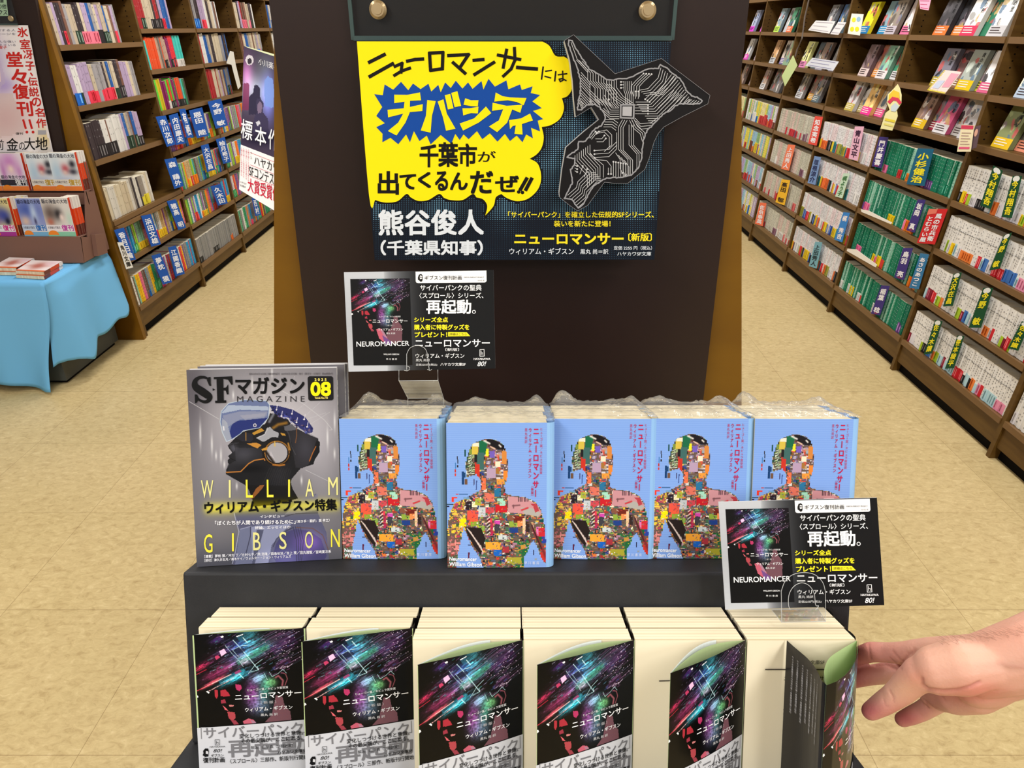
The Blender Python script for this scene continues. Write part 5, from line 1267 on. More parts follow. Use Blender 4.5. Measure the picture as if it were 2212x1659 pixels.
    po([(1240, 910), (1335, 880), (1420, 950), (1660, 1060), (1675, 1180), (1600, 1340), (1460, 1430), (1380, 1420), (1330, 1100)], (44, 43, 48)); po([(1240, 910), (1335, 880), (1410, 945), (1330, 960), (1250, 960)], (96, 96, 104)); po([(1640, 1080), (1680, 1110), (1676, 1230), (1580, 1380), (1540, 1390), (1600, 1200)], (22, 22, 24))
    po([(640, 1050), (760, 980), (850, 1000), (860, 1070), (820, 1100), (720, 1090)], (40, 40, 50)); li([(770, 985), (770, 1080)], 9, (190, 140, 60))
    # brain dome
    po([(1060, 640), (1180, 655), (1350, 700), (1500, 790), (1600, 930), (1590, 985), (1520, 1000), (1400, 900), (1340, 850), (1300, 800), (1200, 790), (1120, 740)], (46, 50, 110))
    rg = random.Random(5)
    for i in range(60):
        x = rg.uniform(1090, 1580); y = 650 + (x - 1090) * 0.55 + rg.uniform(0, 110)
        A.ell(*c2(x, y), rg.uniform(1, 3.4), rg.uniform(0.8, 2.4), rg.choice([(90, 100, 190), (30, 30, 80), (70, 76, 160), (110, 90, 120), (24, 22, 50)]), 0.9)
    for x, y in ((1150, 700), (1210, 780), (1340, 750), (1395, 860), (1490, 820), (1525, 915)): A.line(P([(x, y), (x + 14, y - 60)]), 1.4, (230, 226, 240)); A.ell(*c2(x, y), 2.0, 1.6, (240, 236, 246))
    po([(1075, 740), (1190, 800), (1290, 820), (1330, 880), (1240, 905), (1120, 900), (1010, 880)], (30, 28, 32)); li([(1110, 925), (1170, 885), (1270, 865)], 34, (146, 104, 40)); li([(1060, 850), (1110, 760)], 30, (120, 122, 132))
    # visor
    po([(455, 850), (470, 720), (560, 620), (760, 575), (1030, 590), (1065, 640), (1050, 800), (1000, 860), (940, 925), (740, 960), (700, 1000), (610, 1060), (530, 1095), (480, 980)], (110, 124, 168))
    po([(640, 840), (1050, 800), (1000, 860), (940, 925), (740, 960), (700, 1000), (600, 1060), (570, 980), (590, 900)], (42, 54, 122)); po([(470, 740), (560, 640), (1050, 660), (1050, 710), (700, 700), (500, 740)], (176, 190, 214)); po([(490, 770), (700, 720), (1040, 720), (1030, 780), (700, 820), (600, 880), (520, 930)], (150, 156, 182), 0.8)
    po([(700, 770), (1020, 740), (1000, 800), (760, 830)], (176, 176, 190), 0.5); po([(480, 800), (540, 860), (590, 1060), (530, 1090), (470, 960)], (176, 182, 196), 0.8)
    A.line(P([(455, 850), (470, 720), (560, 620), (760, 575), (1030, 590), (1065, 640), (1050, 800), (940, 925), (740, 960), (700, 1000), (610, 1060), (530, 1095), (480, 980), (455, 850)]), 1.3, (206, 226, 240)); A.ell(*c2(882, 893), 4, 4, (200, 200, 214)); A.ell(*c2(882, 893), 2, 2, (60, 60, 90)); li([(495, 910), (500, 950)], 16, (240, 240, 246))
    A.glow(*c2(740, 1250), 26, 16, (26, 26, 30), 1, -10); A.glow(*c2(820, 1430), 30, 8, (-14, -14, -14), 1); A.glow(*c2(1500, 1180), 20, 34, (20, 20, 24), 1); A.glow(*c2(620, 1170), 8, 8, (30, 30, 34), 1); A.glow(*c2(1180, 1520), 22, 30, (12, 12, 14), 1)
    for k in range(12): A.line(P([(1060 + k * 24, 1420 + (k % 3) * 10), (1000 + k * 26, 1560), (960 + k * 30, 1640)]), 0.7, (58, 56, 58), 0.8)
    A.line(P([(1240, 910), (1300, 1000), (1330, 1160), (1380, 1260)]), 1.0, (90, 90, 98), 0.8); A.line(P([(1335, 880), (1500, 970), (1660, 1060)]), 1.0, (120, 120, 130), 0.8); A.line(P([(545, 1140), (600, 1120), (680, 1110)]), 0.8, (84, 84, 92)); A.line(P([(560, 1380), (520, 1450)]), 0.8, (90, 90, 98))
    # gilded pieces, grey fork, ear disc
    po([(845, 990), (960, 930), (1000, 960), (870, 1015)], (196, 146, 56)); po([(775, 1120), (900, 1110), (960, 1140), (910, 1180)], (206, 144, 60)); po([(1195, 985), (1250, 1000), (1260, 1025), (1215, 1020)], (200, 150, 60))
    po([(895, 1050), (1000, 1000), (1030, 925), (1070, 915), (1110, 960), (1175, 990), (1170, 1045), (1090, 1040), (1000, 1095), (970, 1095)], (168, 170, 178)); A.line(P([(910, 1050), (1000, 1010), (1040, 940)]), 1.0, (214, 214, 220))
    A.ell(*c2(1150, 1240), 31, 29, (30, 24, 20)); A.ell(*c2(1150, 1235), 27, 26, (150, 104, 46)); A.ell(*c2(1152, 1240), 25, 24, (24, 22, 24)); A.ell(*c2(1150, 1235), 22.6, 22, (176, 174, 180)); A.line(P([(1000, 1200), (1110, 1360)]), 5, (40, 30, 24)); po([(1075, 1215), (1130, 1330), (1060, 1260)], (196, 192, 200))
    po([(960, 1190), (1040, 1160), (1030, 1200), (970, 1210)], (206, 150, 60)); li([(1125, 1100), (1125, 1150)], 14, (226, 190, 90)); A.line(P([(1290, 1120), (1310, 1200)]), 3.4, (190, 136, 56)); A.line(P([(1100, 1385), (1180, 1395), (1240, 1385)]), 3, (206, 130, 50))
    li([(525, 1478), (700, 1470), (740, 1430), (800, 1370), (870, 1330), (990, 1310), (1000, 1330)], 12, (226, 144, 60)); li([(1630, 1160), (1590, 1240), (1550, 1340)], 10, (206, 120, 50)); li([(1395, 930), (1395, 1030), (1380, 1110)], 10, (130, 84, 50))
    # glow behind the yellow heading
    K = Q([(240, 480), (700, 450), (1300, 470), (1980, 440), (1985, 590), (1300, 620), (700, 640), (260, 660)])
    for g, al in ((0.9, 1),):
        for i in range(24):
            x = 300 + i * 72; y = 590 - i * 1.9
            A.glow(*c3(x, y - 10), 9.5, 12.5, (130, 120, -70), 0.55)
    return np.clip(A.out() * 0.87, 0, 255)
MAGART = magazine_art()
def magazine(label, x, y, rz, z=0.0, art=True):
    t = local_thing('magazine', label, 'magazine', x, y, z, rz, 'grey science fiction magazines on the stand')
    b = MB(); b.box(0.0008, MW - 0.0004, 0.0006, MT - 0.0006, 0.0006, MHt - 0.0008, m='wpages'); b.build('page_block', t)
    b = MB()
    MP = lambda u, v, o=0.0: (u * MW, -o - 0.0012 * (1 - u) ** 6, (1 - v) * MHt)
    if art:
        h, w = MAGART.shape[:2]
        b.grid(np.array([[MP(i / w, j / h) for i in range(w + 1)] for j in range(h + 1)]), MAGART, 'gloss')
    else: b.quad((0, 0, 0), (MW, 0, 0), (MW, 0, MHt), (0, 0, MHt), (104, 102, 108), 'gloss')
    b.quad((0, MT, 0), (MW, MT, 0), (MW, MT, MHt), (0, MT, MHt), (200, 200, 204), 'gloss')
    b.quad((MW, 0, 0), (MW, MT, 0), (MW, MT, MHt), (MW, 0, MHt), (214, 214, 216), 'gloss')
    xs = lambda X, Y: (MW + 0.0005, X * MT, (1 - Y) * MHt)
    vtext(b, 'S-Fマガジン', 0.2, 0.03, 0.8, 0.30, xs, (50, 50, 52), 'gloss', 0.03)
    if art:
        xf = lambda X, Y: (lambda uv: MP(uv[0], uv[1], 0.0006))(MH(X, Y))
        A2 = lambda x, y: xf(*c2(x, y)); A3 = lambda x, y: xf(*c3(x, y))
        A2b = lambda x, y: (lambda p: (p[0], p[1] - 0.0004, p[2]))(A2(x, y))
        K = (12, 12, 14); m = 'gloss'
        # heavy serif S and F
        S = [(345, 400), (325, 330), (290, 300), (245, 292), (200, 300), (160, 335), (152, 385), (175, 425), (240, 470), (310, 520), (330, 545), (318, 580), (280, 598), (235, 590), (190, 560), (170, 510)]
        ribbon(b, S, [16, 22, 30, 34, 40, 56, 76, 92, 98, 92, 72, 52, 40, 32, 26, 20], A2, K, m)
        A2c = lambda x, y: (lambda p: (p[0], p[1] - 0.00015, p[2]))(A2(x, y))
        b.poly([A2c(*p) for p in ((320, 292), (346, 288), (348, 395), (330, 400), (300, 330))], K, m); b.poly([A2c(*p) for p in ((150, 505), (170, 505), (200, 570), (168, 612), (152, 614))], K, m)
        _k = 1
        for q in ([(385, 290), (612, 282), (618, 385), (600, 388), (560, 325), (495, 312), (385, 318)], [(418, 300), (500, 296), (505, 600), (425, 602)], [(398, 585), (535, 580), (535, 612), (400, 614)], [(500, 425), (535, 420), (562, 380), (565, 505), (545, 508), (530, 460), (500, 456)]): b.poly([np.array(A2(*p)) - np.array([0, 0.00005 * _k, 0]) for p in q], K, m); _k += 1
        b.poly([A2(*p) for p in ((368, 430), (400, 446), (370, 462))], K, m)
        text(b, 'マガジン', (655, 300, 1495, 500), A2, K, m, 0.035)
        text(b, 'M A G A Z I N E', (668, 530, 1500, 602), A2, (50, 48, 52), m, 0.0)
        text(b, '昭和35年4月12日第三種郵便物認可  2025年8月1日印刷・発行（隔月刊・1日発行）第66巻第4号', (820, 240, 1850, 268), A2, (70, 66, 72), m, 0.0)
        r = 28; pts = []
        for cx, cy, a0 in ((1852 - r, 285 + r, -90), (1855 - r, 585 - r, 0), (1545 + r, 590 - r, 90), (1540 + r, 285 + r, 180)):
            for k in range(6): a = R(a0 + k * 18); pts.append(A2(cx + r * math.cos(a), cy + r * math.sin(a)))
        b.poly(pts, (24, 24, 26), m)
        text(b, '2 0 2 5', (1625, 312, 1770, 342), A2b, (250, 236, 120), m, 0.02)
        text(b, '08', (1580, 360, 1818, 525), A2b, (252, 226, 20), m, 0.035)
        text(b, 'Vol.66 No.770', (1625, 540, 1785, 566), A2b, (240, 220, 120), m, 0.02)
        PY, YL = (222, 218, 142), (232, 222, 70)
        for ch, x0, x1, y0, y1, c_ in (('W', 222, 380, 210, 440, PY), ('I', 574, 604, 208, 436, PY), ('L', 798, 886, 206, 436, YL), ('L', 1068, 1152, 206, 432, YL), ('I', 1338, 1368, 204, 428, YL), ('A', 1564, 1670, 198, 424, PY), ('M', 1858, 1982, 175, 405, PY),
                           ('G', 252, 360, 912, 1152, YL), ('I', 608, 636, 900, 1136, YL), ('B', 884, 978, 892, 1122, PY), ('S', 1222, 1314, 884, 1110, PY), ('O', 1552, 1656, 880, 1100, PY), ('N', 1886, 2000, 850, 1082, YL)):
            if ch == 'I': stroke(b, [((x0 + x1) / 2 + 2, y0 + 8), ((x0 + x1) / 2, y1 - 8)], 24, A3, c_, m)
            else: text(b, ch, (x0, y0, x1, y1), A3, c_, m, -0.004)
        text(b, 'ウィリアム・ギブスン特集', [(262, 490), (1960, 455), (1965, 600), (270, 645)], A3, (8, 8, 8), m, 0.04)
        WT = (238, 238, 244)
        text(b, 'インタビュー', [(975, 668), (1290, 658), (1290, 694), (976, 702)], A3, WT, m, 0.015)
        text(b, '「ぼくたちが人間であり続けるために」', [(395, 740), (1430, 722), (1432, 778), (398, 796)], A3, WT, m, 0.02)
        text(b, '（聞き手・翻訳：巽 孝之）', [(1445, 730), (1870, 712), (1870, 752), (1446, 768)], A3, WT, m, 0.01)
        text(b, '評論、エッセイほか', [(910, 812), (1368, 800), (1368, 840), (912, 850)], A3, WT, m, 0.015)
        text(b, '［連載］夢枕 獏／冲方 丁／辻村七子／飛 浩隆／酉島伝法／吉上 亮／田丸雅智／宮崎夏次系', [(255, 1182), (1885, 1118), (1886, 1160), (256, 1220)], A3, WT, m, 0.012)
        text(b, '［読切］津久井五月／高木ケイ／ウォルター・ジョン・ウィリアムズ', [(255, 1235), (1370, 1182), (1370, 1222), (256, 1272)], A3, WT, m, 0.012)
    b.build('cover', t)
    return t
magazine('grey science fiction magazine with visored android profile on the cover', mbl[0], mbl[1], MRZ)
ex_, ey_ = -math.sin(MRZ), math.cos(MRZ)
p2 = lb(443, 1200, 0)
m2 = magazine('second grey magazine, only its white top and spine showing behind the first', mbl[0] + 0.005, mbl[1] + (MT + 0.004), MRZ + 0.006, 0.002, False)
dup(m2, tuple(L2W(mbl[0] + 0.0055, mbl[1] + 2 * MT + 0.0055, 0.002)), label='third grey magazine, rearmost of the magazine pile')

# ------------------------------------------------------------------ the two standing promotion cards
KC = [(68, 90), (1742, 68), (1762, 1172), (122, 1208)]
KH = homog(KC, [(0, 0), (1, 0), (1, 1), (0, 1)])
def promo_card(corners, Ds, label):
    P = np.array([PD(x, y, D) for (x, y), D in zip(corners, Ds)])
    nrm = np.cross(P[1] - P[0], P[3] - P[0]); nrm /= np.linalg.norm(nrm)
    if np.dot(nrm, CAM - P[0]) < 0: nrm = -nrm
    org = P[3]
    t = thing('promotion_card', label, 'card', tuple(org), group='standing promotion cards for the reissue')
    def W(u, v, o=0.0): return (1 - u) * (1 - v) * P[0] + u * (1 - v) * P[1] + u * v * P[2] + (1 - u) * v * P[3] + nrm * o
    b = MB(); b.prism([W(0, 0), W(1, 0), W(1, 1), W(0, 1)], -nrm * 0.0008, (214, 216, 220), 'matte')
    # silver to black ground
    nx = 120; c = []
    for j in range(20):
        for i in range(nx):
            u = i / nx; v = j / 20
            k = min(max((u - 0.26) / 0.28, 0), 1) ** 0.6
            e = 1 - min(1, max(0.0, (v - 0.86)) * 4) * 0.0
            base = np.array((186, 190, 196)) * (1 - k) + np.array((10, 11, 13)) * k
            if u < 0.5: base = base * (0.92 + 0.16 * abs(v - 0.5) * (1 - k))
            c.append(base)
    b.grid(np.array([[W(i / nx, j / 20, 0.0002) for i in range(nx + 1)] for j in range(21)]), np.array(c).reshape(20, nx, 3), 'print')
    b.build('card_sheet', t) if False else None
    xf = lambda X, Y, o=0.0: (lambda uv: W(uv[0], uv[1], 0.0007 + o))(KH(X, Y))
    m = 'print'; WT, YL = (240, 241, 242), (246, 232, 40)
    # cover picture
    q = [(140, 167), (810, 162), (842, 1134), (180, 1138)]
    TH = homog([(0, 0), (1, 0), (1, 1), (0, 1)], q)
    h, w = NEONF.shape[:2]
    b.grid(np.array([[xf(*TH(i / w, j / h), -0.0003) for i in range(w + 1)] for j in range(h + 1)]), NEONF, m)
    # white heading tab
    r = 26; tab = [(876, 84), (1664, 74), (1666, 205), (1645, 212)]
    b.poly([xf(*p) for p in ((876, 86), (1664, 76), (1666, 190), (1660, 204), (1645, 210), (905, 216), (886, 210), (878, 196))], (240, 240, 240), m)
    x2 = lambda X, Y: xf(X, Y, 0.0003); x3 = lambda X, Y: xf(X, Y, 0.0006)
    b.poly([x2(*p) for p in ((903, 150), (915, 120), (940, 112), (956, 130), (958, 165), (950, 195), (935, 203), (915, 185), (903, 178))], (20, 20, 22), m)
    b.poly([x3(*p) for p in ((928, 128), (952, 136), (952, 165), (928, 172), (922, 150))], (230, 230, 230), m); stroke(b, [(926, 148), (953, 150)], 7, x3, (20, 20, 22), m); stroke(b, [(926, 148), (953, 150)], 7, lambda X, Y: xf(X, Y, 0.0008), (20, 20, 22), m)
    text(b, 'ギブスン復刊計画', (978, 132, 1390, 180), x2, (24, 24, 26), m, 0.005)
    text(b, 'GIBSON REBOOT PROJECT', (1414, 145, 1638, 162), x2, (60, 60, 64), m, 0.0); text(b, '©川名 潤', (1568, 180, 1640, 196), x2, (120, 120, 124), m, 0.0)
    text(b, 'サイバーパンクの聖典', (928, 235, 1610, 302), xf, WT, m, 0.012)
    text(b, '〈スプロール〉シリーズ、', (920, 325, 1630, 388), xf, WT, m, 0.012)
    text(b, '再起動', (1000, 405, 1492, 560), xf, WT, m, 0.03)
    for a in range(16): stroke(b, [(1526 + 17 * math.cos(a * .4), 540 + 17 * math.sin(a * .4)), (1526 + 17 * math.cos((a + 1) * .4), 540 + 17 * math.sin((a + 1) * .4))], 7, xf, WT, m)
    text(b, 'シリーズ全点', (862, 600, 1236, 655), xf, YL, m, 0.03)
    text(b, '購入者に特製グッズを', (862, 682, 1474, 740), xf, YL, m, 0.03)
    text(b, 'プレゼント！', (868, 765, 1228, 822), xf, YL, m, 0.03)
    b.poly([xf(*p) for p in ((1240, 765), (1445, 768), (1486, 812), (1240, 815))], YL, m); text(b, '詳細はこちら', (1255, 775, 1445, 804), x2, (30, 30, 20), m, 0.0)
    text(b, 'ニューロマンサー', (872, 848, 1700, 930), xf, WT, m, 0.02)
    text(b, '〔新版〕', (1210, 945, 1360, 978), xf, WT, m, 0.01)
    text(b, 'ウィリアム・ギブスン', (876, 1004, 1420, 1056), xf, WT, m, 0.01)
    text(b, '黒丸 尚訳', (880, 1064, 1036, 1094), xf, WT, m, 0.0)
    text(b, '定価2255円(税込)', (880, 1116, 1118, 1144), xf, WT, m, 0.0); text(b, 'ハヤカワ文庫SF', (1154, 1108, 1434, 1142), xf, WT, m, 0.01)
    stroke(b, [(1592, 962), (1638, 960), (1640, 1034), (1592, 1036), (1592, 962)], 6, xf, WT, m); stroke(b, [(1606, 975), (1607, 1022)], 5, xf, WT, m); stroke(b, [(1607, 1000), (1624, 997), (1625, 1022)], 5, xf, WT, m)
    text(b, 'HAYAKAWA', (1524, 1054, 1706, 1076), xf, WT, m, 0.02); text(b, '80!', [(1575, 1096), (1664, 1092), (1650, 1144), (1562, 1146)], xf, WT, m, 0.01)
    # lettering on the little cover
    text(b, 'ヒューゴー賞／ネビュラ賞受賞', (470, 583, 708, 600), xf, WT, m, 0.0)
    text(b, 'ニューロマンサー', (395, 622, 786, 662), xf, WT, m, 0.01); text(b, '〔 新 版 〕', (545, 682, 635, 700), xf, (190, 190, 190), m, 0.0)
    text(b, 'ウィリアム・ギブスン', (456, 722, 734, 750), xf, WT, m, 0.01); text(b, '黒丸 尚 訳', (548, 770, 648, 790), xf, WT, m, 0.0)
    text(b, 'NEUROMANCER', [(212, 872), (804, 864), (806, 918), (214, 928)], xf, WT, m, 0.01)
    text(b, 'WILLIAM GIBSON', (518, 1006, 692, 1022), xf, WT, m, 0.01); text(b, '早 川 書 房', (546, 1056, 668, 1076), xf, WT, m, 0.0)
    b.build_at('card_sheet', org, t)
    return t, P, nrm
promo_card([(743, 588), (1066, 583), (1070, 796), (753, 803)], (0.758, 0.758, 0.766, 0.766), 'black and silver promotion card standing high before the dark panel')
promo_card([(1552, 1084), (1894, 1075), (1910, 1307), (1567, 1317)], (0.700, 0.700, 0.708, 0.708), 'black and silver promotion card standing on the last dark books')

def rounded(L, n=5):
    P = [np.array(p, float) for p in L]; out = []
    for i in range(len(P) - 1):
        a, b_, c, d = P[max(i - 1, 0)], P[i], P[i + 1], P[min(i + 2, len(P) - 1)]
        for k in range(n): t_ = k / n; out.append(tuple(0.5 * (2 * b_ + (c - a) * t_ + (2 * a - 5 * b_ + 4 * c - d) * t_ ** 2 + (3 * b_ - a - 3 * c + d) * t_ ** 3)))
    return out + [tuple(P[-1])]
def holder(label, sheets, lines, org):
    t = thing('card_holder', label, 'card holder', tuple(org))
    b = MB()
    for q in sheets: b.poly([PD(*p) for p in q], (255, 255, 255), 'holder')
    b.build_at('clear_strip', org, t)
    b = MB()
    for L in lines: b.tube([PD(*p) for p in L], 0.00028, (200, 200, 200), 'holder_edge', 6)
    b.build_at('bright_edges', org, t)
k7 = lambda x, y, D: (730 + x / 5.183, 570 + y / 5.183, D)
arch = [(770, 1185), (770, 1010), (800, 950), (845, 922), (885, 915), (930, 922), (975, 950), (1000, 1010), (1022, 1185)]; arch = arch[:1] + rounded(arch[1:])
D1 = 0.7625
hs = [[k7(x, y, D1) for x, y in arch], [k7(683, 1188, D1), k7(1118, 1185, D1), k7(1120, 1305, D1), k7(683, 1310, D1)], [k7(683, 1310, D1), k7(1120, 1305, D1), k7(1183, 1503, 0.83), k7(783, 1506, 0.83)], [k7(783, 1506, 0.83), k7(1183, 1503, 0.83), k7(1188, 1680, 0.84), k7(785, 1680, 0.84)]]
ln = [[k7(x, y, D1 - .0005) for x, y in arch], [k7(683, 1188, D1), k7(683, 1310, D1), k7(783, 1506, 0.83), k7(785, 1660, 0.84)], [k7(1118, 1185, D1), k7(1120, 1305, D1), k7(1183, 1503, 0.83), k7(1188, 1660, .84)], [k7(683, 1310, D1), k7(1120, 1305, D1)], [k7(783, 1506, .83), k7(1183, 1503, .83)],
      [k7(740, 1192, D1), k7(775, 1198, D1), k7(800, 1185, D1), k7(805, 1160, D1), k7(770, 1140, D1)], [k7(1000, 1180, D1), k7(1030, 1195, D1), k7(1052, 1180, D1)]]
holder('clear plastic zigzag card holder rising behind the first blue stack', hs, ln, PD(*k7(985, 1680, 0.84)))
h2 = lambda x, y, D: (1540 + x / 2.725, 1050 + y / 2.725, D)
arch2 = [(405, 802), (402, 620), (425, 560), (470, 522), (535, 509), (600, 522), (645, 565), (662, 620), (664, 797)]
inner2_ = [(455, 725), (445, 700), (448, 640), (475, 592), (520, 570), (565, 585), (595, 630), (605, 700), (622, 705), (605, 728)]
arch2 = arch2[:1] + rounded(arch2[1:-1]) + arch2[-1:]; inner2 = rounded(inner2_)
Dh = 0.6975
hs = [[h2(x, y, Dh) for x, y in arch2], [h2(345, 727, Dh + .022), h2(620, 724, Dh + .022), h2(664, 797, Dh), h2(405, 802, Dh)]]
ln = [[h2(x, y, Dh - .0005) for x, y in arch2 + [arch2[0]]], [h2(x, y, Dh - .0006) for x, y in inner2], [h2(405, 802, Dh), h2(345, 727, Dh + .022), h2(620, 724, Dh + .022), h2(664, 797, Dh)]]
holder('clear plastic arched card holder standing on the dark paperbacks', hs, ln, PD(*h2(505, 800, Dh)))
# ------------------------------------------------------------------ the pillar-like end of the middle island
YI = 1.10
pI = lambda x, y, Y=YI: on_plane(x, y, (0, Y, 0), np.array([0, 1.0, 0]))
tl, trr, bl, brr = pI(592, -30, YI + 0.02), pI(1602, -30, YI + 0.02), pI(592, 860, YI + 0.02), pI(1602, 860, YI + 0.02)
def ext(a, b, z): return a + (b - a) * (z - a[2]) / (b[2] - a[2])
isl = thing('display_island', 'tapering island bookcase end with golden side wings and dark laminate front', 'bookcase', (0, YI + 0.02, 0))
org = np.array(isl.location)
b = MB(); T0, T1 = ext(tl, bl, 1.95), ext(trr, brr, 1.95); B0, B1 = ext(tl, bl, 0.0), ext(trr, brr, 0.0)
b.prism([B0, B1, T1, T0], np.array([0, 0.025, 0]), m='gold'); b.build_at('end_panel', org, isl)
b = MB(); sh = lambda p, k: np.array([p[0] * k, p[1] + 0.026, p[2]])
b.prism([sh(B0, .97), sh(B1, .97), sh(T1, .97), sh(T0, .97)], np.array([0, 1.9, 0]), m='wood'); b.build_at('shelf_body', org, isl)
a0, a1, c0, c1 = pI(588, 60), pI(1612, 60), pI(670, 770), pI(1530, 770)
T0, T1, B0, B1 = ext(a0, c0, 1.96), ext(a1, c1, 1.96), ext(a0, c0, 0.02), ext(a1, c1, 0.02)
b = MB(); b.prism([B0, B1, T1, T0], np.array([0, 0.0195, 0]), m='panel'); o = b.build_at('front_board', org, isl)
# clear acrylic sheet with brass standoffs
ap = lambda x, y, Y=YI - 0.012: pI(x, y, Y)
t = thing('acrylic_poster_sheet', 'clear acrylic sheet held by brass bolts on the dark panel, above the yellow sign', 'acrylic sheet', tuple(ap(1106, 86)))
A0, A1 = ap(765, 86), ap(1450, 88)
zt = 1.72
b = MB(); x0, x1 = A0[0], A1[0]; zb = A0[2]
b.box(x0, x1, YI - 0.012, YI - 0.008, zb, zt, m='acrylic'); b.build_at('clear_sheet', t.location, t)
b = MB()
b.box(x0, x1, YI - 0.0165, YI - 0.004, zb - 0.001, zb + 0.005, m='acr_edge')
b.box(x0 - 0.004, x0 + 0.001, YI - 0.0125, YI - 0.0075, zb, zt, m='acr_edge'); b.box(x1 - 0.001, x1 + 0.004, YI - 0.0125, YI - 0.0075, zb, zt, m='acr_edge'); b.build_at('sheet_edge', t.location, t)
for px, py in ((817, 21), (1398, 23)):
    c = ap(px, py); b = MB()
    for r0, y_, r1 in ((0.0118, 0.0, 0.0118), (0.0118, -0.003, 0.0085), (0.0062, -0.0045, 0.0058)):
        v = [(c[0] + r0 * math.cos(a), c[1] + y_, c[2] + r0 * math.sin(a)) for a in np.linspace(0, 6.2832, 29)[:-1]]
        w = [(c[0] + r1 * math.cos(a), c[1] + y_ - 0.003, c[2] + r1 * math.sin(a)) for a in np.linspace(0, 6.2832, 29)[:-1]]
        b.add(v + w, [(i, (i + 1) % 28, 28 + (i + 1) % 28, 28 + i) for i in range(28)] + [tuple(range(28, 56))], m='brass')
    b.build_at('brass_bolt', t.location, t)

# ------------------------------------------------------------------ the yellow and blue sign
sp0, sp1 = PD(1106, 89, 0.958), PD(1106, 561, 1.055)
sn = np.cross(np.array([1.0, 0, 0]), sp1 - sp0); sn /= np.linalg.norm(sn)
if np.dot(sn, CAM - sp0) < 0: sn = -sn
S0 = lambda x, y, o=0.0: on_plane(x, y, sp0 + sn * o, sn)
c5 = lambda X, Y: (740 + X / 2.6976, Y / 2.6976)
cA = lambda X, Y: (740 + X / 4.148, 60 + Y / 4.148)
cH = lambda X, Y: (1190 + X / 4.147, 60 + Y / 4.147)
def layer(o, f): 
    pl = sp0 + sn * o
    def g(X, Y):
        x, y = f(X, Y); p = on_plane(x, y, sp0, sn)      # positions measured on the board itself, then lifted off it
        return p + sn * o
    return g
sign = thing('sign_board', 'dark blue dotted signboard with yellow speech bubble and hand-drawn Japanese lettering', 'sign', tuple(S0(1106, 561)))
so_ = np.array(sign.location)
b = MB()
b.prism([S0(770.5, 88), S0(1450.5, 90), S0(1413.5, 561), S0(809.5, 562)], -sn * 0.007, (9, 17, 30), 'print', side_col=(10, 14, 20))
L5 = layer(0.0003, c5)
# halftone dots
rg = random.Random(2); dots = []; cols = []
BUB = [(80, 235), (1165, 240), (1205, 268), (1240, 325), (1290, 330), (1335, 365), (1348, 430), (1335, 520), (1310, 560), (1278, 572), (1290, 630), (1268, 690), (1215, 728), (1160, 740), (1172, 800), (1160, 860), (1130, 900), (1090, 925), (1138, 955), (1157, 1030), (1140, 1100), (1085, 1155), (1020, 1172), (960, 1155), (925, 1130), (893, 1150), (880, 1200), (832, 1255), (843, 1200), (820, 1162), (780, 1150), (758, 1130), (700, 1165), (630, 1165), (590, 1152), (562, 1130), (500, 1165), (440, 1170), (395, 1148), (372, 1130), (320, 1172), (250, 1180), (190, 1165), (152, 1140)]
gx = np.arange(100, 1915, 13.6); gy = np.arange(246, 1515, 12.0)
GX, GY = np.meshgrid(gx, gy)
EX = 90 + (GX - 90) ; 
inb = inpoly(GX, GY, BUB) | inpoly(GX + 14, GY, BUB) | inpoly(GX - 14, GY, BUB) | inpoly(GX, GY - 14, BUB)
left = 82 + (GY - 238) * 0.083; right = 1918 - (GY - 238) * 0.079
ok = (~inb) & (GX > left + 8) & (GX < right - 8)
wv = 0.5 + 0.5 * np.sin(GX / 60.0 + np.sin(GY / 160.0) * 1.5) * np.cos(GY / 130.0)
wv = np.clip(0.35 + 0.5 * wv + 0.25 * np.exp(-((GY - 900) / 330.0) ** 2) - 0.4 * (GY > 1280) + 0.0, 0.1, 1.0)
for x, y, k in zip(GX[ok], GY[ok], wv[ok]):
    r = 1.2 + 2.7 * k; n0 = b.n
    b.add([L5(x + r * math.cos(a), y + r * math.sin(a)) for a in np.linspace(0, 6.2832, 7)[:-1]], [tuple(range(6))], tuple(np.array((22, 44, 64)) * (1 - k) + np.array((116, 170, 200)) * k))
bubc = np.array(BUB, float)
L5a, L5b, L5c = layer(0.0006, c5), layer(0.0009, c5), layer(0.0012, c5)
cl = [tuple(p) for p in bubc[1:]]
stroke(b, cl, 16, L5a, (12, 10, 14))
for p in cl: disc(b, p[0], p[1], 8, L5a, (12, 10, 14), n=10)
YEL = (252, 232, 0)
yb = bubc.copy(); yb[0] = (84, 242); yb[1] = (1165, 243); yb[-1] = (155, 1140)
# smooth the scallops
def smooth_poly(P, corners, n=5):
    out = []; P = [np.array(p) for p in P]; N = len(P)
    for i in range(N):
        a, bb, c, d = P[i - 1], P[i], P[(i + 1) % N], P[(i + 2) % N]
        if i in corners: a = bb
        if (i + 1) % N in corners: d = c
        for k in range(n):
            t_ = k / n
            out.append(0.5 * ((2 * bb) + (-a + c) * t_ + (2 * a - 5 * bb + 4 * c - d) * t_ ** 2 + (-a + 3 * bb - 3 * c + d) * t_ ** 3))
    return out
crn = {0, 1, 4, 9, 13, 17, 24, 27, 30, 34, 38, 42}
yp = smooth_poly(yb, crn)
b.poly([L5b(x, y) for x, y in yp], YEL)
LA, LA2 = layer(0.0013, cA), layer(0.0017, cA)
INK = (12, 9, 8)
def st(L, w): stroke(b, L, w, LA, INK)
for L in ([(240, 310), (378, 240)], [(245, 438), (452, 322)]): st(L, 32)
for L in ([(468, 348), (535, 318), (525, 402)], [(465, 428), (530, 388), (605, 362)]): st(L, 28)
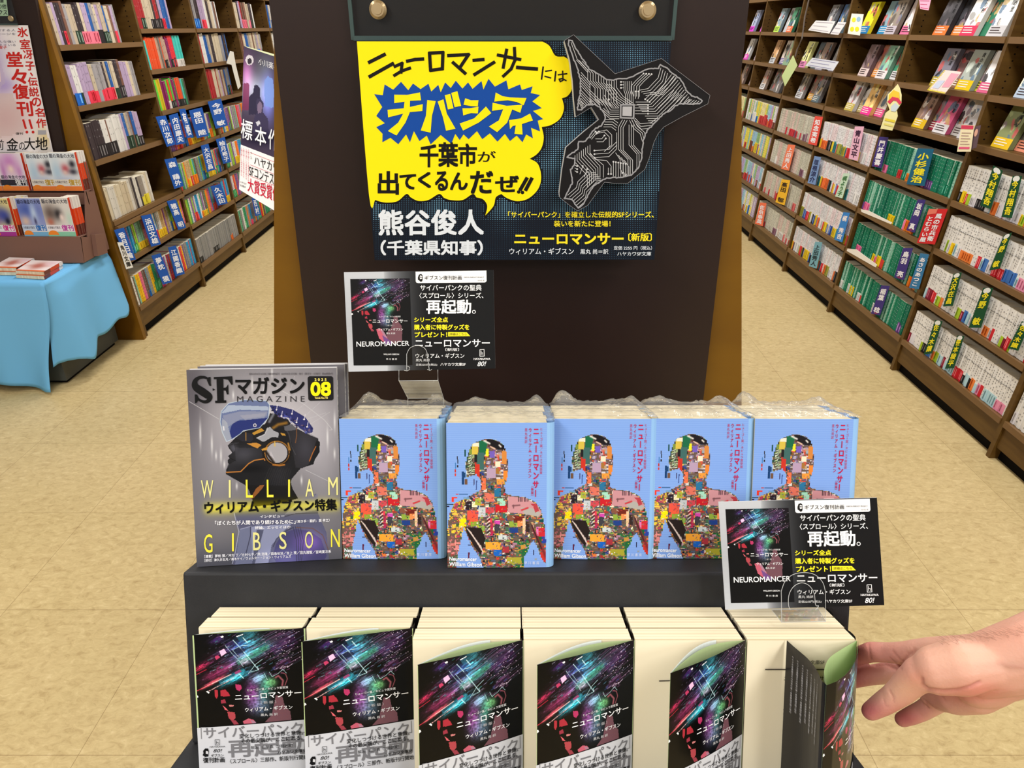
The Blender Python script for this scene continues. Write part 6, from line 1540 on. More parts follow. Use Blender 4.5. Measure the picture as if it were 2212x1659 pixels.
st([(580, 300), (650, 285), (722, 280)], 30)
st([(780, 228), (900, 222), (895, 368), (790, 382), (780, 228)], 30)
st([(948, 250), (1130, 240), (1060, 345)], 30); st([(990, 312), (1100, 410)], 30)
st([(1175, 292), (1262, 285)], 30); st([(1182, 420), (1270, 365), (1358, 310)], 30)
st([(1392, 245), (1592, 285)], 28); st([(1470, 198), (1440, 358)], 28); st([(1540, 182), (1545, 290), (1510, 370), (1440, 435)], 28); st([(1565, 356), (1740, 370)], 32)
st([(1797, 352), (1783, 460)], 14); st([(1818, 390), (1872, 382)], 12); st([(1812, 435), (1865, 450)], 12)
K5 = layer(0.0013, c5)
stroke(b, [(1242, 418), (1236, 472)], 9, K5, INK); stroke(b, [(1256, 436), (1306, 430)], 8, K5, INK); stroke(b, [(1282, 415), (1284, 468), (1268, 476), (1262, 462), (1280, 458), (1302, 470)], 8, K5, INK)
STAR = [(285, 595), (362, 605), (378, 508), (455, 555), (525, 485), (590, 560), (632, 500), (700, 550), (770, 502), (795, 572), (858, 512), (880, 580), (920, 490), (970, 540), (1015, 475), (1075, 545), (1125, 490), (1165, 548), (1245, 478), (1262, 555), (1308, 458), (1365, 528), (1468, 472), (1485, 552), (1590, 508), (1605, 558), (1702, 525), (1685, 585), (1770, 603), (1700, 660), (1785, 720), (1705, 745), (1797, 818), (1748, 832), (1770, 928), (1688, 895), (1705, 990), (1645, 955), (1612, 1025), (1560, 965), (1500, 1015), (1455, 950), (1388, 1020), (1320, 945), (1252, 998), (1205, 925), (1130, 998), (1085, 955), (1050, 1005), (1010, 950), (975, 1040), (880, 960), (790, 1045), (755, 965), (690, 1015), (640, 925), (605, 1025), (570, 955), (500, 1043), (430, 985), (358, 1025), (360, 950), (303, 890), (380, 855), (303, 790), (357, 710)]
b.poly([LA(*p) for p in STAR], (10, 72, 160))
_k = 0
for q in ([(465, 600), (580, 602), (695, 580), (705, 650), (610, 655), (465, 676)], [(405, 735), (550, 722), (720, 685), (716, 746), (600, 756), (410, 803)], [(558, 650), (606, 648), (603, 760), (565, 850), (485, 965), (408, 925), (500, 850), (545, 770)],
          [(760, 648), (836, 658), (802, 790), (790, 940), (702, 920), (748, 790)], [(853, 662), (905, 642), (935, 770), (1013, 905), (928, 922), (900, 800)], [(917, 605), (966, 593), (995, 722), (945, 732)], [(975, 585), (1030, 569), (1063, 700), (1005, 712)],
          [(1100, 632), (1150, 650), (1218, 650), (1212, 706), (1150, 702), (1085, 690)], [(1075, 722), (1140, 722), (1218, 708), (1213, 768), (1150, 765), (1082, 786)], [(1285, 706), (1333, 765), (1220, 850), (1080, 921), (1050, 858), (1180, 812)],
          [(1372, 581), (1430, 612), (1500, 625), (1648, 630), (1622, 695), (1560, 665), (1480, 650), (1360, 662)], [(1345, 672), (1470, 700), (1612, 690), (1592, 762), (1520, 732), (1440, 730), (1340, 745)], [(1440, 728), (1520, 732), (1475, 850), (1385, 935), (1312, 885), (1400, 830)],
          [(1680, 769), (1705, 830), (1600, 865), (1525, 880), (1500, 908), (1492, 828), (1600, 812)], [(1555, 855), (1606, 855), (1613, 957), (1540, 950)]):
    b.poly([np.array(LA2(*p)) + sn * 0.00004 * _k for p in q], YEL); _k += 1
for ch, q in (('千', (695, 1050, 855, 1245)), ('葉', (862, 1032, 1032, 1242)), ('市', (1042, 1042, 1200, 1238)), ('が', (1212, 1105, 1372, 1200)),
              ('出', (322, 1290, 500, 1490)), ('て', (515, 1315, 655, 1445)), ('く', (682, 1295, 790, 1432)), ('る', (832, 1290, 942, 1455)), ('ん', (968, 1300, 1118, 1450)), ('だ', (1150, 1288, 1345, 1482)), ('ぜ', (1372, 1328, 1575, 1468))):
    text(b, ch, q, LA, INK, bold=0.01 if ch == 'が' else 0.034)
for x in (1580, 1640): st([(x + 70, 1350), (x + 14, 1448)] if x == 1580 else [(x + 54, 1352), (x + 2, 1450)], 32)
disc(b, 1578, 1470, 16, LA, INK); disc(b, 1612, 1475, 16, LA, INK)
WT, Y2 = (226, 232, 238), (246, 226, 40)
text(b, '熊谷俊人', [(212, 1225), (818, 1222), (820, 1365), (214, 1368)], K5, WT, bold=0.032)
text(b, '（千葉県知事）', (225, 1400, 815, 1485), K5, WT, bold=0.035)
text(b, '「サイバーパンク」を確立した伝説的SFシリーズ、', (965, 1232, 1812, 1268), K5, Y2, bold=0.02)
text(b, '装いを新たに登場！', (1232, 1285, 1560, 1320), K5, Y2, bold=0.02)
text(b, 'ニューロマンサー', (1003, 1360, 1635, 1422), K5, Y2, bold=0.04)
text(b, '〔新版〕', (1665, 1358, 1800, 1404), K5, Y2, bold=0.03)
text(b, 'ウィリアム・ギブスン', (972, 1445, 1347, 1482), K5, WT, bold=0.012)
text(b, '黒丸 尚＝訳', (1385, 1450, 1548, 1480), K5, WT, bold=0.01)
text(b, '定価 2255 円（税込）', (1580, 1433, 1802, 1456), K5, WT, bold=0.01)
text(b, 'ハヤカワSF文庫', (1600, 1466, 1797, 1490), K5, WT, bold=0.01)
b.build_at('board', so_, sign)
# the black cut-out map glued on it
UPS = 0.022
def HH(o):
    def g(X, Y):
        x, y = cH(X, Y); return on_plane(x, y, sp0 + sn * (UPS + o), sn)
    return g
OUT = [(120, 115), (203, 62), (575, 412), (990, 275), (1425, 605), (1405, 682), (1180, 795), (1010, 890), (960, 950), (925, 1020), (880, 1170), (840, 1270), (690, 1392), (560, 1392), (480, 1383), (330, 1590), (240, 1640), (180, 1600), (80, 1520), (75, 1480), (100, 1270), (135, 1072), (290, 935), (430, 822), (362, 712), (222, 798), (205, 640), (195, 480), (170, 290)]
h0 = HH(0.0)
b = MB(); b.prism([h0(*p) for p in OUT], -sn * 0.0205, (16, 14, 16), 'print', side_col=(214, 214, 216))
COAST = [(160, 110), (190, 115), (215, 170), (250, 230), (300, 300), (340, 370), (400, 400), (450, 430), (500, 465), (560, 470), (620, 455), (680, 455), (740, 435), (790, 405), (840, 380), (900, 365), (965, 365), (980, 330), (1040, 360), (1090, 410), (1150, 450), (1180, 490), (1210, 560), (1260, 610), (1310, 620), (1355, 655), (1330, 680), (1240, 685), (1170, 680), (1110, 700), (1080, 735), (1000, 775), (930, 850), (860, 920), (830, 1000), (815, 1090), (810, 1180), (780, 1260), (720, 1320), (640, 1340), (500, 1345), (440, 1380), (380, 1420), (330, 1500), (290, 1580), (245, 1615), (215, 1580), (190, 1540), (120, 1530), (150, 1470), (190, 1400), (185, 1330), (175, 1270), (210, 1230), (215, 1170), (145, 1160), (190, 1120), (240, 1090), (250, 1020), (310, 1015), (350, 960), (400, 900), (450, 880), (485, 820), (480, 770), (440, 710), (390, 685), (320, 690), (275, 735), (240, 735), (245, 650), (265, 600), (265, 480), (240, 370), (200, 270), (160, 160), (160, 110)]
_r = random.Random(4); _c = []
for p_, q_ in zip(COAST[:-1], COAST[1:]):
    _c.append(p_); L_ = math.hypot(q_[0] - p_[0], q_[1] - p_[1]); n_ = int(L_ / 16)
    for i in range(1, n_): _c.append((p_[0] + (q_[0] - p_[0]) * i / n_ + _r.uniform(-4.5, 4.5), p_[1] + (q_[1] - p_[1]) * i / n_ + _r.uniform(-4.5, 4.5)))
_c.append(COAST[-1]); h1 = HH(0.0008); stroke(b, _c, 12, h1, (150, 150, 154))
stroke(b, OUT + [OUT[0]], 2.2, h1, (160, 160, 164))
h2_ = HH(0.0004); TR = (206, 206, 208)
def fam(base, dx, dy, n, w=4.2, dot=None):
    for k in range(n):
        P = np.array(base, float) + np.array([dx, dy]) * k
        seg = []
        for a, c in zip(P[:-1], P[1:]):
            m_ = max(int(np.hypot(*(c - a)) / 7), 1)
            for i in range(m_): seg.append((a + (c - a) * i / m_, a + (c - a) * (i + 1) / m_))
        mid = np.array([(s_[0] + s_[1]) / 2 for s_ in seg])
        ins = inpoly(mid[:, 0], mid[:, 1], COAST)
        chip = (mid[:, 0] > 610) & (mid[:, 0] < 755) & (mid[:, 1] > 680) & (mid[:, 1] < 820)
        run = None
        for i, s_ in enumerate(seg):
            if ins[i] and not chip[i]:
                if run is None: run = [s_[0]]
                run.append(s_[1])
            if (not ins[i] or chip[i] or i == len(seg) - 1) and run:
                # merge collinear pieces
                Q = [run[0]]
                for j in range(1, len(run) - 1):
                    d1 = run[j] - Q[-1]; d2 = run[j + 1] - run[j]
                    if abs(d1[0] * d2[1] - d1[1] * d2[0]) > 1e-3 * np.hypot(*d1) * np.hypot(*d2) + 1e-9: Q.append(run[j])
                Q.append(run[-1]); stroke(b, Q, w, h2_, TR); run = None
        if dot is not None and inpoly(np.array([P[dot][0]]), np.array([P[dot][1]]), COAST)[0]: disc(b, P[dot][0], P[dot][1], 8, h2_, TR, n=10)
fam([(180, 130), (235, 280), (330, 380), (330, 430)], 14, 24, 1)
fam([(230, 290), (330, 400), (330, 470), (395, 540), (395, 640), (440, 690)], 24, 4, 9)
fam([(270, 400), (350, 490), (350, 560), (440, 650)], 0, 24, 6)
fam([(270, 560), (370, 665)], 0, 24, 5); fam([(250, 610), (290, 700)], 0, 26, 3)
fam([(500, 470), (500, 560), (560, 640), (650, 700)], 22, -6, 5)
fam([(655, 480), (655, 560), (668, 600), (668, 690)], 17, 0, 5)
fam([(720, 610), (720, 520), (760, 475), (830, 410)], 24, 2, 4, dot=3); fam([(790, 560), (870, 545), (960, 450), (985, 360)], 20, 16, 4, dot=None)
fam([(845, 640), (900, 585), (960, 575), (1020, 500), (1080, 420)], 20, 12, 3, dot=0)
fam([(760, 665), (880, 665), (1000, 545), (1050, 500), (1110, 430)], 14, 21, 11)
fam([(755, 692), (820, 692), (870, 692)], 0, 26, 4, dot=2)
fam([(450, 640), (520, 755), (610, 755)], 14, -18, 3); fam([(470, 720), (530, 775), (610, 775)], 0, 20, 3); fam([(490, 822), (560, 822), (600, 852)], -6, 22, 4)
fam([(640, 825), (605, 890), (605, 1090), (690, 1180), (690, 1320)], 21, 3, 3); fam([(700, 870), (700, 1050), (770, 1130), (770, 1260)], 20, 0, 3)
fam([(705, 830), (740, 900), (800, 950), (820, 1020)], 18, -8, 3); fam([(755, 810), (800, 860), (900, 850), (960, 800)], 4, 24, 3)
fam([(590, 940), (590, 1020), (520, 1090), (390, 1100)], 0, 32, 3, dot=3); fam([(430, 930), (500, 915), (545, 960), (545, 1050), (500, 1090)], -22, 18, 2, dot=0)
fam([(400, 930), (350, 990)], 14, 8, 2, dot=0); fam([(400, 995), (455, 995), (480, 965)], 12, 26, 2, dot=2); fam([(350, 1050), (350, 1120), (400, 1180), (500, 1190), (540, 1240), (540, 1310)], 0, 0, 1, dot=5)
fam([(330, 1060), (330, 1120), (440, 1240), (440, 1340)], -19, 14, 7); fam([(350, 1080), (350, 1130), (470, 1230), (470, 1340)], 0, 0, 1)
fam([(560, 1200), (560, 1330)], 22, 4, 6, dot=0); fam([(580, 1120), (620, 1180), (620, 1260), (640, 1300)], 26, 22, 4, dot=3); fam([(515, 1255), (515, 1310)], 22, 0, 2, dot=1)
fam([(150, 1500), (230, 1430), (240, 1380), (330, 1290), (400, 1300)], 16, 18, 7); fam([(215, 1230), (235, 1240)], 0, 26, 3, dot=1); fam([(260, 1310), (285, 1240)], 40, 26, 2, dot=1)
fam([(1240, 640), (1190, 680)], 22, 4, 5); fam([(1100, 560), (1040, 640), (960, 720)], 24, 14, 5)
for x, y in ((628, 485), (628, 511), (628, 538)): disc(b, x, y, 8, h2_, TR); stroke(b, [(x, y), (x + 26, y)], 4.2, h2_, TR)
for x in (760, 785): disc(b, x, 570, 8, h2_, TR); stroke(b, [(x, 570), (x, 620), (x - 4, 636)], 4.2, h2_, TR)
disc(b, 519, 642, 9, h2_, TR)
for a, c, col in ((617, 752, (150, 150, 154)), (632, 737, (16, 14, 16)), (640, 728, (176, 176, 180))):
    k_ = (a - 617)
    b.quad(*[HH(0.001 + k_ * 2e-5)(x, y) for x, y in ((a + 2, 682 + k_), (c, 682 + k_), (c - 4, 817 - k_), (a, 812 - k_))], col=col)
b.build_at('map_cutout', so_, sign)

# ------------------------------------------------------------------ poster hanging beyond the island
PQ = [((527, 99), 1.235), ((604, 124), 1.155), ((604, 463), 1.155), ((517, 409), 1.235)]
P = [PD(x, y, D) for (x, y), D in PQ]
nrm = np.cross(P[1] - P[0], P[3] - P[0]); nrm /= np.linalg.norm(nrm)
if np.dot(nrm, CAM - P[0]) < 0: nrm = -nrm
k6 = lambda X, Y: (500 + X / 4.15, 60 + Y / 4.15)
pl6 = lambda X, Y, o=0.001: on_plane(*k6(X, Y), P[0], nrm) + nrm * o
b = MB(); b.prism([P[0], P[1], P[2], P[3]], -nrm * 0.0012, (60, 50, 70), 'print')
A = Art(60, 90, homog([(0, 0), (1, 0), (1, 1), (0, 1)], [(115, 165), (430, 266), (430, 1180), (87, 1048)]), (62, 52, 74))
A.glow(200, 560, 110, 140, (110, 130, 130), 1); A.glow(140, 420, 50, 140, (110, 50, 90), 1); A.glow(330, 620, 60, 200, (70, 90, 170), 1); A.glow(300, 330, 80, 100, (20, 30, 16), 1)
A.poly([(112, 500), (160, 495), (165, 740), (105, 740)], (120, 40, 80), 0.8); A.poly([(155, 780), (160, 620), (200, 580), (205, 520), (235, 510), (258, 540), (262, 640), (290, 780)], (44, 40, 66)); A.poly([(300, 470), (330, 435), (372, 460), (385, 560), (380, 720), (300, 700)], (120, 150, 220), 0.9)
A.poly([(190, 940), (210, 800), (235, 760), (222, 700), (230, 640), (265, 632), (290, 680), (285, 760), (330, 820), (340, 960)], (56, 50, 80)); A.poly([(232, 690), (262, 660), (282, 700), (270, 760), (240, 770)], (120, 104, 130)); A.poly([(220, 850), (250, 830), (262, 862), (235, 885)], (200, 200, 210))
A.ell(165, 290, 36, 46, (214, 210, 214), 0.9); A.ell(165, 300, 20, 26, (50, 44, 56), 1); A.glow(300, 1000, 200, 60, (-40, -36, -30), 1)
h, w = A.a.shape[:2]
TH = homog([(0, 0), (1, 0), (1, 1), (0, 1)], [(115, 165), (430, 266), (430, 1180), (87, 1048)])
b.grid(np.array([[pl6(*TH(i / w, j / h), 0.0006) for i in range(w + 1)] for j in range(h + 1)]), A.out(), 'print')
b.poly([pl6(*p, 0.0008) for p in ((87, 1048), (430, 1180), (430, 1665), (72, 1450))], (236, 234, 234))
b.poly([pl6(*p, 0.0009) for p in ((115, 163), (430, 250), (430, 272), (150, 180))], (214, 222, 180))
X6 = lambda X, Y: pl6(X, Y, 0.0015)
text(b, '標', [(95, 815), (198, 845), (190, 1020), (92, 985)], X6, (240, 240, 242), bold=0.01); text(b, '本', [(220, 880), (322, 905), (316, 1070), (218, 1040)], X6, (240, 240, 242), bold=0.01); text(b, '作', [(340, 905), (428, 930), (426, 1115), (338, 1085)], X6, (240, 240, 242), bold=0.01)
text(b, '小川楽喜', [(250, 275), (428, 330), (428, 396), (250, 330)], X6, (236, 236, 240), bold=0.0)
text(b, 'ハヤカワ', [(210, 1150), (425, 1222), (425, 1312), (210, 1225)], X6, (20, 20, 22), bold=0.0); text(b, 'SFコンテスト', [(165, 1235), (428, 1328), (428, 1428), (165, 1325)], X6, (20, 20, 22), bold=0.0); text(b, '大賞受賞作', [(155, 1345), (428, 1433), (428, 1570), (152, 1465)], X6, (196, 30, 60), bold=0.01)
for y in (1120, 1230, 1330): stroke(b, [(175, y), (425, y + 98)], 3, X6, (196, 60, 80))
for i, x in enumerate((95, 115, 138, 158)): vtext(b, '人類が滅亡した遠未来文豪たち', x - 7, 1070 + i * 6, x + 8, 1330 + i * 16, X6, (200, 90, 110), bold=0)
vtext(b, '第10回', 178, 1115, 190, 1180, X6, (60, 60, 60), bold=0)
text(b, 'ハヤカワ', [(82, 1372), (140, 1392), (140, 1412), (82, 1392)], X6, (20, 20, 22), bold=0); text(b, '文庫JA', [(82, 1402), (135, 1420), (135, 1442), (82, 1424)], X6, (20, 20, 22), bold=0)
props(b.build_at('hanging_poster', P[3]), 'dark purple poster with white lower band jutting out beside the golden panel edge', 'poster')
# ------------------------------------------------------------------ left island end: golden wing, dark board, posters
YL = 3.54
pL = lambda x, y, Y=YL: on_plane(x, y, (0, Y, 0), np.array([0, 1.0, 0]))
t = thing('island_end_board', 'golden and dark end board of the left-hand island with posters on it', 'bookcase', (-2.3, YL, 0))
b = MB()
g = lambda z: -(1.985 + 0.055 * z) + 0.012
b.prism([(g(0), YL - 0.03, 0), (g(2.15), YL - 0.03, 2.15), (-3.3, YL - 0.03, 2.15), (-3.3, YL - 0.03, 0)], np.array([0, 0.029, 0]), m='gold'); b.build_at('golden_panel', t.location, t)
d0, d1 = pL(76, 0, YL - 0.05), pL(141, 328, YL - 0.05)
T, B = ext(d0, d1, 2.1), ext(d0, d1, 0.52)
b = MB(); b.prism([B, T, (-3.1, T[1], 2.1), (-3.1, B[1], 0.52)], np.array([0, 0.0195, 0]), m='panel'); b.build_at('dark_board', t.location, t)
YP = YL - 0.056
pp = lambda X, Y, o=0.0: on_plane(X * 220 / 1073., Y * 220 / 1073., (0, YP - o, 0), np.array([0, 1.0, 0]))
b = MB()
q = [pp(-260, 262), pp(292, 266), pp(425, 980), pp(560, 1605), pp(-260, 1608)]
b.prism([pp(x, y, 0.004) for x, y in ((-260, 262), (292, 266), (425, 980), (560, 1605), (-260, 1608))], np.array([0, 0.0014, 0]), (236, 230, 232), 'print')
TH = homog([(0, 0), (1, 0), (1, 1), (0, 1)], [(-258, 264), (290, 268), (556, 1600), (-258, 1604)])
A = Art(60, 90, TH, (238, 234, 238))
A.glow(-60, 700, 130, 300, (-50, -60, -20), 1); A.glow(60, 900, 110, 90, (-40, -50, -10), 1); A.glow(60, 1250, 220, 200, (-20, -60, -56), 1); A.poly([(-300, 990), (130, 990), (220, 1200), (260, 1400), (-300, 1500)], (214, 190, 190), 0.6)
A.poly([(-200, 600), (0, 640), (40, 760), (60, 860), (-40, 980), (-260, 980)], (196, 180, 214), 0.7); A.poly([(-200, 740), (0, 720), (10, 860), (-60, 960), (-200, 960)], (236, 214, 214), 0.9); A.glow(480, 1450, 90, 120, (-6, -20, -70), 1)
h, w = A.a.shape[:2]
inr = inpoly(A.X, A.Y, [(-258, 264), (290, 268), (418, 980), (552, 1600), (-258, 1604)])
cells = A.out()
for j in range(h):
    i1 = max(np.where(inr[j])[0].max(), 0) if inr[j].any() else 0
    b.grid(np.array([[pp(*TH(i / w, jj / h), 0.0045) for i in range(0, i1 + 1)] for jj in (j, j + 1)]), cells[j:j + 1, :i1], 'print')
PX = lambda X, Y: pp(X, Y, 0.0055)
RD = (200, 40, 36)
for ch, x, y, s_ in zip('氷室冴子、伝説の名作', (178, 205, 240, 262, 300, 290, 300, 330, 365, 378), (290, 415, 530, 650, 755, 815, 920, 1030, 1140, 1250), (105, 105, 95, 95, 60, 95, 100, 95, 95, 100)):
    text(b, ch, [(x, y), (x + s_, y), (x + s_ + 12, y + s_ * 0.95), (x + 12, y + s_ * 0.95)] if ch != '、' else (x + 18, y + 10, x + 45, y + 45), PX, RD, bold=0.025)
for ch, x, y in zip('堂々復刊', (62, 110, 130, 170), (550, 730, 890, 1070)):
    text(b, ch, [(x, y), (x + 160, y), (x + 180, y + 150), (x + 20, y + 150)], PX, RD, bold=0.03)
for x in (245, 310): stroke(b, [(x, 1265), (x + 25, 1350)], 22, PX, RD); disc(b, x + 38, 1392, 15, PX, RD)
for i, (tx_, y) in enumerate((('全室で寝する人', 305), ('い夜でページを', 345), ('感情、こんな強い', 425), ('求め、耐えている', 460))): text(b, tx_, (-200, y, 165, y + 26), PX, (110, 110, 130), bold=0)
text(b, '辻村智子', (-100, 480, 72, 515), PX, (206, 70, 60), bold=0.01)
text(b, '海', (-190, 1460, -70, 1590), PX, (20, 20, 22), bold=0.0); text(b, '前', (-60, 1470, 40, 1580), PX, (20, 20, 22), bold=0.0); text(b, '金', (70, 1455, 190, 1585), PX, (20, 20, 22), bold=0.01); text(b, 'の', (200, 1500, 260, 1580), PX, (20, 20, 22), bold=0.0); text(b, '大', (255, 1450, 370, 1580), PX, (20, 20, 22), bold=0.01); text(b, '地', (375, 1445, 500, 1580), PX, (20, 20, 22), bold=0.01)
text(b, '復刊', (165, 1395, 240, 1420), PX, (60, 60, 60)); stroke(b, [(415, 1395), (470, 1395)], 46, PX, (170, 170, 180))
props(b.build_at('poster', pp(100, 1605)), 'white and lilac poster with red vertical Japanese lettering on the dark end board', 'poster')
b = MB(); b.prism([pp(x, y, 0.009) for x, y in ((-260, -60), (60, -60), (86, 168), (-260, 172))], np.array([0, 0.0014, 0]), (214, 238, 206), 'print')
G_ = lambda X, Y: pp(X, Y, 0.010)
text(b, '文庫', (-60, -20, 40, 30), G_, (40, 40, 40)); text(b, 'その他', (-70, 42, 66, 92), G_, (40, 40, 40)); text(b, 'コミックス', (-170, 105, 76, 158), G_, (40, 40, 40))
props(b.build_at('shelf_sign', pp(0, 168)), 'pale green category sign with hand-written lettering above the lilac poster', 'sign')
t = thing('acrylic_poster_sheet', 'clear acrylic sheet with brass bolt on the left-hand island end', 'acrylic sheet', tuple(pp(100, 255)))
b = MB(); a0, a1 = pp(-400, 255, 0.011), pp(190, 250, 0.011); b.box(a0[0], a1[0], a0[1] - 0.003, a0[1], a1[2], a1[2] + 0.3, m='acrylic'); b.build_at('clear_sheet', t.location, t)
b = MB(); b.box(a0[0], a1[0], a0[1] - 0.006, a0[1] - 0.001, a1[2] - 0.004, a1[2], m='acr_edge'); b.build_at('sheet_edge', t.location, t)
c = pp(113, 195, 0.015); b = MB(); b.tube([c, c + np.array([0, -0.004, 0])], [0.012, 0.010], m='brass', seg=20); b.build_at('brass_bolt', t.location, t)

# ------------------------------------------------------------------ plinth and blue cloth
XS, YF, ZT = -2.035, 2.955, 0.505
pf = pL(150, 831, 2.975)
t = thing('plinth_table', 'dark grey plinth under the pale blue cloth', 'table', (-2.45, 3.25, 0))
b = MB(); b.box(-3.3, -2.085, 2.978, 3.465, 0.02, ZT - 0.006, m='plinth')
b.build_at('plinth_body', t.location, t); b = MB(); b.box(-3.28, -2.10, 3.0, 3.45, 0.0, 0.02, m='kick'); b.build_at('kick_base', t.location, t)
# the cloth is one sheet over the top and down two sides
b = MB()
nx, ny = 60, 14
xs = np.linspace(-3.3, XS, nx + 1)
Yb = 3.475
def Yfront(x): return YF - 0.0
G = np.array([[(x, YF + (Yb - YF) * j / ny, ZT + 0.001 * math.sin(x * 40) * math.sin(j)) for x in xs] for j in range(ny + 1)])
b.grid(G, m='print', col=(116, 178, 214))
# front drape with folds, flaring at the corner
nz = 26; G = []
for j in range(nz + 1):
    v = j / nz; rowp = []
    for x in xs:
        d = (XS - x)
        fold = 0.016 * math.sin(d * 15 + 0.7) * v + 0.006 * math.sin(d * 37 + 1.2) * v * v
        corner = math.exp(-(d / 0.10) ** 2)
        xx = x - 0.055 * v * corner * 1.0 + 0.01 * math.sin(6 * v) * corner
        yy = YF - 0.006 - 0.035 * v + fold * (1 - 0.5 * corner) - 0.06 * v * v * corner
        zb = 0.022 + 0.02 * math.sin(d * 9 + 2) ** 2 - 0.018 * corner
        zz = ZT - 0.002 - (ZT - zb) * v if v > 0 else ZT
        if v < 0.08: yy = YF - (yy - YF) * 0 - 0.006 * v / 0.08
        rowp.append((xx, yy, zz))
    G.append(rowp)
b.grid(np.array(G), m='print', col=(116, 178, 214))
# right-hand drape, hem dipping toward the front corner
ys = np.linspace(YF, Yb, 31); G = []
for j in range(nz + 1):
    v = j / nz; rowp = []
    for y in ys:
        s_ = (y - YF) / (Yb - YF)
        hem = 0.115 + 0.085 * s_ - 0.03 * math.exp(-((s_ - 0.22) / 0.12) ** 2) + 0.012 * math.sin(s_ * 20)
        out = 0.012 + 0.035 * v + 0.020 * math.sin(s_ * 9 + 0.5) * v + 0.004 * math.sin(s_ * 22) * v * v
        cx = math.exp(-(s_ / 0.10) ** 2)
        xx = XS + out * (1 - cx) * min(1, v * 6) - 0.055 * v * cx
        rowp.append((xx, y - 0.03 * v * cx, ZT - (ZT - hem) * v))
    G.append(rowp)
b.grid(np.array(G), m='print', col=(116, 178, 214))
M['cloth'] = mat('blue_cloth', (114, 184, 232), 0.85, 0.12, bump=(1500, 0.0004, 2))
b.mats = [M['cloth']]
o = b.build_at('tablecloth', (-2.45, 3.25, ZT), smooth=True)
so = o.modifiers.new('thickness', 'SOLIDIFY'); so.thickness = 0.0015
props(o, 'pale blue cloth draped over the low plinth, its folds reaching the floor', 'tablecloth')

# ------------------------------------------------------------------ brown book display on the cloth
XW = -2.012
k5 = lambda X, Y: (X / 5.53, 320 + Y / 5.53)
def sw(X, Y):       # a point on the side wall plane x = XW, from a pixel of the crop
    x, y = k5(X, Y); return on_plane(x, y, (XW, 0, 0), np.array([1.0, 0, 0]))
t = thing('cardboard_display', 'brown stepped cardboard book display standing on the blue cloth', 'display stand', (-2.4, 3.3, ZT))
org = np.array(t.location)
side = [sw(*p) for p in ((1012, 1385), (960, 1062), (1052, 1062), (1030, 850), (1022, 515), (1118, 515), (1108, 125), (1150, 125), (1350, 1192))]
zlo = ZT + 0.004
side = [np.array([p[0], min(p[1], 3.474), max(p[2], zlo)]) for p in side]
def sidewall(dx, nm):
    b = MB(); b.prism([p + np.array([dx, 0, 0]) for p in side], np.array([-0.006, 0, 0]), m='cardboard'); b.build_at(nm, org, t)
sidewall(0, 'side_wall'); 
f0, f1, r0, r1 = sw(1005, 1385), sw(960, 1062), sw(1040, 850), sw(1022, 515)
f0[2] = max(f0[2], zlo)
Xe = -3.25
def board(nm, p, q, th=0.006):
    b = MB(); b.prism([p, q, np.array([Xe, q[1], q[2]]), np.array([Xe, p[1], p[2]])], np.array([0, th, 0.001]), m='cardboard'); b.build_at(nm, org, t)
board('front_board', f0, f1)
y1b = sw(1052, 1062)
rise_lo = np.array([XW, y1b[1] + 0.055, f1[2]]); 
lowshelf = MB(); lowshelf.box(Xe, XW - 0.006, f1[1], min(f1[1] + 0.10, 3.462), f1[2] - 0.006, f1[2], m='cardboard'); lowshelf.build_at('lower_shelf', org, t)
u0 = sw(1022, 515); u_lo = np.array([XW, u0[1], u0[2] - 0.062])
board('middle_board', u_lo, u0)
b = MB(); b.box(Xe, XW - 0.006, u0[1], min(u0[1] + 0.10, 3.462), u0[2] - 0.006, u0[2], m='cardboard'); b.build_at('upper_shelf', org, t)
b = MB(); tpz = sw(1130, 125)[2]; b.box(Xe, XW - 0.006, min(u0[1] + 0.10, 3.462), min(u0[1] + 0.106, 3.468), zlo, tpz, m='cardboard'); b.build_at('back_board', org, t)
# small side trays seen past the wall
b = MB(); q = [sw(*p) for p in ((1082, 1030), (1190, 1022), (1238, 1250), (1120, 1290))]; b.prism([np.array([p[0] + 0.001, min(p[1], 3.47), p[2]]) for p in q], np.array([0.02, 0, 0]), m='cardboard'); b.build_at('side_tray', org, t)

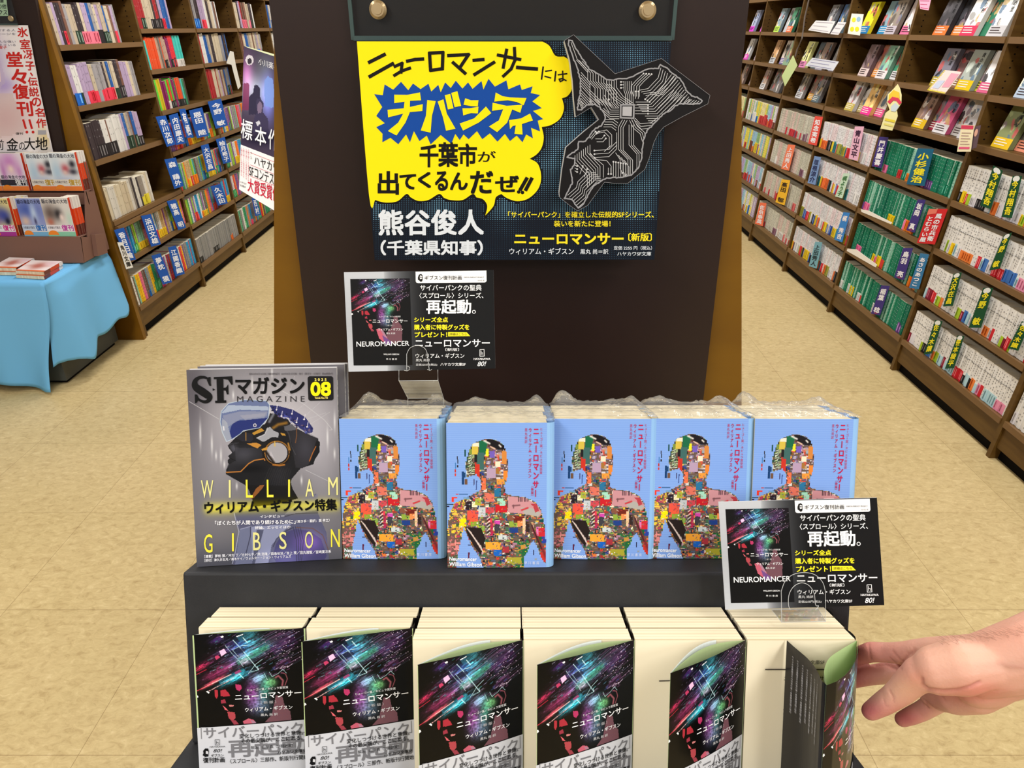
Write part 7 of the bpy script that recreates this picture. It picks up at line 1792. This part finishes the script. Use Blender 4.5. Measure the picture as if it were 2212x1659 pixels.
def comic(px0, px1, py_top, py_bot, Yp, ground, hair, obi, words, ttl, kind, nback=3, label='', seed=0, spine=(200, 60, 30)):
    """a front-facing comic and the identical ones right behind and beside it"""
    P0 = on_plane(*k5(px0, py_bot), (0, Yp, 0), np.array([0, 1.0, 0])); P1 = on_plane(*k5(px1, py_bot), (0, Yp, 0), np.array([0, 1.0, 0])); PT = on_plane(*k5(px0, py_top), (0, Yp, 0), np.array([0, 1.0, 0]))
    P0[2] = (u0[2] if Yp > YU - 0.01 else f1[2]) + 0.001
    w, h = P1[0] - P0[0], PT[2] - P0[2]
    lean = 0.05
    b = MB()
    F = lambda u, v, o=0.0: (P0[0] + w * u, Yp + lean * h * (1 - v) - o, P0[2] + h * (1 - v))
    b.hexa([F(0, 1), F(1, 1), F(1, 1, -0.016), F(0, 1, -0.016), F(0, 0), F(1, 0), F(1, 0, -0.016), F(0, 0, -0.016)], col=np.array([(220, 214, 200), (226, 220, 206), ground, spine, ground, ground]))
    rg = random.Random(seed)
    nx, ny = 30, 44
    A = Art(nx, ny, lambda u, v: (u, v), ground)
    for (cx, cy, rx, ry, c, al) in hair: A.ell(cx, cy, rx, ry, c, al, True)
    A.poly([(-1, 0.80), (2, 0.80), (2, 2), (-1, 2)], (236, 234, 234)); 
    b.grid(np.array([[F(i / nx, j / ny, 0.0006) for i in range(nx + 1)] for j in range(ny + 1)]), A.out(), 'gloss')
    xf = lambda x, y: F(x, y, 0.0014)
    text(b, '銀の海金の大地', (0.05, 0.03 if kind == 0 else 0.58, 0.97, 0.14 if kind == 0 else 0.68), xf, ttl, bold=0.01)
    b.quad(xf(0, 0.70), xf(1, 0.70), xf(1, 0.86), xf(0, 0.86), obi[0]); text(b, '復刊', (0.55, 0.70, 0.97, 0.85), lambda x, y: F(x, y, 0.002), obi[1], bold=0.03); text(b, '大長編古代転生', (0.04, 0.73, 0.5, 0.80), lambda x, y: F(x, y, 0.002), (70, 60, 80), bold=0.0)
    b.quad(xf(0, 0.88), xf(1, 0.88), xf(1, 1), xf(0, 1), obi[2])
    b.add([F(0.2 + 0.19 * math.cos(a), 0.96 - 0.12 * math.sin(a) * 1.0, 0.002) for a in np.linspace(0, math.pi, 14)], [tuple(range(14))], (240, 140, 50))
    o = b.build_at('comic_book', F(0.5, 1)); props(o, label, 'book', 'comics in the brown cardboard display')
    return o, F, w, h
comics = []
YU, YD = u0[1] + 0.012, f1[1] + 0.012
wh = (236, 232, 240)
P_ = [(0.5, 0.25, 0.34, 0.3, (206, 140, 206), 1), (0.5, 0.42, 0.12, 0.12, (244, 220, 214), 1), (0.2, 0.5, 0.1, 0.3, (190, 120, 190), .8), (0.8, 0.5, 0.12, 0.2, (200, 130, 200), .7)]
B_ = [(0.52, 0.42, 0.16, 0.12, (196, 90, 100), 1), (0.5, 0.52, 0.08, 0.06, (236, 200, 190), 1), (0.82, 0.3, 0.12, 0.1, (50, 50, 60), 1), (0.8, 0.5, 0.16, 0.08, (50, 50, 64), .9), (0.2, 0.5, 0.2, 0.3, (180, 210, 236), .9), (0.5, 0.7, 0.4, 0.1, (190, 200, 226), .8)]
D_ = [(0.3, 0.4, 0.4, 0.2, (60, 60, 130), 1), (0.7, 0.45, 0.3, 0.2, (70, 80, 160), 1), (0.3, 0.6, 0.2, 0.14, (150, 100, 170), 1), (0.8, 0.6, 0.1, 0.1, (30, 30, 60), 1)]
E_ = [(0.4, 0.3, 0.5, 0.25, (80, 100, 180), 1), (0.2, 0.6, 0.2, 0.14, (216, 190, 176), 1), (0.6, 0.4, 0.14, 0.3, (190, 210, 240), 1), (0.6, 0.6, 0.05, 0.1, (70, 70, 110), 1)]
F_ = [(0.25, 0.4, 0.25, 0.25, (110, 96, 90), 1), (0.55, 0.42, 0.14, 0.14, (24, 22, 26), 1), (0.64, 0.5, 0.1, 0.12, (244, 226, 220), 1), (0.2, 0.62, 0.12, 0.1, (190, 110, 90), .9), (0.9, 0.55, 0.1, 0.2, (190, 220, 206), .8)]
DK, OR = (40, 38, 60), (236, 130, 60)
for a in [(-250, 34, 60, 492, YU, wh, P_, ((60, 60, 70), (220, 220, 226), OR), 1, 'white comic with violet-haired girl, cut by the frame, upper shelf'),
          (40, 352, 66, 492, YU, wh, P_, ((50, 50, 60), (226, 226, 230), OR), 1, 'white comic with violet-haired girl on the upper cardboard shelf'),
          (402, 700, 62, 496, YU - 0.002, (232, 238, 244), B_, ((232, 226, 214), (196, 160, 60), OR), 0, 'pale blue comic with red-haired figure, farther from the corner, upper shelf'),
          (672, 990, 56, 496, YU - 0.004, (232, 238, 244), B_, ((232, 226, 214), (196, 160, 60), OR), 0, 'pale blue comic with red-haired figure, at the corner of the upper shelf'),
          (-100, 208, 604, 1050, YD, (236, 220, 150), D_, ((236, 236, 240), (214, 50, 140), (170, 60, 150)), 0, 'yellow-topped comic with dark violet figures on the lower cardboard shelf'),
          (300, 592, 604, 1052, YD, (150, 160, 210), E_, ((196, 210, 230), (40, 110, 190), (120, 180, 220)), 0, 'blue night-sky comic on the lower cardboard shelf'),
          (588, 915, 600, 1054, YD - 0.002, (226, 222, 218), F_, ((236, 232, 236), (196, 70, 170), (140, 206, 176)), 0, 'white comic with black-haired woman on the lower cardboard shelf')]:
    x0, x1, y0, y1, Yp, gr, hr, ob, kd, lb_ = a
    o, F, w, h = comic(x0, x1, y0, y1, Yp, gr, hr, ob, None, (40, 40, 60), kd, label=lb_, seed=int(x0 + 400))
    if x0 in (40, 672, -100, 588):
        # copies stepping back behind it show red and brown spines on their edges
        for k in range(3):
            b = MB(); dx = (0.014 + 0.020 * k) if x0 in (40, -100) else min(0.008 + 0.009 * k, XW - 0.0085 - F(1, 0)[0] - 0.002 * (2 - k)); dy = 0.0168 * (k + 1)
            G = lambda u, v, oo=0.0: tuple(np.array(F(u, v, oo)) + np.array([dx, dy, 0.0]))
            b.hexa([G(0.6, 1), G(1, 1), G(1, 1, -0.016), G(0.6, 1, -0.016), G(0.6, 0), G(1, 0), G(1, 0, -0.016), G(0.6, 0, -0.016)], col=np.array([(220, 214, 200), (226, 220, 206), gr, (206, 70, 36), gr, (120, 50, 36)]))
            for ua, ub, va, vb, c in ((0.9, 1.0, 0.0, 0.30, (222, 218, 214)), (0.9, 1.0, 0.30, 0.72, (214, 70, 30)), (0.9, 1.0, 0.72, 1.0, (96, 44, 36))):
                b.quad(G(ua, va, 0.0007), G(ub, va, 0.0007), G(ub, vb, 0.0007), G(ua, vb, 0.0007), c, 'gloss')
                b.quad(tuple(np.array(G(1, va)) + [0.0005, 0, 0]), tuple(np.array(G(1, va, -0.016)) + [0.0005, 0, 0]), tuple(np.array(G(1, vb, -0.016)) + [0.0005, 0, 0]), tuple(np.array(G(1, vb)) + [0.0005, 0, 0]), c, 'gloss')
            o2 = b.build_at('comic_book', G(0.9, 1)); props(o2, 'comic with red and brown spine, %s step behind the %s' % (ordinal(k + 1), ' '.join(lb_.split(',')[0].split()[:5]).replace('with', 'of')), 'book', 'comics in the brown cardboard display')
# the two low piles lying on the cloth
def flat_book(c0, c1, c2, c3, zb, th, label):
    """corners of the top face given as crop pixels on the plane of its height"""
    z = zb + th
    P = [on_plane(*k5(*c), (0, 0, z), np.array([0, 0, 1.0])) for c in (c0, c1, c2, c3)]
    t = thing('flat_comic', label, 'book', tuple((P[0] + P[2]) / 2 - np.array([0, 0, th])), group='comics lying in piles on the blue cloth')
    b = MB(); Q = [p - np.array([0, 0, th - 0.001]) for p in P]; R_ = [p - np.array([0, 0, 0.001]) for p in P]
    b.hexa([Q[0], Q[1], Q[2], Q[3], R_[0], R_[1], R_[2], R_[3]], m='pages'); b.build_at('page_block', t.location, t)
    b = MB()
    A = Art(20, 28, lambda u, v: (u, v), (238, 228, 228)); A.ell(0.5, 0.5, 0.22, 0.3, (176, 90, 76), 0.9, True); A.ell(0.5, 0.5, 0.45, 0.1, (190, 120, 110), 0.5, True); A.ell(0.8, 0.25, 0.2, 0.2, (226, 190, 200), 0.8, True); A.poly([(-1, .9), (2, .9), (2, 2), (-1, 2)], (226, 110, 60))
    W = lambda u, v: (1 - u) * (1 - v) * P[0] + u * (1 - v) * P[1] + u * v * P[2] + (1 - u) * v * P[3] + np.array([0, 0, 0.0004])
    b.grid(np.array([[W(i / 20, j / 28) for i in range(21)] for j in range(29)]), A.out(), 'gloss')
    b.quad(P[1] + [0.0006, 0, 0], P[2] + [0.0006, 0, 0], Q[2] + [0.0006, 0, 0], Q[1] + [0.0006, 0, 0], (206, 66, 30), 'gloss')
    e = (P[2] - P[1]); b.quad(P[2] + [0.0009, 0, 0], P[2] - e * 0.32 + [0.0009, 0, 0], Q[2] - e * 0.32 + [0.0009, 0, 0], Q[2] + [0.0009, 0, 0], (110, 50, 40), 'gloss')
    b.quad(P[1] + [0.0009, 0, 0], P[1] + e * 0.2 + [0.0009, 0, 0], Q[1] + e * 0.2 + [0.0009, 0, 0], Q[1] + [0.0009, 0, 0], (226, 220, 216), 'gloss')
    b.build_at('cover', t.location, t)
th = 0.016
za = ZT + 0.001
flat_book((110, 1305), (405, 1315), (190, 1432), (-110, 1425), za + th + 0.0005, th, 'upper comic of the farther flat pile at the cloth edge')
flat_book((110 + 3, 1349), (405, 1355), (190, 1480), (-110, 1475), za, th, 'lower comic of the farther flat pile, only page edge showing')
flat_book((380, 1338), (742, 1352), (520, 1478), (185, 1462), za + th + 0.0005, th, 'upper comic of the nearer flat pile with orange spine band')
flat_book((382, 1380), (742, 1396), (522, 1530), (186, 1512), za, th, 'lower comic of the nearer flat pile under the orange-banded one')
# ------------------------------------------------------------------ the reaching hand and forearm
k8 = lambda X, Y, D: PD(1820 + X * 0.21645, 1300 + Y * 0.21645, D)
def capsule(bm_, a, b, ra, rb, n=14, m=5):
    """a round cone from a to b as its own closed shell"""
    a, b = Vector(a), Vector(b); d = b - a; L = d.length; d.normalize()
    u = d.orthogonal().normalized(); w = d.cross(u)
    prof = []
    for i in range(m + 1):
        t = math.pi / 2 * i / m; prof.append((-ra * math.cos(t), ra * math.sin(t)))
    for i in range(m + 1):
        t = math.pi / 2 * i / m; prof.append((L + rb * math.sin(t), rb * math.cos(t)))
    rings = []
    for s, r in prof:
        if r < 1e-5: rings.append([bm_.verts.new(a + d * s)])
        else: rings.append([bm_.verts.new(a + d * s + (u * math.cos(t) + w * math.sin(t)) * r) for t in [2 * math.pi * k / n for k in range(n)]])
    for p, q in zip(rings[:-1], rings[1:]):
        for k in range(n):
            k2 = (k + 1) % n
            if len(p) == 1: bm_.faces.new((p[0], q[k2], q[k]))
            elif len(q) == 1: bm_.faces.new((p[k], p[k2], q[0]))
            else: bm_.faces.new((p[k], p[k2], q[k2], q[k]))
def chain(bm_, pts):
    for (p, r), (q, s) in zip(pts[:-1], pts[1:]): capsule(bm_, p, q, r, s)
bm = bmesh.new()
mm = 0.001
# forearm and wrist
chain(bm, [(k8(2900, 110, 0.60), 36 * mm), (k8(2300, 350, 0.60), 33 * mm), (k8(1900, 500, 0.605), 31 * mm), (k8(1600, 590, 0.615), 29 * mm), (k8(1380, 640, 0.625), 27 * mm)])
chain(bm, [(k8(2900, 250, 0.605), 33 * mm), (k8(2300, 440, 0.605), 28 * mm), (k8(1880, 600, 0.61), 25 * mm), (k8(1600, 735, 0.625), 22 * mm), (k8(1350, 790, 0.635), 23 * mm)])
# back of the hand and palm
chain(bm, [(k8(1450, 590, 0.625), 24 * mm), (k8(1150, 560, 0.645), 20 * mm), (k8(900, 530, 0.665), 16.5 * mm), (k8(700, 525, 0.68), 13.5 * mm)])
chain(bm, [(k8(1450, 660, 0.63), 26 * mm), (k8(1150, 680, 0.66), 23 * mm), (k8(900, 680, 0.685), 17 * mm), (k8(690, 660, 0.70), 13 * mm)])
chain(bm, [(k8(1450, 780, 0.635), 24 * mm), (k8(1200, 840, 0.66), 22 * mm), (k8(1020, 880, 0.68), 17 * mm), (k8(900, 930, 0.695), 12 * mm)])
chain(bm, [(k8(1600, 775, 0.63), 18 * mm), (k8(1350, 900, 0.645), 19 * mm), (k8(1130, 940, 0.665), 17 * mm), (k8(1000, 960, 0.68), 13 * mm)])
# thenar mound and thumb
chain(bm, [(k8(1420, 640, 0.61), 20 * mm), (k8(1180, 650, 0.615), 24.5 * mm), (k8(960, 680, 0.622), 21.5 * mm), (k8(780, 720, 0.63), 15.5 * mm), (k8(700, 780, 0.635), 14 * mm), (k8(590, 885, 0.642), 12.5 * mm), (k8(500, 955, 0.647), 11.2 * mm), (k8(400, 1020, 0.652), 10.4 * mm), (k8(285, 1090, 0.657), 8.6 * mm)])
# index finger
chain(bm, [(k8(760, 520, 0.675), 14 * mm), (k8(620, 515, 0.685), 11.2 * mm), (k8(450, 505, 0.70), 9.8 * mm), (k8(290, 500, 0.712), 10.0 * mm), (k8(130, 548, 0.728), 8.6 * mm), (k8(-20, 610, 0.742), 8.0 * mm), (k8(-130, 660, 0.75), 6.8 * mm)])
# middle finger
chain(bm, [(k8(740, 650, 0.70), 13 * mm), (k8(600, 690, 0.705), 10.6 * mm), (k8(440, 705, 0.712), 10.2 * mm), (k8(290, 730, 0.72), 9.8 * mm), (k8(120, 772, 0.73), 8.8 * mm), (k8(-40, 820, 0.738), 8.0 * mm), (k8(-140, 850, 0.742), 6.8 * mm)])
# ring finger, mostly hidden behind the middle one
chain(bm, [(k8(880, 790, 0.70), 12 * mm), (k8(700, 730, 0.735), 9.8 * mm), (k8(500, 725, 0.75), 9.2 * mm), (k8(330, 745, 0.76), 8.8 * mm), (k8(180, 770, 0.77), 7.8 * mm), (k8(80, 790, 0.775), 6.8 * mm)])
# little finger, curling down under the palm
chain(bm, [(k8(1020, 930, 0.69), 13 * mm), (k8(920, 1010, 0.70), 10.5 * mm), (k8(800, 1085, 0.71), 9.6 * mm), (k8(690, 1135, 0.715), 9.0 * mm), (k8(600, 1172, 0.72), 7.8 * mm)])
me = bpy.data.meshes.new('hand_base'); bm.to_mesh(me); bm.free()
ho = bpy.data.objects.new('hand_base', me); COL.objects.link(ho)
rm = ho.modifiers.new('remesh', 'REMESH'); rm.mode = 'VOXEL'; rm.voxel_size = 0.0016
sm = ho.modifiers.new('smooth', 'SMOOTH'); sm.factor = 0.5; sm.iterations = 9
dg = bpy.context.evaluated_depsgraph_get()
me2 = bpy.data.meshes.new_from_object(ho.evaluated_get(dg))
bpy.data.objects.remove(ho)
V = np.empty(len(me2.vertices) * 3); me2.vertices.foreach_get('co', V); V = V.reshape(-1, 3)
N = np.empty(len(me2.vertices) * 3); me2.vertices.foreach_get('normal', N); N = N.reshape(-1, 3)
d = V - CAM; Dv = d @ FWD
hx_ = ((CX + FPX * (d @ RGT) / Dv) - 1820) / 0.21645; hy_ = ((CY - FPX * (d @ UPV) / Dv) - 1300) / 0.21645
facing = (N * -d).sum(1) / np.linalg.norm(d, axis=1)
front = np.clip(facing * 2.5, 0, 1)
def crease(pts, width, depth, Dmax=9.0):
    k = np.zeros(len(V))
    for (x0, y0), (x1, y1) in zip(pts[:-1], pts[1:]):
        dx, dy = x1 - x0, y1 - y0; L = dx * dx + dy * dy
        t_ = np.clip(((hx_ - x0) * dx + (hy_ - y0) * dy) / L, 0, 1)
        k = np.maximum(k, np.exp(-((hx_ - x0 - t_ * dx) ** 2 + (hy_ - y0 - t_ * dy) ** 2) / width ** 2))
    k = k * front * (Dv < Dmax)
    return k
cr = []
for pts, w_, dp, Dm in (([(795, 770), (800, 830), (850, 870), (1000, 890), (1150, 880), (1280, 845), (1370, 800)], 15, 1.6, 0.66), ([(470, 880), (510, 960), (512, 1000)], 9, 0.8, 0.66), ([(410, 960), (420, 1020), (460, 1050)], 8, 0.5, .66),
                        ([(560, 640), (600, 600), (640, 540), (720, 480)], 12, 1.1, 9), ([(500, 490), (560, 560), (600, 600)], 9, 0.8, 9), ([(640, 500), (700, 520), (740, 490)], 9, 0.7, 9), ([(260, 420), (270, 500), (285, 570)], 10, 0.7, 9), ([(330, 640), (430, 625), (540, 670)], 10, 0.9, 9),
                        ([(470, 560), (560, 640), (590, 670)], 9, 0.7, 9), ([(830, 1000), (850, 1060)], 9, 0.6, 9), ([(800, 970), (900, 1040), (1000, 1085)], 10, 0.6, 9), ([(1560, 600), (1660, 640), (1800, 650)], 26, -0.5, 9), ([(960, 900), (1020, 980)], 9, 0.4, 9)):
    k = crease(pts, w_, dp, Dm); V = V - N * (k * dp * mm)[:, None]; cr.append(k * abs(dp))
me2.vertices.foreach_set('co', V.ravel())
# skin tone: warm base, redder finger ends and palm rim
base = np.array((216, 172, 150.0)); red = np.array((190, 112, 104.0)); pale = np.array((226, 190, 164.0)); yel = np.array((214, 178, 140.0))
def g2(x, y, rx, ry): return np.exp(-(((hx_ - x) / rx) ** 2 + ((hy_ - y) / ry) ** 2))
c = np.tile(base, (len(V), 1))
def mixc(k, col):
    global c
    k = np.clip(k, 0, 1)[:, None]; c = c * (1 - k) + np.array(col, float) * k
mixc(g2(1100, 540, 420, 160) * 0.5, pale); mixc(g2(620, 850, 160, 140) * 0.6, yel); mixc(g2(1250, 940, 420, 90) * 0.55, (206, 130, 116)); mixc(g2(1400, 880, 200, 80) * 0.4, (214, 120, 108)); mixc(g2(740, 760, 120, 90) * 0.4, (224, 150, 124))
mixc(np.clip((420 - hx_) / 260, 0, 1) * (hy_ < 900) * 0.8, red); mixc(g2(450, 560, 260, 190) * 0.55, (196, 130, 122)); mixc(g2(240, 1090, 170, 110) * 0.9, (172, 92, 96)); mixc(g2(620, 1160, 190, 110) * 0.85, (186, 102, 100)); mixc(g2(850, 1050, 160, 80) * 0.4, (196, 130, 118))
mixc(g2(1650, 640, 250, 60) * 0.3, (176, 150, 130)); mixc(g2(1750, 330, 400, 120) * 0.35, (230, 170, 146))
ck = np.zeros(len(V))
for k in cr: ck = np.maximum(ck, np.clip(k, 0, 1))
mixc(ck * 0.35, (160, 96, 84))
ca = me2.color_attributes.new('Col', 'FLOAT_COLOR', 'POINT')
c = c * np.array((0.96, 0.905, 0.90))
ca.data.foreach_set('color', np.hstack([lin(c), np.ones((len(V), 1))]).astype(np.float32).ravel())
skin = mat('skin', rough=0.5, spec=0.35, attr=True, bump=(420, 0.0005, 5))
sb = skin.node_tree.nodes['Principled BSDF']
sb.inputs['Subsurface Weight'].default_value = 0.12; sb.inputs['Subsurface Radius'].default_value = (0.010, 0.004, 0.002); sb.inputs['Subsurface Scale'].default_value = 0.6
me2.materials.clear(); me2.materials.append(skin)
me2.polygons.foreach_set('use_smooth', [True] * len(me2.polygons)); me2.update()
wr = k8(1500, 650, 0.62)
me2.transform(Matrix.Translation(Vector(-wr)))
per = bpy.data.objects.new('person', me2); per.location = Vector(wr); COL.objects.link(per)
me2.name = 'person'
props(per, 'bare forearm and hand reaching in, fingers behind the wide open dark book', 'person')
# fine dark hairs along the upper edge of the forearm
rg = random.Random(9); b = MB()
deps_bvh = None
from mathutils.bvhtree import BVHTree
tree = BVHTree.FromPolygons([tuple(v.co) for v in me2.vertices], [tuple(p.vertices) for p in me2.polygons])
for i in range(150):
    x = rg.uniform(1000, 1850); yb_ = 375 - 40 * max(0, (x - 1200) / 300) ** 1.2 if x > 1200 else 372
    y = yb_ + rg.uniform(-30, 60)
    o_ = Vector(CAM) - Vector(wr); dr = Vector(k8(x, y, 1.0) - CAM).normalized()
    hit = tree.ray_cast(o_, dr)
    if hit[0] is None: continue
    p = np.array(hit[0]) + wr; n_ = np.array(hit[1]); d_ = RGT * rg.uniform(-1.1, -0.5) + UPV * rg.uniform(-0.1, 0.35); d_ /= np.linalg.norm(d_)
    L = rg.uniform(0.004, 0.008); q = p + d_ * L * 0.6 + n_ * L * 0.35; r_ = q + d_ * L * 0.5
    b.tube([p - n_ * 0.0004, q, r_], [0.00005, 0.00004, 0.00002], (110, 76, 56), 'matte', 3)
o = b.build_at('forearm_hair', wr, per); o['kind'] = 'stuff'
